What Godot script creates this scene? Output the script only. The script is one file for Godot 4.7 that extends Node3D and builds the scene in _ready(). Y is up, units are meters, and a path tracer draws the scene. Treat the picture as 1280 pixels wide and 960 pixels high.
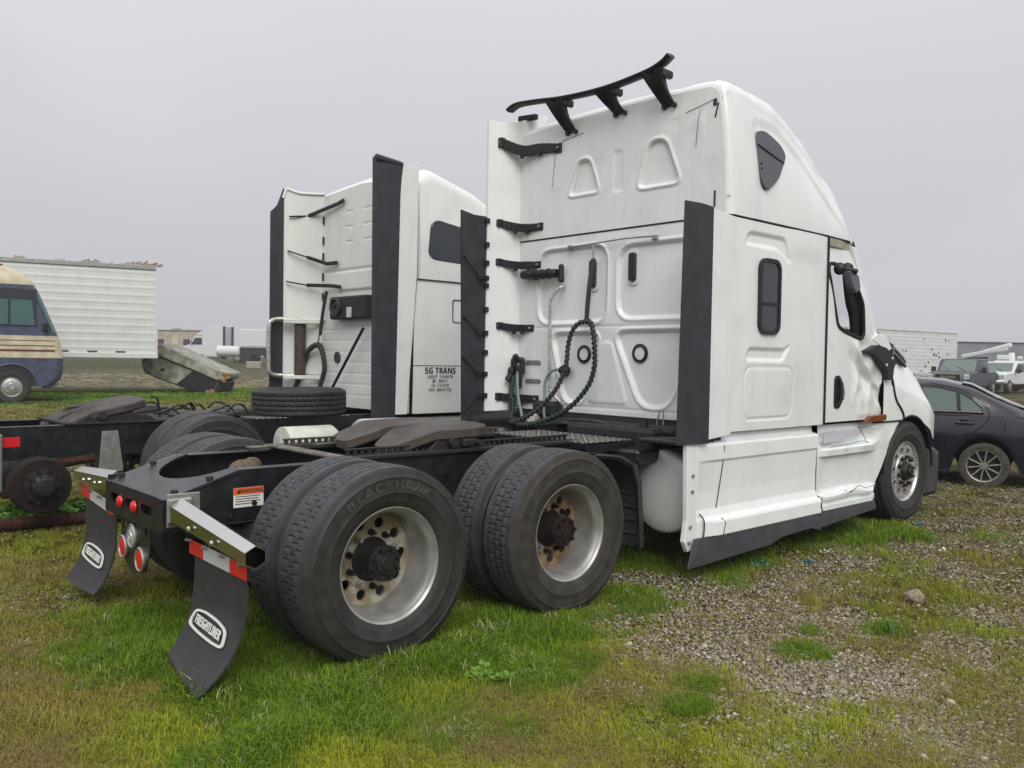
extends Node3D
# A truck yard: a white sleeper tractor seen from its rear right corner, a second tractor beside it, wrecks behind.
# World axes: x runs forward along the tractor, y up, z to its right. Rear axle at x = 0.

var M := {}
var rng := RandomNumberGenerator.new()
var fn := FastNoiseLite.new()
var used := {}
var font: SystemFont
var font_mono: SystemFont

# ---------------------------------------------------------------- mesh builder
class Shp:
	var v := PackedVector3Array()
	var n := PackedVector3Array()
	var c := PackedColorArray()
	var ix := PackedInt32Array()
	var T := Transform3D.IDENTITY
	var col := Color(1, 1, 1)
	var colored := false

	func put(p: Vector3, nn: Vector3) -> void:
		v.push_back(T * p)
		n.push_back((T.basis * nn).normalized())
		if colored:
			c.push_back(col)

	# flat triangle facing along `out`
	func tri(a: Vector3, b: Vector3, d: Vector3, out: Vector3) -> void:
		var g := (b - a).cross(d - a)
		if g.length_squared() < 1e-16:
			return
		var k := v.size()
		if g.dot(out) > 0.0:
			g = g.normalized()
			put(a, g); put(d, g); put(b, g)
		else:
			g = -g.normalized()
			put(a, g); put(b, g); put(d, g)
		ix.append_array(PackedInt32Array([k, k + 1, k + 2]))

	func quad(a: Vector3, b: Vector3, d: Vector3, e: Vector3, out: Vector3) -> void:
		tri(a, b, d, out)
		tri(a, d, e, out)

	# a triangle of three vertices already put, wound to agree with normal m
	func face(i: int, j: int, k: int, flipped := false) -> void:
		if flipped:
			ix.push_back(i); ix.push_back(k); ix.push_back(j)
		else:
			ix.push_back(i); ix.push_back(j); ix.push_back(k)

	func box(ce: Vector3, s: Vector3, bev := 0.0, b := Basis.IDENTITY) -> void:
		var h := s * 0.5
		bev = minf(bev, minf(h.x, minf(h.y, h.z)) * 0.9)
		for ax in 3:
			for sg in [-1.0, 1.0]:
				var u := (ax + 1) % 3
				var w := (ax + 2) % 3
				var q := []
				for k in [[-1, -1], [1, -1], [1, 1], [-1, 1]]:
					var p := Vector3.ZERO
					p[ax] = sg * h[ax]; p[u] = k[0] * (h[u] - bev); p[w] = k[1] * (h[w] - bev)
					q.append(ce + b * p)
				var o := Vector3.ZERO
				o[ax] = sg
				quad(q[0], q[1], q[2], q[3], b * o)
		if bev <= 0.0:
			return
		for ax in 3:   # the twelve edges run along ax
			var u := (ax + 1) % 3
			var w := (ax + 2) % 3
			for k in [[-1, -1], [1, -1], [1, 1], [-1, 1]]:
				var q := []
				for e in [[-1, 0], [1, 0], [1, 1], [-1, 1]]:
					var p := Vector3.ZERO
					p[ax] = e[0] * (h[ax] - bev)
					p[u] = k[0] * (h[u] - (bev if e[1] == 0 else 0.0))
					p[w] = k[1] * (h[w] - (bev if e[1] == 1 else 0.0))
					q.append(ce + b * p)
				var o := Vector3.ZERO
				o[u] = k[0]; o[w] = k[1]
				quad(q[0], q[1], q[2], q[3], b * o)
		for sx in [-1, 1]:
			for sy in [-1, 1]:
				for sz in [-1, 1]:
					var o := Vector3(sx, sy, sz)
					var q := []
					for ax in 3:
						var p := o * (h - Vector3.ONE * bev)
						p[ax] = o[ax] * h[ax]
						q.append(ce + b * p)
					tri(q[0], q[1], q[2], b * o)

	func beam(p0: Vector3, p1: Vector3, w: float, h: float, bev := 0.0, up := Vector3.UP) -> void:
		var d := p1 - p0
		var x := d.normalized()
		if absf(x.dot(up)) > 0.99:
			up = Vector3.RIGHT
		var z := x.cross(up).normalized()
		box((p0 + p1) * 0.5, Vector3(d.length(), h, w), bev, Basis(x, z.cross(x), z))

	# profile: (radius, height along y of base); smooth where it bends less than about 40 degrees
	func lathe(profile: Array, segs: int, base := Transform3D.IDENTITY, a0 := 0.0, a1 := TAU) -> void:
		var m := profile.size()
		var nr := []
		for i in m - 1:
			var d: Vector2 = profile[i + 1] - profile[i]
			nr.append(Vector2(d.y, -d.x).normalized())
		for i in m - 1:
			var na: Vector2 = nr[i]
			var nb: Vector2 = nr[i]
			if i > 0 and nr[i - 1].dot(nr[i]) > 0.75:
				na = (nr[i - 1] + nr[i]).normalized()
			if i < m - 2 and nr[i + 1].dot(nr[i]) > 0.75:
				nb = (nr[i + 1] + nr[i]).normalized()
			var k := v.size()
			for j in segs + 1:
				var a := lerpf(a0, a1, float(j) / segs)
				var cs := cos(a)
				var sn := sin(a)
				var pa: Vector2 = profile[i]
				var pb: Vector2 = profile[i + 1]
				put(base * Vector3(pa.x * cs, pa.y, pa.x * sn), base.basis * Vector3(na.x * cs, na.y, na.x * sn))
				put(base * Vector3(pb.x * cs, pb.y, pb.x * sn), base.basis * Vector3(nb.x * cs, nb.y, nb.x * sn))
			for j in segs:
				var q := k + j * 2
				face(q, q + 2, q + 1)
				face(q + 1, q + 2, q + 3)

	func axis(p: Vector3, d: Vector3) -> Transform3D:
		var y := d.normalized()
		var x := y.cross(Vector3.UP if absf(y.y) < 0.9 else Vector3.RIGHT).normalized()
		return Transform3D(Basis(x, y, x.cross(y)), p)

	func cyl(p0: Vector3, p1: Vector3, r0: float, r1: float, segs := 16, bev := 0.0) -> void:
		var l := (p1 - p0).length()
		var pr := [Vector2(0, l)]
		if bev > 0.0:
			pr.append_array([Vector2(r1 - bev, l), Vector2(r1, l - bev), Vector2(r0, bev), Vector2(r0 - bev, 0)])
		else:
			pr.append_array([Vector2(r1, l), Vector2(r0, 0)])
		pr.append(Vector2(0, 0))
		pr.reverse()
		lathe(pr, segs, axis(p0, p1 - p0))

	func tube(pts: Array, r, sides := 8, caps := true, closed := false) -> void:
		var m := pts.size()
		var k := v.size()
		var nx := Vector3.ZERO
		for i in m:
			var d: Vector3
			if closed:
				d = pts[(i + 1) % m] - pts[(i + m - 1) % m]
			else:
				d = pts[mini(i + 1, m - 1)] - pts[maxi(i - 1, 0)]
			d = d.normalized()
			if i == 0:
				nx = d.cross(Vector3.UP if absf(d.y) < 0.9 else Vector3.RIGHT).normalized()
			else:
				nx = (nx - d * nx.dot(d)).normalized()
			var ny := d.cross(nx)
			var rr: float = r[i] if r is Array else r
			for j in sides:
				var a := TAU * j / sides
				var o := nx * cos(a) + ny * sin(a)
				put(pts[i] + o * rr, o)
		for i in (m if closed else m - 1):
			for j in sides:
				var a := k + i * sides + j
				var b := k + i * sides + (j + 1) % sides
				var e := k + ((i + 1) % m) * sides + j
				var f := k + ((i + 1) % m) * sides + (j + 1) % sides
				face(a, e, b)
				face(b, e, f)
		if caps and not closed:
			for e in [0, m - 1]:
				var o: Vector3 = (pts[0] - pts[1]) if e == 0 else (pts[m - 1] - pts[m - 2])
				o = o.normalized()
				var q := v.size()
				var inv := T.affine_inverse()
				put(pts[e], o)
				for j in sides:
					put(inv * v[k + e * sides + j], o)
				for j in sides:
					face(q, q + 1 + j, q + 1 + (j + 1) % sides, e != 0)

	# polygon in local xy, pushed along local z from z0 to z1, with chamfered rims
	func prism(poly: PackedVector2Array, z0: float, z1: float, bev := 0.0, B := Transform3D.IDENTITY, walls := true) -> void:
		var m := poly.size()
		if Geometry2D.is_polygon_clockwise(poly):
			poly = poly.duplicate()
			poly.reverse()
		var inn := poly
		var t := PackedInt32Array()
		while true:
			inn = poly
			if bev > 0.0:
				inn = PackedVector2Array()
				for i in m:
					var e0 := (poly[i] - poly[(i + m - 1) % m]).normalized()
					var e1 := (poly[(i + 1) % m] - poly[i]).normalized()
					var b := Vector2(-e0.y, e0.x) + Vector2(-e1.y, e1.x)
					b = b.normalized() / maxf(0.35, sqrt(maxf(0.0, (1.0 + e0.dot(e1)) * 0.5)))
					inn.push_back(poly[i] + b * bev)
			t = Geometry2D.triangulate_polygon(inn)
			if t.size() > 0 or bev <= 0.0:
				break
			bev = bev * 0.6 if bev > 0.002 else 0.0
		var zz := B.basis.z
		for i in range(0, t.size(), 3):
			for e in [[z0, -1.0], [z1, 1.0]]:
				tri(B * Vector3(inn[t[i]].x, inn[t[i]].y, e[0]), B * Vector3(inn[t[i + 1]].x, inn[t[i + 1]].y, e[0]), B * Vector3(inn[t[i + 2]].x, inn[t[i + 2]].y, e[0]), zz * e[1])
		if not walls:
			return
		for i in m:
			var j := (i + 1) % m
			var d := poly[j] - poly[i]
			if d.length() < 1e-6:
				continue
			var o := B.basis * Vector3(d.y, -d.x, 0)
			var a := poly[i]
			var b2 := poly[j]
			quad(B * Vector3(a.x, a.y, z0 + bev), B * Vector3(b2.x, b2.y, z0 + bev), B * Vector3(b2.x, b2.y, z1 - bev), B * Vector3(a.x, a.y, z1 - bev), o)
			if bev > 0.0:
				var ai := inn[i]
				var bi := inn[j]
				quad(B * Vector3(a.x, a.y, z1 - bev), B * Vector3(b2.x, b2.y, z1 - bev), B * Vector3(bi.x, bi.y, z1), B * Vector3(ai.x, ai.y, z1), o.normalized() + zz)
				quad(B * Vector3(a.x, a.y, z0 + bev), B * Vector3(b2.x, b2.y, z0 + bev), B * Vector3(bi.x, bi.y, z0), B * Vector3(ai.x, ai.y, z0), o.normalized() - zz)

	# smooth sheet through f(u, v); its normals point along du x dv, or against it when flipped
	func grid(nu: int, nv: int, f: Callable, flip := false, keep = null) -> void:
		var k := v.size()
		var p := PackedVector3Array()
		p.resize((nu + 1) * (nv + 1))
		for i in nu + 1:
			for j in nv + 1:
				p[i * (nv + 1) + j] = f.call(float(i) / nu, float(j) / nv)
		sheet(p, nu, nv, flip, keep)

	func sheet(p: PackedVector3Array, nu: int, nv: int, flip := false, keep = null) -> void:
		var k := v.size()
		var w := nv + 1
		for i in nu + 1:
			for j in w:
				var du := p[mini(i + 1, nu) * w + j] - p[maxi(i - 1, 0) * w + j]
				var dv := p[i * w + mini(j + 1, nv)] - p[i * w + maxi(j - 1, 0)]
				var m := du.cross(dv)
				put(p[i * w + j], -m if flip else m)
		for i in nu:
			for j in nv:
				if keep != null and not keep.call((i + 0.5) / nu, (j + 0.5) / nv):
					continue
				var a := k + i * w + j
				face(a, a + 1, a + w, flip)
				face(a + w, a + 1, a + w + 1, flip)

	# rings of equal length joined one after another; creases stay sharp between the columns when hard is set
	func loft(rings: Array, hard := false, flip := false, closed := false) -> void:
		var m: int = rings[0].size()
		var nr := rings.size()
		if hard:
			for j in (m if closed else m - 1):
				var p := PackedVector3Array()
				for i in nr:
					p.push_back(rings[i][j])
					p.push_back(rings[i][(j + 1) % m])
				sheet(p, nr - 1, 1, flip)
		else:
			var p := PackedVector3Array()
			for i in nr:
				for j in m:
					p.push_back(rings[i][j])
				if closed:
					p.push_back(rings[i][0])
			sheet(p, nr - 1, m if closed else m - 1, flip)

	func fan(ring: PackedVector3Array, out: Vector3) -> void:
		var ce := Vector3.ZERO
		for p in ring:
			ce += p
		ce /= ring.size()
		for i in ring.size():
			tri(ce, ring[i], ring[(i + 1) % ring.size()], out)

	func ball(ce: Vector3, r: Vector3, nu := 12, nv := 8) -> void:
		var k := v.size()
		for i in nu + 1:
			for j in nv + 1:
				var a := TAU * i / nu
				var b := PI * j / nv - PI / 2
				var d := Vector3(cos(a) * cos(b), sin(b), sin(a) * cos(b))
				put(ce + d * r, d / r)
		for i in nu:
			for j in nv:
				var a := k + i * (nv + 1) + j
				face(a, a + nv + 1, a + 1)
				face(a + 1, a + nv + 1, a + nv + 2)

	func merge(o: Shp, X: Transform3D) -> void:
		var k := v.size()
		for i in o.v.size():
			put(X * o.v[i], X.basis * o.n[i])
		for i in o.ix:
			ix.push_back(i + k)

	# lettering, centred, in the xy plane of B and proud of it by depth
	func text(s: String, f: Font, size: float, B: Transform3D, depth := 0.002, bold := 0.0) -> void:
		var tm := TextMesh.new()
		tm.text = s
		tm.font = f
		tm.font_size = 64
		tm.pixel_size = size / 64.0 / 0.73
		tm.depth = depth / (size / 64.0 / 0.73) * (size / 64.0 / 0.73)
		tm.curve_step = 2.0
		var a := tm.get_mesh_arrays()
		if a.is_empty() or a[0] == null:
			return
		var k := v.size()
		var pv: PackedVector3Array = a[Mesh.ARRAY_VERTEX]
		var pn: PackedVector3Array = a[Mesh.ARRAY_NORMAL]
		for i in pv.size():
			put(B * pv[i], B.basis * pn[i])
		if a[Mesh.ARRAY_INDEX] == null:
			for i in pv.size():
				ix.push_back(k + i)
		else:
			for i in a[Mesh.ARRAY_INDEX]:
				ix.push_back(k + i)

	func mesh() -> ArrayMesh:
		var a := []
		a.resize(Mesh.ARRAY_MAX)
		a[Mesh.ARRAY_VERTEX] = v
		a[Mesh.ARRAY_NORMAL] = n
		if colored:
			a[Mesh.ARRAY_COLOR] = c
		a[Mesh.ARRAY_INDEX] = ix
		var m := ArrayMesh.new()
		m.add_surface_from_arrays(Mesh.PRIMITIVE_TRIANGLES, a)
		return m

# ---------------------------------------------------------------- naming
func numbered(nm: String, parent: Node) -> String:
	var key := str(parent.get_instance_id()) + nm
	var k: int = used.get(key, 0)
	used[key] = k + 1
	return nm if k == 0 else "%s_%03d" % [nm, k]

func mk(nm: String, s, mat: Material, parent: Node = self, at := Transform3D.IDENTITY) -> MeshInstance3D:
	var o := MeshInstance3D.new()
	o.name = numbered(nm, parent)
	o.mesh = s.mesh() if s is Shp else s
	o.material_override = mat
	o.transform = at
	parent.add_child(o, true)
	return o

func node(nm: String, parent: Node = self, at := Transform3D.IDENTITY) -> Node3D:
	var o := Node3D.new()
	o.name = numbered(nm, parent)
	o.transform = at
	parent.add_child(o, true)
	return o

func tag(o: Node, label: String, category: String, group := "", kind := "") -> Node:
	o.set_meta("label", label)
	if category:
		o.set_meta("category", category)
	if group:
		o.set_meta("group", group)
	if kind:
		o.set_meta("kind", kind)
	return o

func copy(o: Node3D, parent: Node, at: Transform3D) -> Node3D:
	var r: Node3D = o.duplicate()
	r.name = numbered(String(o.name).rstrip("_0123456789"), parent)
	parent.add_child(r, true)
	r.transform = at
	return r

# ---------------------------------------------------------------- shapes in the plane
func rrect(x0: float, y0: float, x1: float, y1: float, r: float, k := 5) -> PackedVector2Array:
	var p := PackedVector2Array()
	for q in [[x1 - r, y1 - r, 0.0], [x0 + r, y1 - r, 0.5], [x0 + r, y0 + r, 1.0], [x1 - r, y0 + r, 1.5]]:
		for i in k + 1:
			var a: float = PI * (q[2] + 0.5 * i / k)
			p.push_back(Vector2(q[0] + r * cos(a), q[1] + r * sin(a)))
	return p

func circle(x: float, y: float, r: float, k := 20) -> PackedVector2Array:
	var p := PackedVector2Array()
	for i in k:
		p.push_back(Vector2(x + r * cos(TAU * (i + 0.5) / k), y + r * sin(TAU * (i + 0.5) / k)))
	return p

func rounded(poly: Array, r: float, k := 4) -> PackedVector2Array:
	var p := PackedVector2Array()
	var m := poly.size()
	for i in m:
		var b: Vector2 = poly[i]
		var pa: Vector2 = poly[(i + m - 1) % m] - b
		var pc: Vector2 = poly[(i + 1) % m] - b
		var a: Vector2 = b + pa.limit_length(minf(r, pa.length() * 0.46))
		var c: Vector2 = b + pc.limit_length(minf(r, pc.length() * 0.46))
		for j in k + 1:
			var t := float(j) / k
			p.push_back(a.lerp(b, t).lerp(b.lerp(c, t), t))
	return p

func pv(a: Array) -> PackedVector2Array:
	var p := PackedVector2Array()
	for i in range(0, a.size(), 2):
		p.push_back(Vector2(a[i], a[i + 1]))
	return p

# simple polygons that together make `outer` less the holes: cut into strips through each hole's middle
func holed(outer: PackedVector2Array, holes: Array) -> Array:
	var xs := []
	var lo := 1e9
	var hi := -1e9
	for p in outer:
		lo = minf(lo, p.x); hi = maxf(hi, p.x)
	xs.append(lo - 1.0); xs.append(hi + 1.0)
	for h in holes:
		var a := 1e9
		var b := -1e9
		for p in h:
			a = minf(a, p.x); b = maxf(b, p.x)
		xs.append((a + b) * 0.5)
	xs.sort()
	var out := []
	for i in xs.size() - 1:
		if xs[i + 1] - xs[i] < 1e-4:
			continue
		var strip := PackedVector2Array([Vector2(xs[i], -99), Vector2(xs[i + 1], -99), Vector2(xs[i + 1], 99), Vector2(xs[i], 99)])
		var todo := Geometry2D.intersect_polygons(outer, strip)
		for h in holes:
			var nxt := []
			for q in todo:
				for r in Geometry2D.clip_polygons(q, h):
					if not Geometry2D.is_polygon_clockwise(r):
						nxt.append(r)
			todo.assign(nxt)
		out.append_array(todo)
	return out

# plate with holes, in the xy plane of B; hole walls and rim are built, cut lines are not
func plate(s: Shp, outer: PackedVector2Array, holes: Array, z0: float, z1: float, B := Transform3D.IDENTITY) -> void:
	for q in holed(outer, holes):
		s.prism(q, z0, z1, 0.0, B, false)
	var loops := [outer]
	loops.append_array(holes)
	for li in loops.size():
		var p: PackedVector2Array = loops[li]
		if Geometry2D.is_polygon_clockwise(p):
			p = p.duplicate(); p.reverse()
		for i in p.size():
			var a := p[i]
			var b := p[(i + 1) % p.size()]
			var d := b - a
			var o := B.basis * Vector3(d.y, -d.x, 0) * (1.0 if li == 0 else -1.0)
			s.quad(B * Vector3(a.x, a.y, z0), B * Vector3(b.x, b.y, z0), B * Vector3(b.x, b.y, z1), B * Vector3(a.x, a.y, z1), o)

func sdf(p: Vector2, poly: PackedVector2Array) -> float:
	var d := 1e9
	var inside := false
	var m := poly.size()
	var j := m - 1
	for i in m:
		var e := poly[j] - poly[i]
		var w := p - poly[i]
		var b := w - e * clampf(w.dot(e) / e.dot(e), 0.0, 1.0)
		d = minf(d, b.length_squared())
		if (poly[i].y > p.y) != (poly[j].y > p.y) and p.x < (poly[j].x - poly[i].x) * (p.y - poly[i].y) / (poly[j].y - poly[i].y) + poly[i].x:
			inside = not inside
		j = i
	d = sqrt(d)
	return -d if inside else d

func spline(pts: Array, per := 6) -> Array:
	var o := []
	var m := pts.size()
	for i in m - 1:
		var a: Vector3 = pts[maxi(i - 1, 0)]
		var b: Vector3 = pts[i]
		var c: Vector3 = pts[i + 1]
		var d: Vector3 = pts[mini(i + 2, m - 1)]
		for k in per:
			o.append(b.cubic_interpolate(c, a, d, float(k) / per))
	o.append(pts[m - 1])
	return o

func ss(a: float, b: float, x: float) -> float:
	return smoothstep(a, b, x)

# piecewise linear table: [[x, y...], ...]
func tab(t: Array, x: float, k := 1) -> float:
	if x <= t[0][0]:
		return t[0][k]
	for i in t.size() - 1:
		if x <= t[i + 1][0]:
			return lerpf(t[i][k], t[i + 1][k], (x - t[i][0]) / (t[i + 1][0] - t[i][0]))
	return t[t.size() - 1][k]

# ---------------------------------------------------------------- materials
func noise_tex(sz: int, freq: float, oct: int, lo: Color, hi: Color, sd: int, kind := FastNoiseLite.TYPE_SIMPLEX_SMOOTH, a := 0.25, b := 0.75) -> NoiseTexture2D:
	var f := FastNoiseLite.new()
	f.noise_type = kind
	f.frequency = freq
	f.fractal_octaves = oct
	f.seed = sd
	var t := NoiseTexture2D.new()
	t.width = sz; t.height = sz
	t.seamless = true
	t.noise = f
	var g := Gradient.new()
	g.set_color(0, lo); g.set_color(1, hi)
	g.set_offset(0, a); g.set_offset(1, b)
	t.color_ramp = g
	return t

func mat(nm: String, c: Color, rough := 0.6, metal := 0.0, tex: Texture2D = null, scale := 1.0, rtex: Texture2D = null, bump: Texture2D = null, bh := 0.0, bscale := 1.0) -> StandardMaterial3D:
	var m := StandardMaterial3D.new()
	m.resource_name = nm
	m.albedo_color = c.linear_to_srgb()
	m.roughness = rough
	m.metallic = metal
	m.cull_mode = BaseMaterial3D.CULL_DISABLED
	if tex or bump or rtex:
		m.uv1_triplanar = true
		m.uv1_scale = Vector3.ONE * scale
	if tex:
		m.albedo_texture = tex
	if rtex:
		m.roughness_texture = rtex
	if bump and bh > 0.0:
		m.heightmap_enabled = true
		m.heightmap_texture = bump
		m.heightmap_scale = bh
	M[nm] = m
	return m

func glass(nm: String, c: Color, alpha: float) -> void:
	var m := StandardMaterial3D.new()
	m.resource_name = nm
	m.transparency = BaseMaterial3D.TRANSPARENCY_ALPHA
	c = c.linear_to_srgb()
	c.a = alpha
	m.albedo_color = c
	m.roughness = 0.04
	M[nm] = m

func streaks() -> ImageTexture:
	var im := Image.create(256, 256, false, Image.FORMAT_RGB8)
	var f := FastNoiseLite.new()
	f.seed = 5; f.frequency = 1.0; f.fractal_octaves = 4
	for x in 256:
		for y in 256:
			var u := float(x) / 256.0 * TAU
			var w := float(y) / 256.0 * TAU
			var a := f.get_noise_3d(cos(u) * 4.0, sin(u) * 4.0, cos(w) * 0.22 + sin(w) * 0.22)
			var b := f.get_noise_3d(cos(u) * 0.9 + 7.0, sin(u) * 0.9 + cos(w) * 0.9, sin(w) * 0.9)
			var d := clampf(1.0 - 0.03 * maxf(0.0, a) - 0.055 * maxf(0.0, b), 0.0, 1.0)
			im.set_pixel(x, y, Color(d, d, d * 0.99 + 0.008))
	return ImageTexture.create_from_image(im)

func rib_tex() -> ImageTexture:   # diamond tread plate relief
	var im := Image.create(128, 128, false, Image.FORMAT_RGB8)
	for x in 128:
		for y in 128:
			var h := 0.42
			for k in 2:
				var cx := 32.0 + 64.0 * k
				for cy in [32.0, 96.0]:
					var s := 1.0 if (k + int(cy / 64.0)) % 2 == 0 else -1.0
					var p := Vector2(x - cx, y - cy).rotated(s * PI / 4)
					if (p / Vector2(22, 7)).length() < 1.0:
						h = 1.0
			im.set_pixel(x, y, Color(h, h, h))
	return ImageTexture.create_from_image(im)

func materials() -> void:
	font = SystemFont.new()
	font.font_names = PackedStringArray(["Droid Sans"])
	font.font_weight = 700
	font_mono = SystemFont.new()
	font_mono.font_names = PackedStringArray(["Droid Sans Mono"])
	var dirt := noise_tex(512, 0.012, 6, Color(0.88, 0.875, 0.855), Color(1, 1, 1), 11)
	var mottle := noise_tex(512, 0.02, 6, Color(0.74, 0.72, 0.69), Color(1, 1, 1), 3)
	var fine := noise_tex(512, 0.12, 3, Color(0.85, 0.85, 0.85), Color(1, 1, 1), 8)
	var rough_n := noise_tex(256, 0.02, 4, Color(0.8, 0.8, 0.8), Color(1, 1, 1), 21)
	var bumpy := noise_tex(512, 0.06, 4, Color(0, 0, 0), Color(1, 1, 1), 31)
	var rusty := noise_tex(512, 0.02, 5, Color(0.35, 0.17, 0.07), Color(0.95, 0.93, 0.88), 41, FastNoiseLite.TYPE_SIMPLEX_SMOOTH, 0.38, 0.56)
	var st := streaks()
	var w := mat("white_paint", Color(0.80, 0.84, 0.845), 0.32, 0.0, st, 0.45)
	w.clearcoat_enabled = true; w.clearcoat = 0.35; w.clearcoat_roughness = 0.08
	mat("white_wall", Color(0.785, 0.825, 0.83), 0.38, 0.0, st, 0.6)
	mat("old_white", Color(0.73, 0.765, 0.745), 0.45, 0.0, st, 0.5)
	mat("white_dirty", Color(0.72, 0.74, 0.70), 0.45, 0.0, dirt, 0.8)
	mat("cream_trim", Color(0.62, 0.60, 0.50), 0.5, 0.0, dirt, 0.8)
	mat("black_plastic", Color(0.013, 0.014, 0.017), 0.5, 0.0, fine, 1.0)
	mat("dark_strip", Color(0.032, 0.035, 0.045), 0.55, 0.0, dirt, 0.8)
	mat("grey_strip", Color(0.050, 0.051, 0.060), 0.55, 0.0, dirt, 0.9)
	var rb := mat("rubber", Color(0.056, 0.060, 0.074), 0.62, 0.0, mottle, 0.9)
	rb.rim_enabled = true; rb.rim = 0.25
	mat("rubber_side", Color(0.032, 0.0315, 0.031), 0.62, 0.0, mottle, 0.8)
	M["rubber_side"].vertex_color_use_as_albedo = true
	mat("rubber_muddy", Color(0.046, 0.042, 0.036), 0.75, 0.0, mottle, 0.8)
	M["rubber_muddy"].vertex_color_use_as_albedo = true
	mat("rubber_brown", Color(0.075, 0.07, 0.062), 0.8, 0.0, mottle, 1.3)
	mat("flap_rubber", Color(0.036, 0.037, 0.040), 0.6, 0.0, dirt, 1.0)
	mat("frame_paint", Color(0.019, 0.021, 0.026), 0.36, 0.0, mottle, 0.8, rough_n)
	mat("chassis_dirt", Color(0.020, 0.020, 0.021), 0.7, 0.0, mottle, 1.2)
	mat("rail_top", Color(0.20, 0.19, 0.17), 0.75, 0.2, mottle, 1.0)
	mat("stainless", Color(0.66, 0.66, 0.64), 0.14, 1.0)
	mat("aluminium", Color(0.60, 0.60, 0.60), 0.42, 0.85, dirt, 1.4, rough_n)
	mat("polished", Color(0.72, 0.72, 0.72), 0.38, 0.6, mottle, 2.0, rough_n)
	mat("tank_metal", Color(0.74, 0.755, 0.76), 0.4, 0.15)
	mat("rim_paint", Color(0.44, 0.445, 0.44), 0.36, 0.6, dirt, 1.2)
	mat("rim_disc", Color(0.46, 0.44, 0.39), 0.6, 0.05, noise_tex(512, 0.01, 5, Color(0.80, 0.73, 0.63), Color(1, 1, 1), 91, FastNoiseLite.TYPE_SIMPLEX_SMOOTH, 0.30, 0.6), 1.0)
	mat("rim_rust", Color(0.33, 0.225, 0.125), 0.7, 0.05, mottle, 1.2)
	mat("hub_iron", Color(0.022, 0.0215, 0.021), 0.55, 0.2, mottle, 2.0)
	mat("steel", Color(0.34, 0.34, 0.33), 0.45, 0.5, dirt, 2.0)
	mat("rust", Color(0.55, 0.45, 0.38), 0.85, 0.1, noise_tex(512, 0.03, 5, Color(0.20, 0.10, 0.06), Color(0.42, 0.27, 0.20), 51), 1.0, null, bumpy, 0.2)
	mat("drum_rust", Color(0.14, 0.115, 0.10), 0.85, 0.1, noise_tex(512, 0.03, 5, Color(0.22, 0.14, 0.10), Color(0.40, 0.29, 0.22), 52), 1.5, null, bumpy, 0.2)
	mat("fifth_steel", Color(0.50, 0.49, 0.50), 0.5, 0.2, noise_tex(512, 0.012, 6, Color(0.44, 0.39, 0.34), Color(0.46, 0.45, 0.46), 61), 1.0, rough_n, bumpy, 0.08)
	mat("fifth_dark", Color(0.36, 0.345, 0.335), 0.6, 0.15, noise_tex(512, 0.012, 6, Color(0.42, 0.38, 0.34), Color(0.48, 0.47, 0.47), 62), 1.0, null, bumpy, 0.08)
	mat("tread_plate", Color(0.70, 0.69, 0.66), 0.45, 0.4, rib_tex(), 1.0, null, rib_tex(), 0.5)
	M["tread_plate"].uv1_scale = Vector3.ONE * 8.0
	mat("red_lens", Color(0.62, 0.02, 0.02), 0.25)
	mat("red_tape", Color(0.68, 0.03, 0.02), 0.4)
	mat("white_tape", Color(0.72, 0.72, 0.74), 0.4, 0.0, fine, 3.0)
	mat("clear_lens", Color(0.50, 0.56, 0.52), 0.1, 0.3)
	mat("amber", Color(0.24, 0.055, 0.007), 0.25, 0.0, mottle, 5.0)
	mat("chrome", Color(0.75, 0.75, 0.75), 0.08, 1.0)
	mat("print_white", Color(0.75, 0.75, 0.73), 0.6)
	mat("print_black", Color(0.02, 0.02, 0.02), 0.7)
	mat("print_orange", Color(0.70, 0.13, 0.03), 0.6)
	mat("dark_glass", Color(0.035, 0.040, 0.052), 0.12)
	mat("grey_panel", Color(0.10, 0.105, 0.13), 0.35)
	mat("interior", Color(0.03, 0.03, 0.032), 0.8)
	mat("hose_black", Color(0.025, 0.027, 0.026), 0.5)
	mat("hose_green", Color(0.011, 0.026, 0.019), 0.5)
	mat("hose_pale", Color(0.16, 0.25, 0.19), 0.5)
	mat("seam", Color(0.012, 0.012, 0.013), 0.8)
	mat("crack", Color(0.10, 0.085, 0.07), 0.9)
	mat("mud", Color(0.16, 0.125, 0.085), 0.9, 0.0, mottle, 3.0, null, bumpy, 0.4)
	mat("brown_filter", Color(0.085, 0.065, 0.05), 0.7, 0.0, mottle, 2.0)
	mat("scuff", Color(0.66, 0.62, 0.72), 0.45, 0.0, fine, 2.0)
	glass("clear_glass", Color(0.55, 0.70, 0.66), 0.12)
	glass("tint_glass", Color(0.18, 0.26, 0.25), 0.45)
	glass("green_glass", Color(0.07, 0.16, 0.155), 0.80)
	# yard
	mat("trailer_white", Color(0.66, 0.69, 0.69), 0.5, 0.1, st, 0.3)
	mat("rv_cream", Color(0.62, 0.56, 0.42), 0.45, 0.0, dirt, 0.4)
	mat("rv_blue", Color(0.070, 0.088, 0.150), 0.35, 0.0, dirt, 0.5)
	mat("rv_dark", Color(0.03, 0.035, 0.05), 0.25)
	mat("stripe_red", Color(0.12, 0.03, 0.03), 0.5)
	mat("wreck_white", Color(0.36, 0.37, 0.32), 0.6, 0.0, mottle, 0.22)
	mat("wreck_black", Color(0.018, 0.019, 0.022), 0.45, 0.0, dirt, 0.15)
	mat("wood", Color(0.42, 0.22, 0.08), 0.85, 0.0, mottle, 2.0)
	var cp := mat("car_paint", Color(0.010, 0.012, 0.027), 0.28, 0.1, dirt, 0.6)
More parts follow.
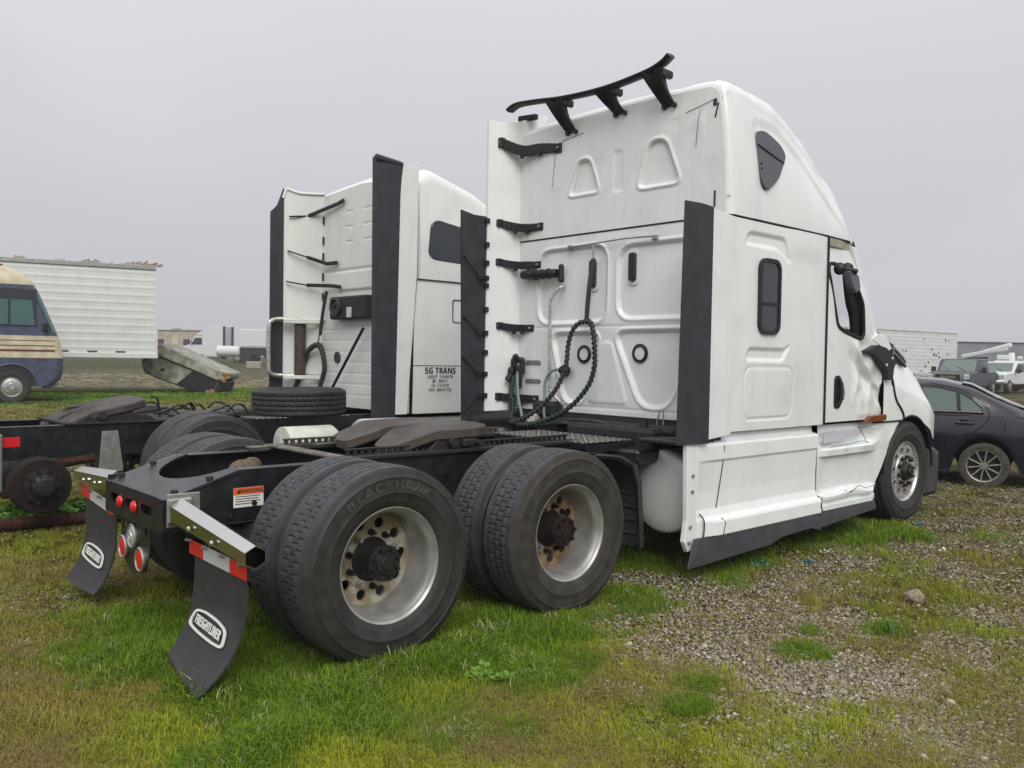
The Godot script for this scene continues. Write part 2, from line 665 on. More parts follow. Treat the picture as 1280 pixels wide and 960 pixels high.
	cp.clearcoat_enabled = true; cp.clearcoat = 0.8; cp.clearcoat_roughness = 0.06
	mat("car_black", Color(0.012, 0.012, 0.013), 0.6)
	mat("alloy", Color(0.42, 0.40, 0.37), 0.45, 0.6, mottle, 3.0)
	mat("pickup_paint", Color(0.05, 0.065, 0.10), 0.3, 0.3, dirt, 0.5)
	mat("building_grey", Color(0.24, 0.25, 0.28), 0.8, 0.0, dirt, 0.05)
	mat("building_pale", Color(0.48, 0.49, 0.50), 0.8, 0.0, dirt, 0.05)
	mat("tan", Color(0.46, 0.41, 0.33), 0.8, 0.0, dirt, 0.2)
	mat("blue_paint", Color(0.06, 0.16, 0.30), 0.4)
	mat("far_white", Color(0.62, 0.64, 0.66), 0.5)
	mat("concrete", Color(0.40, 0.39, 0.35), 0.9, 0.0, mottle, 1.0)
	mat("stone_face", Color(0.42, 0.35, 0.27), 0.9, 0.0, mottle, 6.0, null, bumpy, 0.4)
	mat("blue_glass", Color(0.05, 0.30, 0.48), 0.15)
	mat("leaf", Color(0.045, 0.13, 0.018), 0.6)
	M["leaf"].backlight_enabled = true
	M["leaf"].backlight = Color(0.2, 0.3, 0.1)
	var gt := noise_tex(1024, 0.11, 4, Color(0.55, 0.54, 0.50), Color(1.0, 1.0, 1.0), 71, FastNoiseLite.TYPE_SIMPLEX, 0.2, 0.8)
	var gm := mat("ground", Color(1, 1, 1), 0.95, 0.0, gt, 0.9, null, bumpy, 1.2)
	gm.uv1_world_triplanar = true
	gm.detail_enabled = true
	gm.detail_blend_mode = BaseMaterial3D.BLEND_MODE_MUL
	gm.detail_uv_layer = BaseMaterial3D.DETAIL_UV_2
	gm.detail_albedo = noise_tex(1024, 0.02, 6, Color(0.58, 0.56, 0.50), Color(1, 1, 1), 73)
	gm.uv2_triplanar = true
	gm.uv2_world_triplanar = true
	gm.uv2_scale = Vector3.ONE * 0.11
	gm.vertex_color_use_as_albedo = true
	gm.metallic_specular = 0.15
	var gr := mat("blade", Color(1, 1, 1), 0.7)
	gr.vertex_color_use_as_albedo = true
	gr.metallic_specular = 0.15
	gr.backlight_enabled = true
	gr.backlight = Color(0.5, 0.5, 0.5)
	var pb := mat("pebble", Color(1, 1, 1), 0.85)
	pb.vertex_color_use_as_albedo = true
	pb.metallic_specular = 0.25

# ---------------------------------------------------------------- wheels (axle along local z, outer face towards +z)
var tyre_tread: ArrayMesh
var tyre_side: ArrayMesh
var rim_deep: ArrayMesh
var disc_deep: ArrayMesh
var rim_flat: ArrayMesh
var hub_mesh: ArrayMesh
var nut_mesh: ArrayMesh
const RT := 0.508

func wheel_meshes() -> void:
	# tread: ribs parted by zigzag grooves, cross-cut by staggered sipes
	var zs := []
	for e in [-0.118, -0.112]:
		zs.append([e, 0.0, 0.0])
	for g in [-0.078, -0.028, 0.028, 0.078]:
		zs.append([g - 0.0055, 0.0, 1.0]); zs.append([g - 0.0035, 1.0, 1.0]); zs.append([g + 0.0035, 1.0, 1.0]); zs.append([g + 0.0055, 0.0, 1.0])
		if g < 0.07:
			zs.append([g + 0.025, 0.0, 0.3])
	for e in [0.112, 0.118]:
		zs.append([e, 0.0, 0.0])
	var ts := [0.0, 0.02, 0.08, 0.10, 0.31, 0.5, 0.52, 0.58, 0.60, 0.81]
	var blocks := 56
	var nu := blocks * ts.size()
	var nv := zs.size() - 1
	var p := PackedVector3Array()
	for i in nu + 1:
		var t: float = ts[i % ts.size()]
		var a := TAU * (int(i / float(ts.size())) + t) / blocks
		var zig := 0.0045 * (absf(fposmod(t * 2.0, 1.0) * 2.0 - 1.0) * 2.0 - 1.0)
		for j in zs.size():
			var z: float = zs[j][0] + zig * zs[j][2]
			var dep: float = zs[j][1] * 0.013
			var rib := int((zs[j][0] + 0.128) / 0.053)
			var sipe := (t > 0.01 and t < 0.09) if rib % 2 == 0 else (t > 0.51 and t < 0.59)
			if sipe and absf(zs[j][0]) < 0.075:
				dep = maxf(dep, 0.009)
			var r := RT - dep - 0.006 * pow(absf(z) / 0.118, 3.0)
			p.push_back(Vector3(r * cos(a), r * sin(a), z))
	var s := Shp.new()
	s.sheet(p, nu, nv, false)
	tyre_tread = s.mesh()
	s = Shp.new()
	var B := Transform3D(Basis(Vector3.RIGHT, Vector3(0, 0, 1), Vector3(0, -1, 0)), Vector3.ZERO)   # local y -> z
	var side := [Vector2(0.288, 0.108), Vector2(0.296, 0.122), Vector2(0.308, 0.126), Vector2(0.312, 0.130), Vector2(0.340, 0.139), Vector2(0.372, 0.1455), Vector2(0.376, 0.148), Vector2(0.380, 0.1455), Vector2(0.41, 0.147), Vector2(0.446, 0.143), Vector2(0.449, 0.146), Vector2(0.455, 0.1455), Vector2(0.459, 0.140), Vector2(0.478, 0.133), Vector2(0.490, 0.128), Vector2(0.4985, 0.122), Vector2(RT - 0.006, 0.118)]
	side.reverse()
	s.lathe(side, 96, B)
	var inner := []
	for q in side:
		inner.append(Vector2(q.x, -q.y))
	inner.reverse()
	s.lathe(inner, 96, B)
	s.lathe([Vector2(0.288, 0.108), Vector2(0.288, -0.108)], 48, B)
	s.colored = true   # dried mud ring on the outer wall, dull rubber elsewhere
	for q in s.v:
		var r := Vector2(q.x, q.y).length()
		var k := 0.55 + 0.9 * fn.get_noise_2d(atan2(q.y, q.x) * 60.0, r * 300.0)
		var ring := ss(0.435, 0.455, r) * ss(0.492, 0.470, r) * clampf(k, 0.0, 1.0)
		var c := Color(1, 1, 1).lerp(Color(2.3, 2.0, 1.65), ring)
		s.c.push_back(c.lerp(Color(1.7, 1.6, 1.45), 0.6 * clampf(fn.get_noise_2d(atan2(q.y, q.x) * 25.0 + 90.0, r * 120.0) + 0.15, 0.0, 1.0)))
	tyre_side = s.mesh()
	# deep dished rim
	s = Shp.new()
	var pr := [Vector2(0.299, 0.104), Vector2(0.305, 0.112), Vector2(0.304, 0.121), Vector2(0.297, 0.124), Vector2(0.289, 0.120), Vector2(0.283, 0.108), Vector2(0.277, 0.094), Vector2(0.268, 0.082), Vector2(0.262, 0.05), Vector2(0.258, 0.0), Vector2(0.250, -0.05), Vector2(0.243, -0.075), Vector2(0.243, -0.12), Vector2(0.29, -0.12)]
	s.lathe(pr, 72, B)
	rim_deep = s.mesh()
	s = Shp.new()
	var holes := [circle(0, 0, 0.11, 28)]
	for k in 10:
		var a := TAU * (k + 0.5) / 10.0
		holes.append(circle(0.192 * cos(a), 0.192 * sin(a), 0.029, 16))
	plate(s, circle(0, 0, 0.245, 48), holes, -0.088, -0.074)
	s.lathe([Vector2(0.165, -0.074), Vector2(0.160, -0.066), Vector2(0.112, -0.066)], 48, B)
	disc_deep = s.mesh()
	# flat-faced wheel for the steer axle
	s = Shp.new()
	s.lathe([Vector2(0.299, 0.104), Vector2(0.305, 0.112), Vector2(0.304, 0.121), Vector2(0.297, 0.124), Vector2(0.289, 0.120), Vector2(0.283, 0.108), Vector2(0.278, 0.098), Vector2(0.272, 0.10)], 72, B)
	holes = [circle(0, 0, 0.10, 28)]
	for k in 10:
		var a := TAU * (k + 0.5) / 10.0
		holes.append(circle(0.213 * cos(a), 0.213 * sin(a), 0.030, 16))
	plate(s, circle(0, 0, 0.274, 48), holes, 0.085, 0.104)
	s.lathe([Vector2(0.175, 0.104), Vector2(0.168, 0.112), Vector2(0.10, 0.116), Vector2(0.10, 0.09)], 48, B)
	s.lathe([Vector2(0.27, 0.085), Vector2(0.262, 0.0), Vector2(0.25, -0.12)], 48, B)
	rim_flat = s.mesh()
	s = Shp.new()   # drive hub with axle flange
	s.lathe([Vector2(0.118, -0.12), Vector2(0.118, -0.066), Vector2(0.108, -0.06), Vector2(0.080, 0.0), Vector2(0.084, 0.042), Vector2(0.094, 0.048), Vector2(0.094, 0.064), Vector2(0.090, 0.070), Vector2(0.060, 0.070), Vector2(0.055, 0.080), Vector2(0.034, 0.082), Vector2(0.030, 0.088), Vector2(0.0, 0.088)], 40, B)
	for k in 8:
		var a := TAU * k / 8.0
		s.cyl(Vector3(0.077 * cos(a), 0.077 * sin(a), 0.06), Vector3(0.077 * cos(a), 0.077 * sin(a), 0.090), 0.0115, 0.0115, 6)
	hub_mesh = s.mesh()
	s = Shp.new()
	s.cyl(Vector3(0, 0, 0), Vector3(0, 0, 0.024), 0.019, 0.017, 6)
	s.cyl(Vector3(0, 0, 0.02), Vector3(0, 0, 0.05), 0.011, 0.011, 8)
	nut_mesh = s.mesh()

func tyre(parent: Node, tread_mat: Material, side_mat: Material) -> void:
	var t := mk("tyre", tyre_side, side_mat, parent)
	t.set_meta("label", "black rubber tyre sidewall")
	mk("tread", tyre_tread, tread_mat, parent)

func drive_wheel(parent: Node, at: Transform3D, rim: Material, disc: Material, brand := "") -> Node3D:
	var w := node("wheel", parent, at)
	tyre(w, M.rubber, M.rubber_muddy if disc == M.rim_rust else M.rubber_side)
	mk("rim", rim_deep, rim, w)
	mk("rim_disc", disc_deep, disc, w)
	mk("hub", hub_mesh, M.drum_rust if disc == M.rim_rust else M.hub_iron, w)
	for k in 10:
		var a := TAU * k / 10.0
		mk("wheel_nut", nut_mesh, M.steel if k % 3 == 0 else M.hub_iron, w, Transform3D(Basis.IDENTITY, Vector3(0.1425 * cos(a), 0.1425 * sin(a), -0.068)))
	if brand:
		var s := Shp.new()
		for k in brand.length():
			var a := PI * 0.60 - k * 0.145
			var r := 0.413
			s.text(brand[k], font, 0.045, Transform3D(Basis(Vector3(0, 0, 1), a - PI / 2) * Basis.from_scale(Vector3(1.4, 1, 1)), Vector3(r * cos(a), r * sin(a), 0.1475)), 0.004)
		mk("sidewall_lettering", s, M.rubber_brown, w)
	return w

func inner_wheel(parent: Node, at: Transform3D) -> Node3D:
	var w := node("inner_wheel", parent, at)
	tyre(w, M.rubber, M.rubber_side)
	mk("rim", rim_deep, M.rim_paint, w)
	return w

func steer_wheel(parent: Node, at: Transform3D, rim: Material) -> Node3D:
	var w := node("front_wheel", parent, at)
	mk("tyre", tyre_side, M.rubber_side, w)
	mk("tread", tyre_tread, M.rubber, w)
	mk("rim", rim_flat, rim, w)
	var s := Shp.new()
	s.cyl(Vector3(0, 0, -0.14), Vector3(0, 0, 0.06), 0.25, 0.25, 36)
	s.cyl(Vector3(0, 0, 0.05), Vector3(0, 0, 0.165), 0.095, 0.085, 24, 0.010)
	s.cyl(Vector3(0, 0, 0.17), Vector3(0, 0, 0.19), 0.045, 0.04, 16, 0.004)
	mk("hub", s, M.hub_iron, w)
	for k in 10:
		var a := TAU * k / 10.0
		mk("wheel_nut", nut_mesh, M.hub_iron, w, Transform3D(Basis.from_scale(Vector3(1.15, 1.15, 0.9)), Vector3(0.1425 * cos(a), 0.1425 * sin(a), 0.112)))
	return w

func flip_z(x: float, y: float, z: float, spin := 0.0) -> Transform3D:
	return Transform3D(Basis(Vector3.UP, PI) * Basis(Vector3(0, 0, 1), spin), Vector3(x, y, z))

func at_wheel(x: float, y: float, z: float, spin := 0.0) -> Transform3D:
	return Transform3D(Basis(Vector3(0, 0, 1), spin), Vector3(x, y, z))

# plane mapping: local x -> world x, y -> y, extruded along z (sideways plates)
func side_basis(z := 0.0) -> Transform3D:
	return Transform3D(Basis.IDENTITY, Vector3(0, 0, z))

# local x -> world z, local y -> world y, extruded along -x (faces the rear)
func rear_basis(x: float) -> Transform3D:
	return Transform3D(Basis(Vector3(0, 0, 1), Vector3(0, 1, 0), Vector3(-1, 0, 0)), Vector3(x, 0, 0))

# local x -> world x, local y -> world -z, extruded up
func top_basis(y: float) -> Transform3D:
	return Transform3D(Basis(Vector3(1, 0, 0), Vector3(0, 0, -1), Vector3(0, 1, 0)), Vector3(0, y, 0))

func bolt(s: Shp, p: Vector3, d: Vector3, r := 0.014, l := 0.012) -> void:
	s.cyl(p, p + d.normalized() * l, r, r * 0.9, 6)

# ---------------------------------------------------------------- chassis shared by the two tractors
func chassis(t: Node3D, x0: float, x1: float, tapered: bool) -> void:
	for e in [1.0, -1.0]:
		var s := Shp.new()
		var web := pv([-0.87, 0.66, 6.7, 0.66, 6.7, 0.94, -0.48, 0.94, -0.87, 0.815]) if tapered else pv([x0, 0.62, x1, 0.62, x1, 0.90, x0, 0.90])
		s.prism(web, -0.006, 0.006, 0.0, side_basis(e * 0.44))
		var top := [[x0, 0.90], [x1, 0.90]]
		if tapered:
			top = [[-0.87, 0.815], [-0.48, 0.94], [6.7, 0.94]]
		for i in top.size() - 1:
			s.beam(Vector3(top[i][0], top[i][1], e * 0.405), Vector3(top[i + 1][0], top[i + 1][1], e * 0.405), 0.085, 0.012, 0.003)
		s.box(Vector3((x0 + x1) / 2, (0.66 if tapered else 0.62), e * 0.405), Vector3(x1 - x0, 0.012, 0.085), 0.003)
		mk("frame_rail", s, M.frame_paint, t)
		s = Shp.new()
		for k in 26:
			var bx := x0 + 0.35 + k * 0.13
			bolt(s, Vector3(bx, 0.70 + 0.06 * (k % 3), e * 0.446), Vector3(0, 0, e), 0.016, 0.014)
		mk("frame_bolts", s, M.hub_iron, t).set_meta("kind", "stuff")
	for x in [0.66, 1.95, 3.4, 4.8]:
		var s := Shp.new()
		s.box(Vector3(x, 0.78, 0), Vector3(0.09, 0.22, 0.80), 0.01)
		mk("crossmember", s, M.chassis_dirt, t)

func axle(t: Node3D, x: float, drums := true) -> void:
	var s := Shp.new()
	s.cyl(Vector3(x, 0.5, -0.95), Vector3(x, 0.5, 0.95), 0.07, 0.07, 14)
	s.ball(Vector3(x, 0.5, 0), Vector3(0.21, 0.23, 0.20), 16, 10)
	s.cyl(Vector3(x + 0.1, 0.52, 0), Vector3(x + 0.45, 0.56, 0), 0.12, 0.07, 12)
	mk("axle", s, M.chassis_dirt, t)
	for e in [1.0, -1.0]:
		s = Shp.new()
		if drums:
			s.cyl(Vector3(x, 0.5, e * 0.50), Vector3(x, 0.5, e * 0.74), 0.215, 0.205, 24, 0.01)
		s.cyl(Vector3(x + 0.16, 0.62, e * 0.30), Vector3(x + 0.16, 0.62, e * 0.48), 0.085, 0.085, 14, 0.01)
		mk("brake", s, M.chassis_dirt, t)
		s = Shp.new()
		var pr := [Vector2(0.0, 0.44), Vector2(0.12, 0.44), Vector2(0.135, 0.48), Vector2(0.135, 0.58), Vector2(0.125, 0.62), Vector2(0.13, 0.66), Vector2(0.10, 0.71), Vector2(0.0, 0.71)]
		s.lathe(pr, 18, Transform3D(Basis.IDENTITY, Vector3(x - 0.32, 0, e * 0.33)))
		s.box(Vector3(x - 0.1, 0.43, e * 0.36), Vector3(0.66, 0.05, 0.10), 0.01)
		mk("air_spring", s, M.black_plastic, t)
		s = Shp.new()
		s.cyl(Vector3(x - 0.12, 0.42, e * 0.52), Vector3(x - 0.05, 0.86, e * 0.49), 0.032, 0.028, 10)
		mk("shock_absorber", s, M.chassis_dirt, t)

func fifth_wheel_shape(s: Shp) -> void:
	# outline in (x, -z), rear jaws to the left; the ramps droop by shear of the top
	var o := [Vector2(-0.42, -0.30), Vector2(-0.36, -0.38), Vector2(-0.05, -0.455), Vector2(0.28, -0.46), Vector2(0.46, -0.36), Vector2(0.52, -0.16), Vector2(0.52, 0.16), Vector2(0.46, 0.36), Vector2(0.28, 0.46), Vector2(-0.05, 0.455), Vector2(-0.36, 0.38), Vector2(-0.42, 0.30), Vector2(-0.42, 0.16), Vector2(-0.20, 0.055), Vector2(0.10, 0.040), Vector2(0.13, 0.0), Vector2(0.10, -0.040), Vector2(-0.20, -0.055), Vector2(-0.42, -0.16)]
	var k := s.v.size()
	for i in o.size():
		o[i].x *= 0.90
	s.prism(rounded(o, 0.04, 3), -0.075, 0.0, 0.012, top_basis(0.0))
	for i in range(k, s.v.size()):   # ramp
		var q := s.v[i]
		if q.x < -0.12:
			s.v[i].y -= (-0.12 - q.x) * 0.36
	for e in [1.0, -1.0]:
		s.box(Vector3(0.12, -0.11, e * 0.40), Vector3(0.30, 0.09, 0.06), 0.012)

func hose(t: Node3D, nm: String, pts: Array, r: float, m: Material, coil := 0.0) -> void:
	var s := Shp.new()
	var q := spline(pts, 10)
	s.tube(q, r, 8)
	if coil > 0.0:   # spiral wrap
		var w := []
		var a := 0.0
		for i in range(0, q.size() - 1):
			for k in 6:
				var p: Vector3 = q[i].lerp(q[i + 1], k / 6.0)
				var d: Vector3 = (q[i + 1] - q[i])
				a += d.length() / 6.0 / 0.042 * TAU
				d = d.normalized()
				var nx := d.cross(Vector3(1, 0, 0)).normalized()
				w.append(p + (nx * cos(a) + d.cross(nx) * sin(a)) * r * 1.0)
		s.tube(w, coil * 0.75, 5)
	mk(nm, s, m, t)

# ---------------------------------------------------------------- the white sleeper tractor in front
func main_tractor() -> void:
	var t := node("tractor_truck")
	tag(t, "nearest white sleeper tractor with dented door, bare fifth wheel and black roof spoiler bar", "truck", "")
	chassis(t, -0.87, 6.7, true)
	rear_end(t)
	for x in [0.0, 1.32]:
		axle(t, x)
	# wheels
	drive_wheel(t, at_wheel(0.0, 0.5, 1.068, 0.35), M.rim_paint, M.rim_disc, "BLACKHAWK")
	inner_wheel(t, at_wheel(0.0, 0.5, 0.735))
	var w2 := drive_wheel(t, at_wheel(1.32, 0.5, 1.068, 0.1), M.rim_paint, M.rim_rust, "")
	w2.set_meta("label", "drive wheel with rust-stained disc")
	inner_wheel(t, at_wheel(1.32, 0.5, 0.735, 0.2))
	for x in [0.0, 1.32]:
		inner_wheel(t, flip_z(x, 0.5, -0.735, 0.3))
		drive_wheel(t, flip_z(x, 0.5, -1.068, 0.3), M.rim_paint, M.rim_disc)
	steer_wheel(t, Transform3D(Basis(Vector3.UP, -0.03) * Basis(Vector3(0, 0, 1), 0.2), Vector3(6.22, 0.5, 1.035)), M.polished)
	steer_wheel(t, flip_z(6.22, 0.5, -1.035), M.polished)
	var s := Shp.new()
	s.cyl(Vector3(6.22, 0.48, -0.9), Vector3(6.22, 0.48, 0.9), 0.06, 0.06, 12)
	s.box(Vector3(6.22, 0.56, 0), Vector3(1.3, 0.06, 0.9), 0.01)
	s.box(Vector3(6.1, 0.9, 0), Vector3(1.3, 0.7, 0.9), 0.1)
	s.box(Vector3(4.6, 0.62, 0), Vector3(1.2, 0.4, 0.5), 0.1)
	s.cyl(Vector3(1.8, 0.6, 0), Vector3(4.1, 0.66, 0), 0.05, 0.05, 12)
	mk("engine_and_driveshaft", s, M.chassis_dirt, t)
	# slider rails with rows of teeth
	for e in [1.0, -1.0]:
		s = Shp.new()
		s.box(Vector3(1.16, 0.958, e * 0.42), Vector3(2.0, 0.024, 0.11), 0.004)
		s.box(Vector3(1.16, 1.003, e * 0.385), Vector3(1.9, 0.012, 0.03), 0.003)
		for k in 38:
			s.box(Vector3(0.23 + k * 0.05, 0.983, e * 0.385), Vector3(0.022, 0.03, 0.026), 0.003)
		mk("slider_rail", s, M.chassis_dirt if e > 0 else M.fifth_dark, t)
	s = Shp.new()
	s.beam(Vector3(0.16, 0.966, -0.46), Vector3(0.16, 0.966, 0.46), 0.10, 0.014, 0.003)
	s.beam(Vector3(-0.02, 0.962, -0.42), Vector3(1.3, 0.962, -0.36), 0.07, 0.012, 0.003)
	mk("slider_brace", s, M.rail_top, t)
	# fifth wheel
	s = Shp.new()
	fifth_wheel_shape(s)
	var fw := mk("fifth_wheel", s, M.fifth_steel, t, Transform3D(Basis(Vector3(0, 0, 1), 0.02), Vector3(0.93, 1.105, 0)))
	fw.set_meta("label", "greasy rust-tinged fifth wheel plate")
	s = Shp.new()
	for e in [1.0, -1.0]:
		s.prism(pv([-0.15, -0.14, 0.20, -0.14, 0.14, -0.06, -0.06, -0.06]), -0.04, 0.04, 0.006, side_basis(e * 0.40))
		s.cyl(Vector3(0.04, -0.09, e * 0.34), Vector3(0.04, -0.09, e * 0.475), 0.035, 0.035, 14, 0.004)
		s.box(Vector3(0.16, -0.10, e * 0.465), Vector3(0.10, 0.05, 0.03), 0.008)
		s.cyl(Vector3(0.24, -0.105, e * 0.44), Vector3(0.24, -0.105, e * 0.50), 0.022, 0.02, 8)
	s.box(Vector3(0.05, -0.12, 0), Vector3(0.20, 0.05, 0.8), 0.01)
	mk("pivot_bracket", s, M.chassis_dirt, fw)
	# axle clutter between the rails
	s = Shp.new()
	rng.seed = 7
	for k in 26:
		var x := rng.randf_range(-0.45, 2.1)
		var z := rng.randf_range(-0.33, 0.33)
		s.cyl(Vector3(x, rng.randf_range(0.55, 0.8), z), Vector3(x + rng.randf_range(-0.2, 0.2), rng.randf_range(0.6, 0.88), z + rng.randf_range(-0.15, 0.15)), 0.02, 0.03, 8)
	s.cyl(Vector3(-0.45, 0.62, -0.40), Vector3(-0.45, 0.62, 0.40), 0.05, 0.05, 12)
	s.box(Vector3(0.3, 0.72, -0.15), Vector3(0.3, 0.16, 0.22), 0.03)
	s.box(Vector3(0.9, 0.80, 0.1), Vector3(0.25, 0.14, 0.28), 0.03)
	mk("air_lines", s, M.chassis_dirt, t).set_meta("kind", "stuff")
	s = Shp.new()
	s.ball(Vector3(-0.27, 0.89, 0.06), Vector3(0.09, 0.06, 0.07), 12, 8)
	s.ball(Vector3(-0.20, 0.905, 0.02), Vector3(0.06, 0.05, 0.05), 10, 8)
	s.ball(Vector3(-0.33, 0.885, 0.10), Vector3(0.05, 0.04, 0.06), 10, 8)
	mk("muddy_valve", s, M.mud, t)
	# deck plate
	s = Shp.new()
	s.box(Vector3(2.30, 0.965, 0.14), Vector3(0.50, 0.008, 1.0), 0.002)
	mk("deck_plate", s, M.tread_plate, t)
	s = Shp.new()
	s.box(Vector3(2.05, 0.938, 0.14), Vector3(0.012, 0.045, 1.0), 0.002)
	s.box(Vector3(2.30, 0.92, 0.645), Vector3(0.52, 0.06, 0.012), 0.002)
	s.box(Vector3(2.62, 0.86, 0.30), Vector3(0.5, 0.10, 1.1), 0.02)
	mk("deck_plate_frame", s, M.frame_paint, t)
	# fuel tank
	s = Shp.new()
	s.lathe([Vector2(0, -1.5), Vector2(0.29, -1.48), Vector2(0.310, -1.45), Vector2(0.310, -0.05), Vector2(0.308, -0.036), Vector2(0.300, -0.022), Vector2(0.285, -0.012), Vector2(0.20, 0.006), Vector2(0.10, 0.015), Vector2(0, 0.018)], 48, Transform3D(Basis(Vector3(0, 1, 0), Vector3(-1, 0, 0), Vector3(0, 0, 1)), Vector3(2.60, 0.595, 0.882)))
	var tk := mk("fuel_tank", s, M.tank_metal, t)
	s = Shp.new()
	s.lathe([Vector2(0.3125, -0.16), Vector2(0.3125, -0.10)], 40, Transform3D(Basis(Vector3(0, 1, 0), Vector3(-1, 0, 0), Vector3(0, 0, 1)), Vector3(2.60, 0.595, 0.882)))
	mk("strap", s, M.steel, tk)
	# black guard ahead of the drive wheels
	s = Shp.new()
	var gp := [Vector2(1.95, 0.90), Vector2(2.22, 0.87), Vector2(2.38, 0.80), Vector2(2.44, 0.66), Vector2(2.46, 0.45), Vector2(2.48, 0.18)]
	var rings := []
	for q in gp:
		rings.append(PackedVector3Array([Vector3(q.x, q.y, 0.50), Vector3(q.x, q.y, 0.78), Vector3(q.x - 0.01, q.y, 0.81), Vector3(q.x - 0.045, q.y - 0.012, 0.82)]))
	s.loft(rings)
	rings = []
	for q in gp:
		rings.append(PackedVector3Array([Vector3(q.x + 0.012, q.y + 0.01, 0.50), Vector3(q.x + 0.012, q.y + 0.01, 0.825), Vector3(q.x - 0.045, q.y + 0.004, 0.832)]))
	s.loft(rings, true, true)
	for k in 5:
		s.box(Vector3(2.435 + 0.008 * k, 0.68 - 0.1 * k, 0.64), Vector3(0.02, 0.012, 0.26), 0.003, Basis(Vector3(0, 0, 1), -1.4))
	mk("wheel_guard", s, M.grey_strip, t)
	s = Shp.new()
	s.tube(spline([Vector3(2.72, 1.10, 0.62), Vector3(2.70, 1.0, 0.63), Vector3(2.68, 0.85, 0.64), Vector3(2.66, 0.76, 0.66)]), 0.035, 10)
	s.box(Vector3(2.74, 0.93, 0.35), Vector3(0.30, 0.24, 0.9), 0.03)
	mk("cab_mount", s, M.chassis_dirt, t)
	s = Shp.new()
	for e in [-0.03, 0.03]:
		s.tube([Vector3(2.86, 0.98, 0.66 + e), Vector3(2.87, 1.10, 0.66 + e), Vector3(2.885, 1.18, 0.66 + e * 0.5)], 0.007, 6)
	mk("hook", s, M.steel, t)
	cab_shell(t)
	cab_rear(t)
	cab_front(t)
	cab_skirt(t)

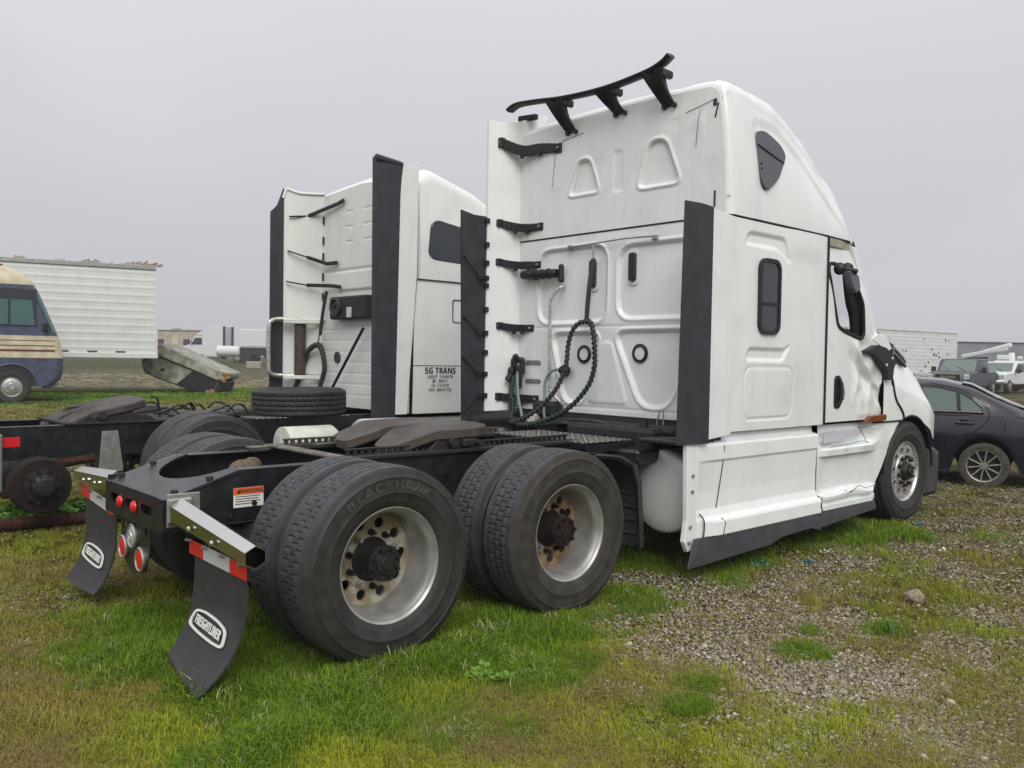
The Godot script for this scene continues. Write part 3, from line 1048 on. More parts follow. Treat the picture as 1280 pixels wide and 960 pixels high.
func rear_end(t: Node3D) -> void:
	var s := Shp.new()
	var holes := [rrect(-0.355, 0.715, -0.20, 0.765, 0.024), rrect(-0.115, 0.715, 0.06, 0.765, 0.024), rrect(0.135, 0.715, 0.30, 0.765, 0.024)]
	plate(s, rrect(-0.445, 0.645, 0.445, 0.805, 0.02), holes, 0.0, 0.012, rear_basis(-0.865))
	s.box(Vector3(-0.80, 0.65, 0), Vector3(0.12, 0.012, 0.86), 0.004)
	# gusset with the round mouth
	var g := []
	for q in [[-0.868, 0.455], [-0.868, -0.455], [-0.47, -0.455], [-0.47, -0.40]]:
		g.append(Vector2(q[0], q[1]))
	var pts := PackedVector2Array()
	for q in g:
		pts.push_back(q)
	for k in 15:
		var a := -PI / 2 + -PI * k / 14.0
		pts.push_back(Vector2(-0.44 + 0.265 * cos(a), 0.345 * sin(a)))
	pts.push_back(Vector2(-0.47, 0.40)); pts.push_back(Vector2(-0.47, 0.455))
	var k0 := s.v.size()
	s.prism(pts, -0.012, 0.006, 0.003, top_basis(0.0))
	for i in range(k0, s.v.size()):
		var q := s.v[i]
		s.v[i].y += 0.817 + (q.x + 0.868) * 0.315
	mk("rear_crossmember", s, M.frame_paint, t)
	s = Shp.new()
	for q in [[-0.80, 0.40], [-0.80, -0.40], [-0.62, 0.41], [-0.62, -0.41]]:
		bolt(s, Vector3(q[0], 0.823 + (q[0] + 0.868) * 0.315, q[1]), Vector3(0, 1, 0), 0.02, 0.016)
	mk("frame_bolts", s, M.hub_iron, t).set_meta("kind", "stuff")
	s = Shp.new()
	s.box(Vector3(-0.83, 0.742, 0), Vector3(0.01, 0.09, 0.8))
	mk("slot_backing", s, M.seam, t)
	for z in [-0.165, 0.055]:
		s = Shp.new()
		s.lathe([Vector2(0.033, 0.0), Vector2(0.030, 0.010), Vector2(0.018, 0.020), Vector2(0.0, 0.022)], 20, s.axis(Vector3(-0.882, 0.735, z), Vector3(-1, 0, 0)))
		mk("marker_light", s, M.red_lens, t)
	# hanging lamp plate
	s = Shp.new()
	var slots := []
	for q in [-0.20, 0.13]:
		slots.append(rrect(q - 0.018, 0.575, q + 0.018, 0.645, 0.016))
	plate(s, rounded([Vector2(-0.27, 0.70), Vector2(0.20, 0.70), Vector2(0.19, 0.53), Vector2(0.13, 0.385), Vector2(-0.08, 0.345), Vector2(-0.27, 0.42)], 0.03), slots, 0.0, 0.006, rear_basis(-0.84))
	var lp := mk("tail_lamp_plate", s, M.frame_paint, t)
	for q in [[-0.06, 0.555, 0.066, "clear_lens"], [-0.205, 0.472, 0.064, "red_lens"], [0.065, 0.448, 0.066, "red_lens"]]:
		var X := s.axis(Vector3(-0.847, q[1], q[0]), Vector3(-1, 0, 0))
		s = Shp.new()
		s.lathe([Vector2(q[2], 0.0), Vector2(q[2] + 0.002, 0.012), Vector2(q[2] - 0.004, 0.018), Vector2(q[2] - 0.012, 0.014), Vector2(q[2] - 0.014, 0.008)], 32, X)
		mk("lamp_bezel", s, M.aluminium, lp)
		s = Shp.new()
		var r: float = q[2] - 0.012
		s.lathe([Vector2(r, 0.006), Vector2(r - 0.004, 0.014), Vector2(r * 0.6, 0.019), Vector2(0, 0.021)], 32, X)
		if q[3] == "clear_lens":
			s.lathe([Vector2(r * 0.55, 0.019), Vector2(r * 0.5, 0.024), Vector2(r * 0.25, 0.024), Vector2(r * 0.2, 0.02)], 24, X)
		mk("reversing_lamp" if q[3] == "clear_lens" else "tail_lamp", s, M[q[3]], lp)
	# flap hangers: hollow six-sided stainless tubes
	for e in [1.0, -1.0]:
		var p0 := Vector3(-0.80, 0.757, 0.50) if e > 0 else Vector3(-0.80, 0.79, -0.48)
		var p1 := Vector3(-0.78, 0.672, 1.285) if e > 0 else Vector3(-0.765, 0.752, -1.30)
		s = Shp.new()
		var rr := []
		for q in [[p0, 0.075, 0.055], [p1, 0.052, 0.05]]:
			var ring := PackedVector3Array()
			for k in 6:
				var a := PI / 6 + TAU * k / 6
				ring.push_back(q[0] + Vector3(cos(a) * q[2] * 1.15, sin(a) * q[1], 0))
			rr.append(ring)
		s.loft(rr, true, e > 0, true)
		var r2 := []
		for q in rr:
			var c := (q[0] + q[3]) * 0.5 as Vector3
			var ring := PackedVector3Array()
			for p in q:
				ring.push_back(c + (p - c) * 0.93)
			r2.append(ring)
		s.loft(r2, true, e < 0, true)
		for k in 6:
			s.quad(rr[1][k], rr[1][(k + 1) % 6], r2[1][(k + 1) % 6], r2[1][k], Vector3(0, 0, e))
		for f in [0.3, 0.62]:
			var p := p0.lerp(p1, f) + Vector3(-0.062, 0.0, 0)
			s.cyl(p + Vector3(0, -0.012, 0), p + Vector3(-0.012, -0.012, 0), 0.014, 0.012, 8)
		var hg := mk("mudflap_hanger", s, M.stainless, t)
		s = Shp.new()
		s.box(Vector3(-0.775, 0.765, e * 0.458), Vector3(0.17, 0.17, 0.014), 0.004)
		s.box(Vector3(-0.80, 0.765, e * 0.474), Vector3(0.13, 0.13, 0.024), 0.01)
		mk("mounting_plate", s, M.steel if e > 0 else M.frame_paint, hg)
		# reflective tape bar and flap
		var za := 0.52 if e > 0 else -1.30
		var zb := 1.165 if e > 0 else -0.66
		var ya := 0.588 if e > 0 else 0.655
		var yb := 0.575 if e > 0 else 0.60
		var fl := node("mudflap", t)
		var nm := ["tape_red", "tape_white", "tape_red"]
		var cut := [0.0, 0.27, 0.735, 1.0] if e > 0 else [0.0, 0.29, 0.80, 1.0]
		for k in 3:
			s = Shp.new()
			var a := Vector3(-0.765 if e > 0 else -0.765, lerpf(ya, yb, cut[k]), lerpf(za, zb, cut[k]))
			var b := Vector3(-0.765, lerpf(ya, yb, cut[k + 1]), lerpf(za, zb, cut[k + 1]))
			s.beam(a, b, 0.008, 0.068, 0.001)
			mk(nm[k], s, M[("red_tape" if nm[k] == "tape_red" else "white_tape")], fl)
		s = Shp.new()
		for k in 4:
			var f := 0.03 + 0.31 * k
			var p := Vector3(-0.768, lerpf(ya, yb, f) + 0.030, lerpf(za, zb, f))
			s.cyl(p, p + Vector3(-0.028, 0.01, 0), 0.008, 0.008, 6)
		mk("flap_bolts", s, M.steel, fl).set_meta("kind", "stuff")
		s = Shp.new()
		var prof := [[0.66, 0.0], [0.5, -0.004], [0.36, -0.018], [0.28, -0.045], [0.20, -0.095], [0.14, -0.155], [0.09, -0.225], [0.07, -0.265]]
		var rings := []
		var back := []
		for i in range(0, 29):
			var f := i / 28.0 * 7.0
			var i0 := mini(int(f), 6)
			var y := lerpf(prof[i0][0], prof[i0 + 1][0], f - i0)
			var dx := lerpf(prof[i0][1], prof[i0 + 1][1], f - i0)
			var ring := PackedVector3Array()
			var ring2 := PackedVector3Array()
			for j in 9:
				var u := j / 8.0
				var w := 0.012 * sin(u * PI) * (1.0 - y)
				var z0 := 0.555 if e > 0 else -1.245
				var drop: float = (ya + (yb - ya) * u - 0.58) if y > 0.4 else 0.03 * (0.5 - u) * e
				var p := Vector3(-0.752 + dx * (lerpf(0.50, 0.88, u) if e > 0 else 0.50) - w, (y if y < 0.55 else y - 0.06) * (1.0 if e > 0 else 0.95) + drop * 0.6 + (0.0 if e > 0 else 0.03), z0 + u * 0.60)
				ring.push_back(p)
				ring2.push_back(p + Vector3(0.009, -0.003, 0))
			rings.append(ring); back.append(ring2)
		s.loft(rings, false, false)
		s.loft(back, false, true)
		var m := rings.size()
		for i in m - 1:
			for j in [0, 8]:
				s.quad(rings[i][j], rings[i + 1][j], back[i + 1][j], back[i][j], Vector3(0, 0, -1 if j == 0 else 1))
		for j in 8:
			s.quad(rings[m - 1][j], rings[m - 1][j + 1], back[m - 1][j + 1], back[m - 1][j], Vector3(0, -1, 0))
		mk("flap_sheet", s, M.flap_rubber, fl)
		# badge printed on the curve
		var i1 := 13
		var c0: Vector3 = rings[i1 - 5][4]
		var c1: Vector3 = rings[i1 + 5][4]
		var up := (c0 - c1).normalized()
		var right := Vector3(0, 0, 1)
		var nn := right.cross(up).normalized()
		right = up.cross(nn)
		var mid: Vector3 = (rings[i1][4] + (c0 + c1) * 0.5) * 0.5
		var B := Transform3D(Basis(right, up, nn) * Basis(Vector3(0, 0, 1), -0.06) * Basis.from_scale(Vector3(1.4, 0.92, 1)), mid + nn * 0.008)
		var bd := Shp.new()
		plate(bd, rounded([Vector2(-0.15, -0.045), Vector2(-0.13, 0.045), Vector2(-0.05, 0.062), Vector2(0.05, 0.062), Vector2(0.13, 0.045), Vector2(0.15, -0.045), Vector2(0.06, -0.056), Vector2(-0.06, -0.056)], 0.03), [rounded([Vector2(-0.136, -0.035), Vector2(-0.12, 0.036), Vector2(-0.05, 0.050), Vector2(0.05, 0.050), Vector2(0.12, 0.036), Vector2(0.136, -0.035), Vector2(0.06, -0.044), Vector2(-0.06, -0.044)], 0.025)], -0.006, 0.002, B)
		bd.text("FREIGHTLINER", font, 0.043, B * Transform3D(Basis.from_scale(Vector3(0.51, 1.10, 1)), Vector3(0, 0.002, 0.0)), 0.003)
		mk("badge", bd, M.print_white, fl)
	# warning label on the right rail
	s = Shp.new()
	s.box(Vector3(-0.42, 0.795, 0.448), Vector3(0.17, 0.105, 0.003))
	var wl := mk("warning_label", s, M.print_white, t)
	s = Shp.new()
	s.box(Vector3(-0.42, 0.829, 0.4502), Vector3(0.17, 0.037, 0.002))
	mk("label_band", s, M.print_orange, wl)
	s = Shp.new()
	s.text("WARNING", font, 0.021, Transform3D(Basis.IDENTITY, Vector3(-0.408, 0.829, 0.452)), 0.001)
	s.prism(pv([-0.490, 0.819, -0.466, 0.819, -0.478, 0.840]), 0.4515, 0.4523)
	for k in 4:
		s.box(Vector3(-0.425 - 0.006 * (k % 2), 0.800 - k * 0.013, 0.4502), Vector3(0.14 - 0.012 * (k % 2), 0.004, 0.001))
	mk("label_print", s, M.print_black, wl)

# ---------------------------------------------------------------- cab
func roof_ring(x: float, inset := 0.0) -> PackedVector3Array:
	var hw := tab([[2.95, 1.205], [4.3, 1.205], [4.8, 1.185], [5.08, 1.10], [5.2, 1.02]], x) - inset
	var ysh := tab([[2.95, 3.675], [3.05, 3.69], [3.4, 3.72], [3.75, 3.72], [4.0, 3.66], [4.25, 3.57], [4.5, 3.42], [4.75, 3.20], [4.95, 2.94], [5.1, 2.74], [5.2, 2.69]], x) - inset
	var crown := tab([[2.95, 0.03], [3.6, 0.05], [4.5, 0.10], [5.2, 0.05]], x)
	var r := tab([[2.95, 0.11], [3.5, 0.19], [4.2, 0.26], [5.0, 0.12], [5.2, 0.02]], x)
	var lean := tab([[2.95, 0.07], [3.6, 0.12], [4.6, 0.17], [5.0, 0.05], [5.2, 0.01]], x)
	var y0 := 2.658
	r = minf(r, (ysh - y0) * 0.8)
	var half := []
	for k in 26:
		var t := k / 26.0
		half.append(Vector2(lerpf(hw, hw - lean, t * t), lerpf(y0, ysh - r, t)))
	for k in 12:
		var a := PI / 2 * k / 12.0
		half.append(Vector2(hw - lean - r + r * cos(a), ysh - r + r * sin(a)))
	for k in 28:
		var t := k / 28.0
		var z := (hw - lean - r) * (1.0 - t)
		half.append(Vector2(z, ysh + crown * (1.0 - pow(1.0 - t, 2.0))))
	var ring := PackedVector3Array()
	for q in half:
		ring.push_back(Vector3(x, q.y, q.x))
	ring.push_back(Vector3(x, ysh + crown, 0))
	half.reverse()
	for q in half:
		ring.push_back(Vector3(x, q.y, -q.x))
	return ring

func recess(d: float, w: float) -> float:   # 0 outside an outline, 1 inside it
	return 1.0 - ss(-w, w, d)

func groove(d: float, w: float) -> float:
	return maxf(0.0, 1.0 - absf(d) / w)

func cab_shell(t: Node3D) -> void:
	# lower back wall with pressed panels
	var up_l := rounded([Vector2(-0.80, 1.90), Vector2(0.0, 1.90), Vector2(0.0, 2.53), Vector2(-0.80, 2.53)], 0.14)
	var up_r := rounded([Vector2(0.14, 1.92), Vector2(0.98, 1.92), Vector2(0.98, 2.50), Vector2(0.14, 2.50)], 0.14)
	var lo_l := rounded([Vector2(-0.62, 1.79), Vector2(-0.06, 1.79), Vector2(-0.24, 1.20), Vector2(-0.46, 1.20)], 0.10)
	var lo_r := rounded([Vector2(0.11, 1.80), Vector2(0.92, 1.80), Vector2(0.66, 1.20), Vector2(0.40, 1.20)], 0.12)
	var nub := rounded([Vector2(-0.03, 1.72), Vector2(0.08, 1.72), Vector2(0.26, 1.20), Vector2(-0.18, 1.20)], 0.05)
	var s := Shp.new()
	s.grid(230, 150, func(u: float, w: float) -> Vector3:
		var z := lerpf(-1.19, 1.19, u)
		var y := lerpf(1.08, 2.645, w)
		var x := 2.95 + 0.12 * pow(maxf(0.0, absf(z) - 1.03) / 0.16, 2.0)
		var p := Vector2(z, y)
		var h := 0.0
		for q in [up_l, up_r]:
			var d := sdf(p, q)
			h += 0.020 * recess(d, 0.011) - 0.010 * groove(d - 0.025, 0.016)
		for q in [lo_l, lo_r]:
			var d := sdf(p, q)
			h += 0.024 * recess(d, 0.012) - 0.012 * groove(d - 0.027, 0.018)
		h -= 0.010 * recess(sdf(p, nub), 0.014)
		h += 0.006 * groove(y - 1.85, 0.012) * (1.0 if absf(z) < 1.0 else 0.0)
		h += 0.008 * groove(y - 1.16, 0.010)
		return Vector3(x + h, y, z), true)
	mk("back_wall", s, M.white_wall, t)
	# upper back, closed into the roof
	var tri_l := rounded([Vector2(-0.47, 2.985), Vector2(-0.08, 2.985), Vector2(-0.20, 3.30), Vector2(-0.35, 3.30)], 0.07)
	var tri_r := rounded([Vector2(0.30, 2.945), Vector2(0.76, 2.945), Vector2(0.60, 3.33), Vector2(0.42, 3.33)], 0.09)
	var bar := rounded([Vector2(0.06, 2.97), Vector2(0.15, 2.97), Vector2(0.15, 3.30), Vector2(0.06, 3.30)], 0.02)
	s = Shp.new()
	var rough_ring := roof_ring(2.95, 0.05)
	var r0 := PackedVector3Array()
	for i in rough_ring.size() - 1:
		for k in 3:
			r0.push_back(rough_ring[i].lerp(rough_ring[i + 1], k / 3.0))
	r0.push_back(rough_ring[rough_ring.size() - 1])
	var ce := Vector3(2.95, 2.658, 0)
	var rings := []
	for k in 121:
		var ring := PackedVector3Array()
		for p in r0:
			var q := ce.lerp(p, k / 120.0)
			var p2 := Vector2(q.z, q.y)
			var h := 0.0
			if k < 118 and q.y > 2.85 and q.y < 3.45 and absf(q.z) < 0.95:
				for m in [tri_l, tri_r]:
					var d := sdf(p2, m)
					if d < 0.06:
						h += 0.022 * recess(d + 0.022, 0.008) - 0.011 * groove(d, 0.022)
				var d2 := sdf(p2, bar)
				if d2 < 0.04:
					h += 0.008 * recess(d2, 0.02)
				h += 0.010 * fn.get_noise_2d(p2.x * 60.0, p2.y * 60.0) * ss(0.3, 1.0, p2.x) * ss(3.1, 3.5, p2.y)
			ring.push_back(Vector3(2.95 + h, q.y, q.x if false else q.z))
		rings.append(ring)
	s.loft(rings, false, true)
	mk("upper_back_wall", s, M.white_wall, t)
	rings = [rough_ring, roof_ring(2.956, 0.03), roof_ring(2.972, 0.012), roof_ring(3.0, 0.0)]
	for k in 44:
		rings.append(roof_ring(3.0 + 2.2 * (k + 1) / 44.0))
	for ri in rings.size():   # a pressed swoosh round the roof window and knocks at the torn corner
		for j in rings[ri].size():
			var q: Vector3 = rings[ri][j]
			var line := tab([[3.2, 3.30], [3.4, 3.47], [3.7, 3.47], [4.1, 3.30], [4.5, 2.98], [4.8, 2.75]], q.x)
			if absf(q.z) > 0.9 and q.x > 3.25:
				var e := 0.022 * (1.0 - ss(line - 0.06, line, q.y)) * ss(3.25, 3.4, q.x) * (1.0 - ss(4.5, 4.85, q.x))
				q.z -= signf(q.z) * e
			if q.z > 0.5 and q.x < 3.5 and q.y > 3.3:
				var f := fn.get_noise_3d(q.x * 55.0, q.y * 55.0, q.z * 55.0)
				q += Vector3(-0.25, -1.0, -0.6) * 0.02 * maxf(0.0, f + 0.1) * ss(3.3, 3.6, q.y)
			rings[ri][j] = q
	s = Shp.new()
	s.loft(rings, false, true)
	s.fan(rings[rings.size() - 1], Vector3(1, 0, 0))
	mk("roof", s, M.white_paint, t)
	# roof quarter windows
	for e in [1.0, -1.0]:
		var X := Transform3D(Basis(Vector3(1, 0, 0), -0.10 * e) , Vector3(0, 0, 0))
		s = Shp.new()
		var o := rounded([Vector2(3.35, 3.345), Vector2(3.51, 3.385), Vector2(3.71, 3.315), Vector2(3.79, 3.23), Vector2(3.63, 3.01), Vector2(3.45, 2.89), Vector2(3.37, 2.95)], 0.06, 4)
		var zz := func(y: float) -> float: return 1.205 - 0.107 * pow((y - 2.658) / 0.85, 2.0) - 0.012
		var k0 := s.v.size()
		s.prism(o, 0.0, 0.014, 0.005, Transform3D(Basis.IDENTITY if e > 0 else Basis(Vector3(1, 0, 0), Vector3(0, 1, 0), Vector3(0, 0, 1)), Vector3.ZERO))
		for i in range(k0, s.v.size()):
			var q := s.v[i]
			var zb: float = zz.call(q.y)
			s.v[i].z = e * (zb + (q.z if e > 0 else 0.014 - q.z))
		var rw := mk("roof_window", s, M.grey_panel, t)
		s = Shp.new()
		s.beam(Vector3(3.36, 3.245, e * (zz.call(3.235) + 0.015)), Vector3(3.73, 3.155, e * (zz.call(3.155) + 0.015)), 0.004, 0.010)
		for q in [[3.39, 3.06], [3.39, 3.10]]:
			s.cyl(Vector3(q[0], q[1], e * zz.call(q[1])), Vector3(q[0], q[1], e * (zz.call(q[1]) + 0.017)), 0.008, 0.008, 8)
		mk("divider", s, M.seam, rw)
	# black joint between roof and body
	s = Shp.new()
	s.box(Vector3(2.957, 2.651, -0.02), Vector3(0.02, 0.014, 2.08))
	for e in [1.0, -1.0]:
		s.tube([Vector3(3.0, 2.651, e * 1.198), Vector3(3.6, 2.651, e * 1.200), Vector3(4.4, 2.651, e * 1.200), Vector3(4.86, 2.651, e * 1.175)], 0.010, 6)
	mk("roof_joint", s, M.seam, t)
	# sleeper sides
	var upper := rounded([Vector2(3.14, 2.46), Vector2(3.60, 2.46), Vector2(3.80, 2.36), Vector2(3.72, 2.55), Vector2(3.20, 2.55)], 0.05)
	var lower := rounded([Vector2(3.18, 1.585), Vector2(3.70, 1.585), Vector2(3.80, 1.71), Vector2(3.72, 1.67), Vector2(3.22, 1.67)], 0.03)
	var tool := rounded([Vector2(3.17, 1.13), Vector2(3.87, 1.13), Vector2(3.87, 1.53), Vector2(3.17, 1.53)], 0.09)
	for e in [1.0, -1.0]:
		s = Shp.new()
		s.grid(150 if e > 0 else 40, 130 if e > 0 else 40, func(u: float, w: float) -> Vector3:
			var x := lerpf(2.965, 4.425, u)
			var y := lerpf(1.045, 2.640, w)
			var p := Vector2(x, y)
			var z := 1.205 + 0.018 * sin(w * PI) * sin(u * PI)
			z -= 0.018 * recess(sdf(p, upper), 0.014)
			z -= 0.016 * recess(sdf(p, lower), 0.012)
			z -= 0.010 * groove(sdf(p, tool), 0.009)
			z += 0.014 * ss(3.70, 3.95, x) * ss(2.35, 2.55, y) * (1.0 - ss(4.2, 4.42, x))
			z -= 0.03 * pow(maxf(0.0, (x - 4.38) / 0.045), 2.0) * 0.3
			return Vector3(x, y, z * e), e < 0)
		var sp := mk("sleeper_side", s, M.white_paint, t)
		s = Shp.new()
		var wz := 1.227
		var fr := rrect(3.315, 1.785, 3.62, 2.37, 0.085, 6)
		var X := Transform3D(Basis.IDENTITY, Vector3(0, 0, wz)) if e > 0 else Transform3D(Basis(Vector3(-1, 0, 0), Vector3(0, 1, 0), Vector3(0, 0, -1)), Vector3(3.4675 * 2, 0, -wz))
		plate(s, fr, [rrect(3.345, 1.815, 3.59, 2.34, 0.06, 6)], -0.01, 0.014, X)
		s.box(X * Vector3(3.4675, 2.02, 0.006), Vector3(0.25, 0.022, 0.016))
		var win := mk("sleeper_window", s, M.black_plastic, sp)
		s = Shp.new()
		s.prism(rrect(3.335, 1.805, 3.60, 2.35, 0.065, 6), -0.004, 0.004, 0.0, X)
		mk("window_pane", s, M.dark_glass, sp)
		s = Shp.new()
		s.box(Vector3(4.43, 1.85, e * 1.198), Vector3(0.016, 1.6, 0.03), 0.004)
		mk("door_gap", s, M.seam, t)
	# floor and inner bulkhead keep the cab dark
	s = Shp.new()
	s.box(Vector3(4.2, 1.08, 0), Vector3(2.5, 0.05, 2.36))
	s.box(Vector3(4.2, 1.86, -0.92), Vector3(0.03, 1.55, 0.52))
	s.box(Vector3(4.2, 1.86, 0.92), Vector3(0.03, 1.55, 0.52))
	s.box(Vector3(4.2, 1.45, 0.0), Vector3(0.03, 0.75, 2.3))
	mk("cab_floor", s, M.interior, t)

func cab_rear(t: Node3D) -> void:
	var s := Shp.new()
	# right extender: white panel and dark rubber lip
	s.prism(pv([2.655, 1.005, 2.955, 1.03, 2.965, 2.628, 2.655, 2.65]), -0.02, 0.012, 0.004, side_basis(1.232))
	mk("side_extender", s, M.white_paint, t)
	s = Shp.new()
	var rings := []
	for k in 13:
		var y := lerpf(0.985, 2.668, k / 12.0)
		var x0 := lerpf(2.325, 2.365, k / 12.0)
		rings.append(PackedVector3Array([Vector3(2.67, y - 0.006, 1.247), Vector3(lerpf(2.67, x0, 0.5), y, 1.252), Vector3(x0, y, 1.235), Vector3(x0 - 0.008, y, 1.225), Vector3(x0, y, 1.215), Vector3(2.67, y, 1.222)]))
	s.loft(rings, false, true, true)
	s.fan(rings[12], Vector3.UP)
	s.fan(rings[0], Vector3.DOWN)
	mk("extender_lip", s, M.dark_strip, t)
	# left extender, tall, swept inward to the wall
	s = Shp.new()
	var top := [[0.0, 3.775], [0.25, 3.75], [0.5, 3.755], [0.75, 3.80], [0.92, 3.83], [1.0, 3.80]]
	var inn := []
	var out := []
	for k in 13:
		var u := k / 12.0
		var a := PackedVector3Array()
		var b := PackedVector3Array()
		for j in 25:
			var w := j / 24.0
			var yt := tab(top, u)
			var y := lerpf(0.85, yt, w)
			var p := Vector3(lerpf(2.70, 3.03, u), y, -1.25 + 0.20 * u + 0.03 * sin(u * PI))
			if y > 3.5:
				p.x += (y - 3.5) * 0.30 * u
				p.z += (y - 3.5) * 0.5 * u * u
			a.push_back(p)
			b.push_back(p + Vector3(0, 0, -0.028))
		inn.append(a); out.append(b)
	s.loft(inn, false, true)
	s.loft(out, false, false)
	for k in 12:
		s.quad(inn[k][24], inn[k + 1][24], out[k + 1][24], out[k][24], Vector3.UP)
	for j in 24:
		s.quad(inn[0][j], inn[0][j + 1], out[0][j + 1], out[0][j], Vector3(-1, 0, 0))
	mk("side_extender", s, M.white_wall, t)
	s = Shp.new()
	s.tube(spline([Vector3(3.02, 0.90, -1.07), Vector3(3.0, 2.0, -1.06), Vector3(3.0, 2.9, -1.06), Vector3(3.03, 3.35, -1.05), Vector3(3.08, 3.62, -0.99), Vector3(3.10, 3.72, -0.94)]), 0.014, 6)
	s.box(Vector3(2.985, 3.80, -1.03), Vector3(0.05, 0.05, 0.24), 0.01, Basis(Vector3(1, 0, 0), 0.1))
	mk("extender_seal", s, M.seam, t)
	s = Shp.new()
	rings = []
	for k in 19:
		var f := k / 18.0
		var y := lerpf(0.98, 2.88, f)
		var flare := ss(0.85, 1.0, f) * 0.05
		rings.append(PackedVector3Array([Vector3(2.71, y, -1.262), Vector3(2.55, y - flare * 0.4, -1.275), Vector3(lerpf(2.44, 2.40, f), y + flare * 0.5, -1.262), Vector3(lerpf(2.43, 2.39, f), y + flare * 0.5, -1.268), Vector3(2.55, y - flare * 0.4, -1.288), Vector3(2.71, y, -1.275)]))
	s.loft(rings, false, true, true)
	s.fan(rings[18], Vector3.UP)
	var lip := mk("extender_lip", s, M.dark_strip, t)
	s = Shp.new()
	for q in [2.84, 2.62, 2.45, 2.31, 2.24, 2.02, 1.80, 1.62, 1.42, 1.22, 1.02]:
		s.box(Vector3(2.69, q, -1.238), Vector3(0.045, 0.045, 0.03), 0.006)
	for q in [[2.31, 2.50], [1.80, 1.95], [1.42, 1.58], [1.22, 1.06]]:
		s.box(Vector3(2.62, q[0], -1.243), Vector3(0.05, 0.045, 0.02), 0.006)
		s.tube([Vector3(2.62, q[0], -1.25), Vector3(2.42, q[1], -1.252)], 0.006, 5)
	mk("clip_and_stay", s, M.black_plastic, lip)
	# struts between wall and left extender
	for q in [[[2.945, 3.44, -0.58], [2.93, 3.47, -0.80], [2.88, 3.47, -0.98], [2.79, 3.56, -1.17], 0.075], [[2.945, 2.77, -0.80], [2.93, 2.77, -0.95], [2.88, 2.78, -1.05], [2.79, 2.82, -1.18], 0.060],
			[[2.945, 2.425, -0.82], [2.91, 2.425, -0.90], [2.88, 2.43, -1.04], [2.79, 2.46, -1.18], 0.055], [[2.945, 1.85, -0.90], [2.92, 1.85, -0.98], [2.88, 1.85, -1.05], [2.80, 1.87, -1.17], 0.055], [[2.945, 1.20, -0.82], [2.92, 1.20, -0.98], [2.88, 1.20, -1.05], [2.80, 1.21, -1.17], 0.060]]:
		s = Shp.new()
		var pts := []
		for k in 4:
			pts.append(Vector3(q[k][0], q[k][1], q[k][2]))
		pts = spline(pts, 4)
		for k in pts.size() - 1:
			s.beam(pts[k], pts[k + 1] + (pts[k + 1] - pts[k]) * 0.1, 0.034, q[4] * (1.0 + 0.25 * sin(PI * k / pts.size())), 0.006)
		s.box(pts[0], Vector3(0.02, q[4] * 1.15, 0.07), 0.006)
		s.box(pts[pts.size() - 1], Vector3(0.06, q[4] * 1.2, 0.05), 0.006)
		s.box(pts[8] + Vector3(-0.01, -q[4] * 0.75, 0), Vector3(0.03, 0.03, 0.03), 0.005)
		s.box(pts[4] + Vector3(-0.01, -q[4] * 0.75, 0), Vector3(0.03, 0.03, 0.03), 0.005)
		var st := mk("extender_strut", s, M.black_plastic, t)
		s = Shp.new()
		for p in [pts[0], pts[pts.size() - 1]]:
			s.cyl(p + Vector3(-0.008, 0, 0.0), p + Vector3(-0.03, 0, 0.004), 0.012, 0.010, 8)
		mk("bolt", s, M.steel, st)
	# padded arm
	s = Shp.new()
	s.cyl(Vector3(2.90, 2.335, -0.98), Vector3(2.90, 2.33, -0.86), 0.036, 0.042, 14, 0.006)
	s.cyl(Vector3(2.90, 2.33, -0.86), Vector3(2.90, 2.325, -0.53), 0.043, 0.040, 14, 0.006)
	for z in [-0.80, -0.72, -0.64]:
		s.cyl(Vector3(2.90, 2.328, z), Vector3(2.90, 2.328, z + 0.012), 0.047, 0.047, 14)
	s.box(Vector3(2.92, 2.325, -0.50), Vector3(0.05, 0.16, 0.05), 0.015)
	mk("padded_arm", s, M.black_plastic, t)
	# grab rail
	s = Shp.new()
	s.tube(spline([Vector3(2.94, 2.21, -0.49), Vector3(2.90, 2.19, -0.50), Vector3(2.88, 2.10, -0.575), Vector3(2.88, 2.02, -0.59), Vector3(2.88, 1.5, -0.585), Vector3(2.88, 1.32, -0.58), Vector3(2.89, 1.27, -0.56), Vector3(2.91, 1.20, -0.49), Vector3(2.945, 1.16, -0.475)], 6), 0.015, 10)
	s.box(Vector3(2.942, 2.24, -0.49), Vector3(0.012, 0.09, 0.04), 0.003)
	s.box(Vector3(2.942, 1.16, -0.475), Vector3(0.012, 0.09, 0.04), 0.003)
	mk("grab_rail", s, M.polished, t)
	# hose hanger wire
	s = Shp.new()
	s.tube(spline([Vector3(2.92, 2.545, -0.40), Vector3(2.905, 2.55, -0.1), Vector3(2.91, 2.56, 0.25), Vector3(2.93, 2.555, 0.52)]), 0.007, 6)
	for z in [-0.41, 0.52]:
		s.box(Vector3(2.935, 2.545, z), Vector3(0.03, 0.04, 0.05), 0.006)
	mk("hose_hanger", s, M.steel, t)
	s = Shp.new()
	for q in [[-0.15, 2.30], [0.285, 2.33]]:
		s = Shp.new()
		s.prism(rrect(q[1] * 0 + q[0] - 0.055, q[1] - 0.15, q[0] + 0.055, q[1] + 0.15, 0.045), -0.002, 0.004, 0.002, rear_basis(2.962))
		var vp := mk("vent_surround", s, M.white_wall, t)
		s = Shp.new()
		s.prism(rrect(q[0] - 0.036, q[1] - 0.115, q[0] + 0.036, q[1] + 0.115, 0.022), 0.0, 0.028, 0.006, rear_basis(2.958))
		mk("vent", s, M.black_plastic, vp)
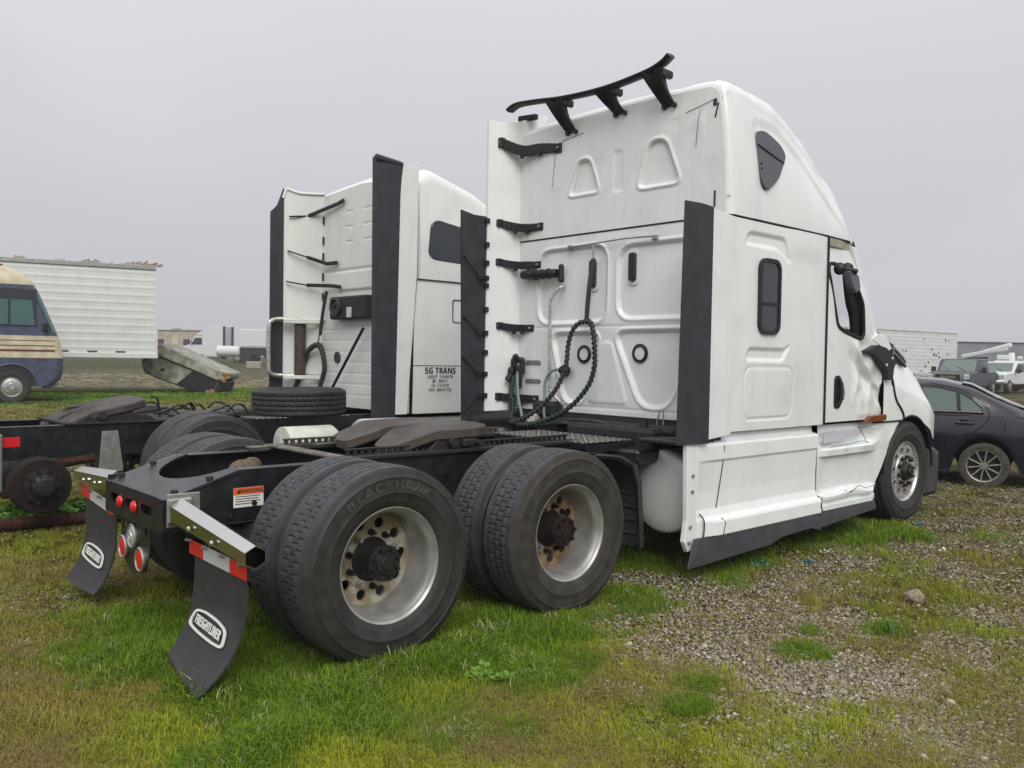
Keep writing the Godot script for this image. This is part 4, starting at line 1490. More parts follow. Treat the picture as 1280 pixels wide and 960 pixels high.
	for q in [[-0.25, 1.615], [0.365, 1.625]]:
		s = Shp.new()
		var X := s.axis(Vector3(2.972, q[1], q[0]), Vector3(-1, 0, 0))
		s.lathe([Vector2(0.078, 0), Vector2(0.078, 0.012), Vector2(0.070, 0.018), Vector2(0.056, 0.018), Vector2(0.052, 0.006)], 32, X)
		var pt := mk("drain_port", s, M.black_plastic, t)
		s = Shp.new()
		s.lathe([Vector2(0.054, 0.008), Vector2(0, 0.010)], 24, X)
		mk("port_cover", s, M.white_wall, pt)
	# electric and air lines
	hose(t, "spring_cord", [Vector3(2.905, 2.54, -0.11), Vector3(2.90, 2.46, -0.105), Vector3(2.89, 2.40, -0.10)], 0.010, M.steel)
	hose(t, "hose_drop", [Vector3(2.90, 2.42, -0.10), Vector3(2.88, 2.25, -0.115), Vector3(2.87, 2.05, -0.13), Vector3(2.87, 1.90, -0.14)], 0.020, M.hose_black)
	hose(t, "air_hose", [Vector3(2.86, 1.89, -0.13), Vector3(2.84, 1.88, -0.19), Vector3(2.82, 1.82, -0.25), Vector3(2.81, 1.70, -0.29), Vector3(2.79, 1.50, -0.30), Vector3(2.75, 1.30, -0.38), Vector3(2.68, 1.13, -0.52), Vector3(2.62, 1.04, -0.66), Vector3(2.66, 1.01, -0.85), Vector3(2.78, 1.13, -0.98), Vector3(2.85, 1.40, -1.03)], 0.018, M.hose_black, 0.010)
	hose(t, "air_hose", [Vector3(2.86, 1.89, -0.13), Vector3(2.84, 1.88, -0.07), Vector3(2.82, 1.82, -0.02), Vector3(2.81, 1.68, 0.01), Vector3(2.80, 1.50, 0.02), Vector3(2.78, 1.33, -0.04), Vector3(2.72, 1.15, -0.20), Vector3(2.62, 1.03, -0.42), Vector3(2.60, 0.995, -0.62), Vector3(2.68, 1.02, -0.82), Vector3(2.80, 1.20, -0.97)], 0.018, M.hose_green, 0.011)
	hose(t, "green_line", [Vector3(2.86, 1.52, -0.97), Vector3(2.83, 1.40, -0.95), Vector3(2.80, 1.22, -0.90), Vector3(2.76, 1.10, -0.82), Vector3(2.68, 1.03, -0.70), Vector3(2.60, 1.00, -0.50)], 0.013, M.hose_pale)
	hose(t, "loose_cable", [Vector3(2.93, 1.46, -0.42), Vector3(2.87, 1.47, -0.52), Vector3(2.85, 1.38, -0.60), Vector3(2.84, 1.22, -0.60), Vector3(2.80, 1.08, -0.56), Vector3(2.72, 1.01, -0.45)], 0.013, M.hose_pale)
	s = Shp.new()
	s.cyl(Vector3(2.93, 1.45, -0.40), Vector3(2.90, 1.48, -0.48), 0.05, 0.035, 12, 0.01)
	s.box(Vector3(2.91, 1.47, -0.42), Vector3(0.06, 0.10, 0.08), 0.02)
	mk("plug", s, M.black_plastic, t)
	s = Shp.new()
	s.box(Vector3(2.90, 1.50, -1.02), Vector3(0.05, 0.16, 0.18), 0.02)
	s.box(Vector3(2.86, 1.45, -1.06), Vector3(0.07, 0.08, 0.07), 0.02)
	s.box(Vector3(2.86, 1.40, -0.96), Vector3(0.06, 0.22, 0.05), 0.015)
	s.cyl(Vector3(2.86, 1.42, -1.06), Vector3(2.82, 1.36, -1.08), 0.032, 0.03, 12, 0.006)
	s.cyl(Vector3(2.85, 1.56, -0.98), Vector3(2.82, 1.60, -0.98), 0.028, 0.028, 12, 0.006)
	var gh := mk("coupling_holder", s, M.black_plastic, t)
	s = Shp.new()
	for y in [1.535, 1.365]:
		s.prism(rrect(-0.96, y - 0.018, -0.76, y + 0.018, 0.016), 0, 0.006, 0.002, rear_basis(2.945))
	mk("mounting_tab", s, M.steel, gh)
	for e in [0.0, 0.09]:
		var cq := []
		for k in 60:
			var a := k * 0.9
			cq.append(Vector3(2.86 + 0.014 * cos(a), 1.36 - k * 0.0042, -1.08 + e + 0.014 * sin(a)))
		s = Shp.new()
		s.tube(cq, 0.006, 5)
		mk("coiled_line", s, M.steel, t)
	# black pipe lying across the frame on the left and battery box
	s = Shp.new()
	s.cyl(Vector3(2.55, 0.985, -1.36), Vector3(2.72, 1.03, -0.84), 0.078, 0.078, 20, 0.01)
	s.cyl(Vector3(2.56, 0.985, -1.355), Vector3(2.552, 0.985, -1.375), 0.062, 0.062, 20)
	mk("intake_pipe", s, M.black_plastic, t)
	s = Shp.new()
	s.box(Vector3(2.62, 0.99, -1.43), Vector3(0.10, 0.13, 0.05), 0.01)
	s.box(Vector3(2.83, 1.02, -0.72), Vector3(0.10, 0.11, 0.10), 0.01)
	mk("pipe_clamp", s, M.white_dirty, t)
	s = Shp.new()
	s.box(Vector3(2.90, 1.12, -0.62), Vector3(0.16, 0.14, 0.28), 0.03)
	s.box(Vector3(2.88, 1.02, 0.25), Vector3(0.30, 0.08, 1.3), 0.03)
	s.box(Vector3(3.1, 0.86, -0.3), Vector3(0.5, 0.30, 1.5), 0.03)
	mk("underbody", s, M.chassis_dirt, t)
	s = Shp.new()
	s.tube(spline([Vector3(2.76, 1.02, -0.42), Vector3(2.74, 1.06, -0.1), Vector3(2.76, 1.05, 0.2), Vector3(2.86, 0.99, 0.4)]), 0.016, 7)
	s.tube(spline([Vector3(2.72, 0.99, -0.5), Vector3(2.70, 1.03, -0.2), Vector3(2.74, 1.0, 0.12)]), 0.018, 7)
	mk("wiring", s, M.hose_black, t)
	# roof spoiler bar on three brackets
	s = Shp.new()
	var bp := spline([Vector3(2.86, 3.865, -1.14), Vector3(2.84, 3.885, -1.0), Vector3(2.82, 3.85, -0.7), Vector3(2.80, 3.80, -0.35), Vector3(2.79, 3.775, 0.1), Vector3(2.79, 3.80, 0.5), Vector3(2.80, 3.84, 0.66), Vector3(2.80, 3.885, 0.74)], 5)
	rings = []
	for i in bp.size():
		var p: Vector3 = bp[i]
		var d: Vector3 = (bp[mini(i + 1, bp.size() - 1)] - bp[maxi(i - 1, 0)]).normalized()
		var sd := d.cross(Vector3.UP).normalized()
		var u := sd.cross(d)
		var ring := PackedVector3Array()
		for q in [[-0.055, 0.0], [-0.045, 0.026], [0.0, 0.032], [0.05, 0.018], [0.06, 0.0], [0.04, -0.03], [0.0, -0.036], [-0.04, -0.026]]:
			ring.push_back(p + sd * q[0] * 0.85 + u * q[1] * 0.66)
		rings.append(ring)
	s.loft(rings, false, true, true)
	s.fan(rings[0], Vector3(0, 0, -1))
	s.fan(rings[rings.size() - 1], Vector3(0, 0, 1))
	mk("spoiler_bar", s, M.black_plastic, t)
	for q in [[-0.45, 3.545, 3.80], [0.10, 3.595, 3.775], [0.60, 3.555, 3.80]]:
		s = Shp.new()
		var f: Vector3 = Vector3(2.94, q[1], q[0] + 0.03)
		var h: Vector3 = Vector3(2.81, q[2], q[0] - 0.02)
		rings = []
		for k in 8:
			var w := k / 7.0
			var c := f.lerp(h, w) + Vector3(-0.03 * sin(w * PI) , 0, 0)
			var hw := lerpf(0.055, 0.10, w * w)
			var dp := lerpf(0.012, 0.06, w)
			rings.append(PackedVector3Array([c + Vector3(-dp, 0, -hw), c + Vector3(-dp * 1.2, 0, -hw * 0.6), c + Vector3(-dp * 0.4, 0, 0), c + Vector3(-dp * 1.2, 0, hw * 0.6), c + Vector3(-dp, 0, hw), c + Vector3(0.01, 0, hw), c + Vector3(0.01, 0, -hw)]))
		s.loft(rings, false, false, true)
		s.fan(rings[7], Vector3.UP)
		s.box(h + Vector3(0.02, -0.035, 0.10), Vector3(0.12, 0.06, 0.05), 0.012)
		var br := mk("spoiler_bracket", s, M.black_plastic, t)
		s = Shp.new()
		for e in [-0.05, 0.05]:
			s.cyl(f + Vector3(0.005, 0.0, e), f + Vector3(-0.02, 0.0, e), 0.022, 0.020, 12, 0.004)
		mk("foot", s, M.black_plastic, br)
	# cracks and torn mounts at the right rear corner
	for pts in [[[2.93, 3.47, 0.93], [2.944, 3.40, 0.90], [2.947, 3.20, 0.88]], [[2.947, 3.475, 0.78], [2.946, 3.50, 0.92], [2.946, 3.53, 1.06]], [[2.955, 3.53, 1.10], [2.97, 3.40, 1.135], [2.985, 3.2, 1.165], [3.02, 2.95, 1.19]],
			[[2.985, 3.56, 1.128], [3.1, 3.60, 1.105], [3.25, 3.58, 1.10], [3.4, 3.66, 1.03]], [[3.05, 3.71, 0.96], [3.2, 3.74, 0.90], [3.3, 3.72, 0.98], [3.45, 3.74, 0.86], [3.6, 3.74, 0.80]], [[2.947, 3.49, -0.55], [2.947, 3.52, -0.28]], [[2.947, 3.46, -0.62], [2.947, 3.1, -0.66]]]:
		var q := []
		for p in pts:
			q.append(Vector3(p[0], p[1], p[2]))
		s = Shp.new()
		s.tube(spline(q, 4), 0.0022, 4)
		mk("paint_crack", s, M.crack, t)
	s = Shp.new()
	s.box(Vector3(2.955, 3.50, 1.045), Vector3(0.03, 0.05, 0.035), 0.008)
	s.box(Vector3(2.955, 3.44, 1.06), Vector3(0.02, 0.11, 0.014), 0.004, Basis(Vector3(1, 0, 0), 0.25))
	s.box(Vector3(2.952, 2.785, 1.06), Vector3(0.02, 0.12, 0.014), 0.003)
	mk("broken_mount", s, M.black_plastic, t)
	s = Shp.new()
	rng.seed = 4
	for k in 9:
		var o := []
		var w := rng.randf_range(0.012, 0.03)
		var h := rng.randf_range(0.004, 0.016)
		for m in 7:
			var a := TAU * m / 7.0
			var r := rng.randf_range(0.5, 1.1)
			o.append(Vector2(0.93 + 0.030 * k + w * r * cos(a), 2.765 + rng.randf_range(-0.006, 0.006) + 0.012 * (k % 3) + h * r * sin(a)))
		s.prism(rounded(o, 0.004, 2), 0.0, 0.002, 0.0, rear_basis(2.953))
	mk("adhesive_mark", s, M.tan, t)

func door_front(y: float) -> float:
	return tab([[1.06, 5.56], [1.55, 5.56], [1.85, 5.37], [2.44, 5.02], [2.58, 4.90]], y)

func cab_front(t: Node3D) -> void:
	var s := Shp.new()
	var win := rounded([Vector2(4.485, 2.36), Vector2(4.615, 1.905), Vector2(4.70, 1.865), Vector2(5.06, 1.79), Vector2(5.135, 1.83), Vector2(5.10, 2.10), Vector2(4.95, 2.33), Vector2(4.74, 2.43), Vector2(4.52, 2.44)], 0.06, 3)
	for e in [1.0, -1.0]:
		s = Shp.new()
		var nu := 90 if e > 0 else 40
		var nv := 110 if e > 0 else 50
		var at := func(u: float, w: float) -> Vector3:
			var y := lerpf(1.06, 2.575, w)
			var x := lerpf(4.44, door_front(y), u)
			var z := 1.205 - 0.05 * ss(2.1, 2.6, y) - 0.02 * ss(5.0, 5.5, x)
			if e > 0:
				var k := ss(4.75, 5.15, x) * (1.0 - ss(1.72, 1.86, y)) * ss(1.06, 1.12, y)
				var f := absf(fn.get_noise_2d(x * 20.0 + y * 16.0, y * 17.0 - x * 10.0))
				z += k * (0.075 * (0.22 - f) - 0.045 * groove((y - 1.42) - (5.3 - x) * 0.5, 0.16) + 0.02 * groove((y - 1.62) + (x - 5.1) * 0.7, 0.07))
			return Vector3(x, y, z * e)
		s.grid(nu, nv, at, e < 0, func(u: float, w: float) -> bool:
			var p: Vector3 = at.call(u, w)
			return sdf(Vector2(p.x, p.y), win) > 0.0)
		var door := mk("door", s, M.white_paint, t)
		if e > 0:
			door.set_meta("label", "dented passenger door with open window")
		s = Shp.new()
		var ring := []
		for q in win:
			ring.append(Vector3(q.x, q.y, e * (1.205 - 0.05 * ss(2.1, 2.6, q.y) - 0.02 * ss(5.0, 5.5, q.x))))
		s.tube(ring, 0.017, 6, false, true)
		mk("window_seal", s, M.seam, door)
		s = Shp.new()
		s.prism(rrect(4.585, 1.175, 4.705, 1.465, 0.045), 0.0, 0.012, 0.004, Transform3D(Basis.IDENTITY, Vector3(0, 0, 1.203)) if e > 0 else Transform3D(Basis(Vector3(-1, 0, 0), Vector3(0, 1, 0), Vector3(0, 0, -1)), Vector3(9.29, 0, -1.203)))
		s.tube(spline([Vector3(4.655, 1.44, e * 1.215), Vector3(4.665, 1.38, e * 1.235), Vector3(4.66, 1.26, e * 1.235), Vector3(4.645, 1.20, e * 1.215)]), 0.018, 8)
		mk("door_handle", s, M.black_plastic, door)
		s = Shp.new()
		s.tube(spline([Vector3(4.672, 1.40, e * 1.246), Vector3(4.675, 1.33, e * 1.254), Vector3(4.668, 1.25, e * 1.246)]), 0.010, 6)
		mk("handle_chrome", s, M.chrome, door)
		# lintel over the door, pillar and inner trim
		s = Shp.new()
		var ra := []
		for q in [[4.42, 2.60, 1.205, 2.645], [4.70, 2.60, 1.19, 2.645], [4.88, 2.585, 1.165, 2.64], [5.0, 2.50, 1.15, 2.62], [5.12, 2.38, 1.13, 2.60]]:
			ra.append(PackedVector3Array([Vector3(q[0], q[3], e * q[2]), Vector3(q[0] + 0.01, q[1] - 0.015, e * (q[2] - 0.02)), Vector3(q[0], q[1] - 0.03, e * (q[2] - 0.06))]))
		s.loft(ra, true, e < 0)
		mk("door_lintel", s, M.cream_trim, t)
		s = Shp.new()
		var pil := []
		for k in 9:
			var y := lerpf(2.62, 1.52, k / 8.0)
			var xd := door_front(minf(y, 2.575)) + 0.012
			var xw := tab([[1.52, 5.62], [1.80, 5.66], [2.66, 5.13]], y)
			pil.append(PackedVector3Array([Vector3(xd - 0.02, y, e * (1.13 if y > 2.0 else 1.15)), Vector3(xd, y, e * 1.175), Vector3(lerpf(xd, xw, 0.6), y, e * 1.15), Vector3(xw, y, e * 1.07), Vector3(xw - 0.03, y, e * 1.03), Vector3(xd - 0.02, y, e * 1.08)]))
		s.loft(pil, false, e > 0)
		mk("windscreen_pillar", s, M.white_paint, t)
		s = Shp.new()
		for q in [[[4.95, 2.42], [5.02, 2.16], [5.10, 2.02], [5.16, 1.80]]]:
			var pp := []
			for m in q:
				pp.append(Vector3(m[0] + 0.05, m[1], e * 1.10))
			s.tube(spline(pp), 0.055, 8)
		mk("pillar_trim", s, M.interior, t)
	# left window keeps its glass
	s = Shp.new()
	s.prism(win, 0.0, 0.004, 0.0, side_basis(-1.185))
	mk("left_window_pane", s, M.clear_glass, t)
	# windscreen, visor, cowl
	s = Shp.new()
	s.grid(24, 10, func(u: float, w: float) -> Vector3:
		var z := lerpf(-1.06, 1.06, u)
		var b := 1.0 - pow(absf(z) / 1.06, 2.2)
		return Vector3(lerpf(5.64 + 0.22 * b, 5.13 + 0.17 * b, w), lerpf(1.80, 2.665, w), z), false)
	mk("windscreen", s, M.clear_glass, t)
	s = Shp.new()
	s.grid(24, 2, func(u: float, w: float) -> Vector3:
		var z := lerpf(-1.06, 1.06, u)
		var b := 1.0 - pow(absf(z) / 1.06, 2.2)
		return Vector3(lerpf(5.18, 5.28, w) + 0.20 * b, lerpf(2.70, 2.55, w), z), false)
	mk("sun_visor", s, M.grey_strip, t)
	s = Shp.new()
	s.box(Vector3(5.35, 1.66, 0), Vector3(0.55, 0.30, 2.1), 0.06)
	s.box(Vector3(5.15, 1.62, -0.45), Vector3(0.3, 0.3, 0.7), 0.06)
	var dash := mk("dashboard", s, M.interior, t)
	s = Shp.new()
	var wr := []
	for k in 28:
		var a := TAU * k / 28
		wr.append(Vector3(4.98, 1.78, -0.45) + Basis(Vector3(0, 0, 1), 0.5) * Vector3(0, 0.22 * cos(a), 0.22 * sin(a)))
	s.tube(wr, 0.017, 7, false, true)
	s.beam(Vector3(4.98, 1.78, -0.45), Vector3(5.2, 1.6, -0.45), 0.05, 0.05, 0.01)
	s.beam(wr[7], wr[21], 0.03, 0.02, 0.005)
	mk("steering_wheel", s, M.black_plastic, t)
	for z in [-0.5, 0.5]:
		s = Shp.new()
		s.box(Vector3(4.55, 1.42, z), Vector3(0.5, 0.16, 0.5), 0.06)
		s.box(Vector3(4.36, 1.62, z), Vector3(0.14, 0.5, 0.5), 0.05, Basis(Vector3(0, 0, 1), 0.15))
		mk("seat", s, M.interior, t)
	# right lookdown mirror over the window
	s = Shp.new()
	s.ball(Vector3(4.56, 2.385, 1.24), Vector3(0.045, 0.055, 0.05), 12, 8)
	s.ball(Vector3(4.62, 2.40, 1.28), Vector3(0.05, 0.04, 0.05), 12, 8)
	s.tube([Vector3(4.57, 2.37, 1.20), Vector3(4.58, 2.38, 1.30), Vector3(4.66, 2.36, 1.34)], 0.025, 8)
	var mm := mk("mirror_arm", s, M.black_plastic, t)
	s = Shp.new()
	var mp := rounded([Vector2(4.55, 2.37), Vector2(4.74, 2.35), Vector2(4.79, 2.22), Vector2(4.70, 2.17), Vector2(4.63, 2.23)], 0.04)
	s.prism(mp, 0.0, 0.07, 0.02, side_basis(1.26))
	mk("lookdown_mirror", s, M.grey_panel, mm)
	# hood
	var rings := []
	for k in 40:
		rings.append(hood_ring(lerpf(5.58, 7.36, k / 39.0)))
	s = Shp.new()
	s.loft(rings, false, true)
	var last: PackedVector3Array = rings[39]
	var nose := PackedVector3Array()
	for p in last:
		nose.push_back(Vector3(7.44, lerpf(p.y, 1.1, 0.12), p.z * 0.90))
	s.loft([last, nose], false, true)
	s.fan(nose, Vector3(1, 0, 0))
	mk("hood", s, M.white_paint, t)
	s = Shp.new()
	for z in [-0.5, -0.3, -0.1, 0.1, 0.3, 0.5]:
		s.box(Vector3(7.45, 1.05, z), Vector3(0.03, 0.5, 0.03), 0.005)
	for y in [0.85, 0.97, 1.09, 1.21]:
		s.box(Vector3(7.455, y, 0), Vector3(0.03, 0.03, 1.15), 0.005)
	mk("grille", s, M.chrome, t)
	for e in [1.0, -1.0]:
		s = Shp.new()
		s.ball(Vector3(7.30, 0.98, e * 0.74), Vector3(0.16, 0.12, 0.16), 16, 10)
		mk("headlight", s, M.clear_lens, t)
		# inner wheel house
		s = Shp.new()
		var arc := []
		for k in 15:
			var a := PI * k / 14.0
			arc.append(PackedVector3Array([Vector3(6.22 + 0.57 * cos(a), 0.52 + 0.54 * sin(a), e * 0.75), Vector3(6.22 + 0.57 * cos(a), 0.52 + 0.54 * sin(a), e * 1.19)]))
		s.loft(arc)
		s.tube(arc.map(func(q): return q[1]), 0.010, 6)
		mk("wheel_arch", s, M.black_plastic, t)
		s = Shp.new()
		s.box(Vector3(6.86, 0.44, e * 1.06), Vector3(0.36, 0.50, 0.24), 0.05)
		s.box(Vector3(6.78, 0.66, e * 1.13), Vector3(0.30, 0.09, 0.10), 0.03)
		mk("bumper_end", s, M.grey_strip, t)
	s = Shp.new()
	s.box(Vector3(7.30, 0.46, 0), Vector3(0.28, 0.46, 1.8), 0.08)
	mk("bumper", s, M.grey_strip, t)
	# open seam of the tilted hood, mirror mount, cowl vent
	s = Shp.new()
	s.tube(spline([Vector3(5.66, 1.60, 1.175), Vector3(5.70, 1.50, 1.19), Vector3(5.76, 1.42, 1.20), Vector3(5.80, 1.32, 1.202), Vector3(5.86, 1.22, 1.203), Vector3(6.0, 1.11, 1.204), Vector3(6.04, 1.03, 1.204)]), 0.013, 6)
	s.box(Vector3(5.72, 1.022, 1.190), Vector3(0.62, 0.014, 0.03))
	mk("hood_gap", s, M.seam, t)
	s = Shp.new()
	s.prism(rounded([Vector2(5.11, 1.685), Vector2(5.34, 1.75), Vector2(5.52, 1.725), Vector2(5.66, 1.665), Vector2(5.76, 1.60), Vector2(5.69, 1.54), Vector2(5.67, 1.42), Vector2(5.57, 1.42), Vector2(5.55, 1.50), Vector2(5.46, 1.57), Vector2(5.31, 1.65)], 0.03), 0.0, 0.06, 0.012, side_basis(1.185))
	var mt := mk("broken_mirror_mount", s, M.black_plastic, t)
	s = Shp.new()
	for q in [[5.64, 1.63], [5.52, 1.565]]:
		s.cyl(Vector3(q[0], q[1], 1.24), Vector3(q[0], q[1], 1.252), 0.013, 0.013, 10)
	mk("bolt", s, M.print_white, mt)
	s = Shp.new()
	s.prism(rounded([Vector2(5.30, 1.80), Vector2(5.42, 1.86), Vector2(5.60, 1.84), Vector2(5.74, 1.72), Vector2(5.64, 1.69), Vector2(5.42, 1.76)], 0.03), -0.02, 0.05, 0.015, side_basis(1.15))
	mk("cowl_corner", s, M.white_paint, t)
	s = Shp.new()
	var vp := [Vector2(5.80, 1.815), Vector2(5.95, 1.775), Vector2(6.22, 1.655), Vector2(6.30, 1.54), Vector2(6.11, 1.59), Vector2(5.90, 1.68)]
	s.prism(PackedVector2Array(vp), 0.0, 0.05, 0.012, side_basis(1.065))
	s.tube([Vector3(5.60, 1.97, 1.0), Vector3(5.75, 1.87, 1.04), Vector3(5.85, 1.80, 1.06)], 0.02, 6)
	var cv := mk("cowl_vent", s, M.black_plastic, t)
	s = Shp.new()
	for k in 2:
		s.beam(Vector3(5.97, 1.735 - 0.045 * k, 1.118), Vector3(6.25, 1.60 - 0.03 * k, 1.118), 0.008, 0.012)
	s.beam(Vector3(5.935, 1.77, 1.12), Vector3(5.955, 1.67, 1.12), 0.012, 0.02)
	mk("vent_slat", s, M.steel, cv)
	s = Shp.new()
	s.prism(rounded([Vector2(5.14, 1.035), Vector2(5.57, 1.04), Vector2(5.57, 1.100), Vector2(5.26, 1.092)], 0.02), 0.0, 0.055, 0.012, side_basis(1.185))
	mk("side_marker", s, M.amber, t)

func hood_ring(x: float) -> PackedVector3Array:
	var T := [[5.58, 1.03, 1.45, 1.80, 1.14, 1.94, 1.98], [5.75, 1.03, 1.42, 1.77, 1.10, 1.91, 1.96], [6.22, 1.03, 1.32, 1.66, 1.03, 1.82, 1.87], [6.60, 0.95, 1.22, 1.54, 1.0, 1.74, 1.80], [6.9, 0.80, 1.13, 1.41, 0.97, 1.63, 1.70], [7.15, 0.76, 1.05, 1.27, 0.93, 1.50, 1.60], [7.30, 0.76, 0.98, 1.12, 0.88, 1.34, 1.46], [7.36, 0.76, 0.92, 1.0, 0.84, 1.2, 1.34]]
	var yb := tab(T, x, 1)
	var d := 0.565 * 0.565 - pow(x - 6.22, 2.0)
	if d > 0.0:
		yb = maxf(yb, 0.505 + sqrt(d))
	if x < 6.22 and x > 5.66:
		yb = maxf(yb if d > 0 else 1.03, 1.03)
	var zb := tab([[5.58, 1.20], [6.7, 1.20], [7.0, 1.12], [7.2, 1.0], [7.36, 0.86]], x)
	var half := [Vector2(zb, yb), Vector2(zb, maxf(yb + 0.02, tab(T, x, 2) - 0.06)), Vector2(zb - 0.025, maxf(yb + 0.06, tab(T, x, 2))), Vector2(lerpf(zb, tab(T, x, 4), 0.55), lerpf(tab(T, x, 2), tab(T, x, 3), 0.45)), Vector2(tab(T, x, 4), tab(T, x, 3)), Vector2(tab(T, x, 4) - 0.12, lerpf(tab(T, x, 3), tab(T, x, 5), 0.55)), Vector2(0.66, tab(T, x, 5)), Vector2(0.3, tab(T, x, 6))]
	var ring := PackedVector3Array()
	for q in half:
		ring.push_back(Vector3(x, q.y, q.x))
	half.reverse()
	for q in half:
		ring.push_back(Vector3(x, q.y, -q.x))
	return ring

func cab_skirt(t: Node3D) -> void:
	for e in [1.0, -1.0]:
		# long fairing below the sleeper
		var s := Shp.new()
		var rings := []
		for k in 41:
			var x := lerpf(2.46, 4.30, k / 40.0)
			var f := ss(2.9, 2.5, x)
			var lx := lerpf(x, x + 0.10, 0.0)
			var out := ss(2.46, 2.85, x)
			var a := PackedVector3Array()
			for q in [[1.035, 1.155], [0.985, 1.165], [0.972, 1.215], [0.955, 1.222], [0.855, 1.225], [0.835, 1.212 + 0.013 * (1.0 - out)], [0.62, 1.205], [0.50, 1.208], [0.445, 1.222], [0.42, 1.222 + 0.05 * out], [0.405, 1.222 + 0.056 * out], [0.315, 1.226 + 0.056 * out], [0.295, 1.222 + 0.04 * out]]:
				var y: float = q[0]
				if y < 0.5:
					y = y + 0.02 * (1.0 - out) - 0.03 * (1.0 - out) * (0.5 - y) * 4.0
				if y > 1.0 and x < 2.85:
					y = 0.985
				a.push_back(Vector3(lx, y, e * q[1]))
			rings.append(a)
		s.loft(rings, true, e < 0)
		var sk := mk("side_skirt", s, M.white_paint, t)
		# rear flange with bolts
		s = Shp.new()
		s.prism(PackedVector2Array([Vector2(2.435, 0.975), Vector2(2.58, 0.975), Vector2(2.565, 0.45), Vector2(2.60, 0.23), Vector2(2.47, 0.225), Vector2(2.425, 0.30), Vector2(2.45, 0.45)]), -0.03, 0.012, 0.006, side_basis(e * 1.222))
		mk("skirt_flange", s, M.white_paint, sk)
		s = Shp.new()
		for q in [[2.505, 0.76], [2.50, 0.65], [2.485, 0.40], [2.47, 0.29]]:
			s.cyl(Vector3(q[0], q[1], e * 1.23), Vector3(q[0], q[1], e * 1.246), 0.016, 0.012, 8)
		mk("skirt_bolts", s, M.steel, sk)
		# joints
		s = Shp.new()
		s.tube(spline([Vector3(2.905, 0.95, e * 1.226), Vector3(2.90, 0.80, e * 1.215), Vector3(2.83, 0.50, e * 1.215)]), 0.0035, 5)
		s.tube([Vector3(2.83, 0.43, e * 1.265), Vector3(2.86, 0.40, e * 1.279), Vector3(2.83, 0.31, e * 1.283)], 0.0035, 5)
		s.tube(spline([Vector3(2.59, 0.48, e * 1.236), Vector3(2.62, 0.42, e * 1.26), Vector3(2.60, 0.24, e * 1.262)]), 0.0055, 5)
		mk("skirt_seam", s, M.seam, sk)
		# rubber along the bottom
		for q in [[2.50, 4.26, 0.0], [4.27, 5.32, 1.0]]:
			s = Shp.new()
			rings = []
			for k in 13:
				var f := k / 12.0
				var x := lerpf(q[0], q[1], f)
				var yt := 0.315 if q[2] == 0.0 else lerpf(0.31, 0.335, f)
				var yb := (lerpf(0.125, 0.175, f) if f < 0.9 else 0.17) if q[2] == 0.0 else lerpf(0.185, 0.235, f)
				if q[2] == 0.0 and f > 0.6 and f < 0.95:
					yb += 0.035
				var zo := 1.27 if q[2] == 0.0 else 1.255
				if q[2] == 0.0 and f < 0.15:
					x -= 0.10 * (1.0 - f / 0.15) * 0.0
				rings.append(PackedVector3Array([Vector3(x + 0.05 * (1 - f), yt, e * zo), Vector3(x, (yt + yb) * 0.5, e * (zo + 0.012)), Vector3(x - 0.10 * (1.0 - f) * (1.0 if q[2] == 0.0 else 0.0), yb, e * (zo + 0.02)), Vector3(x - 0.10 * (1.0 - f) * (1.0 if q[2] == 0.0 else 0.0), yb, e * (zo + 0.008)), Vector3(x, yt, e * (zo - 0.015))]))
			s.loft(rings, true, e < 0, true)
			s.fan(rings[0], Vector3(-1, 0, 0)); s.fan(rings[12], Vector3(1, 0, 0))
			mk("skirt_rubber", s, M.grey_strip, t)
		# step panel ahead of it, crushed on the right
		s = Shp.new()
		rings = []
		for k in 49:
			var f := k / 48.0
			var x := lerpf(4.30, 5.62, f)
			var a := PackedVector3Array()
			var dent := 0.0
			for q in [[1.03, 1.13], [0.985, 1.14], [0.975, 1.175], [0.86, 1.115], [0.845, 1.13], [0.842, 1.235], [0.825, 1.25], [0.775, 1.245], [0.765, 1.205], [0.60, 1.198], [0.48, 1.195], [0.452, 1.205], [0.440, 1.255], [0.425, 1.265], [0.40, 1.262], [0.385, 1.232], [0.362, 1.230], [0.355, 1.262], [0.315, 1.262]]:
				var y: float = q[0]
				var z: float = q[1]
				var fx := x
				if x > 5.20:   # panel sweeps up round the wheel
					var arch := 5.42 + 0.30 * ss(0.35, 0.80, y) + 0.22 * ss(0.80, 1.0, y)
					fx = lerpf(5.20, arch, (x - 5.20) / 0.42)
					z = lerpf(z, 1.195, ss(5.25, 5.5, fx))
				if x < 4.45:
					z = lerpf(1.215 if y > 0.44 else 1.255, z, ss(4.30, 4.45, x))
				if e > 0:
					var nn := fn.get_noise_2d(fx * 60.0, y * 90.0)
					z += 0.018 * nn * ss(4.5, 4.7, fx) * (groove(y - 0.83, 0.08) + groove(y - 0.42, 0.08))
					y += 0.022 * fn.get_noise_2d(fx * 45.0, 40.0) * groove(y - 0.43, 0.07) * ss(4.45, 4.6, fx) + 0.015 * sin((fx - 4.5) * 5.0) * groove(y - 0.43, 0.07) * ss(4.5, 4.7, fx) * (1.0 - ss(5.2, 5.4, fx))
					y += 0.01 * fn.get_noise_2d(fx * 45.0, 80.0) * groove(y - 0.83, 0.06) * ss(4.6, 4.8, fx)
				a.push_back(Vector3(fx, y, e * z))
			rings.append(a)
		s.loft(rings, true, e < 0)
		var sp := mk("step_panel", s, M.white_paint, t)
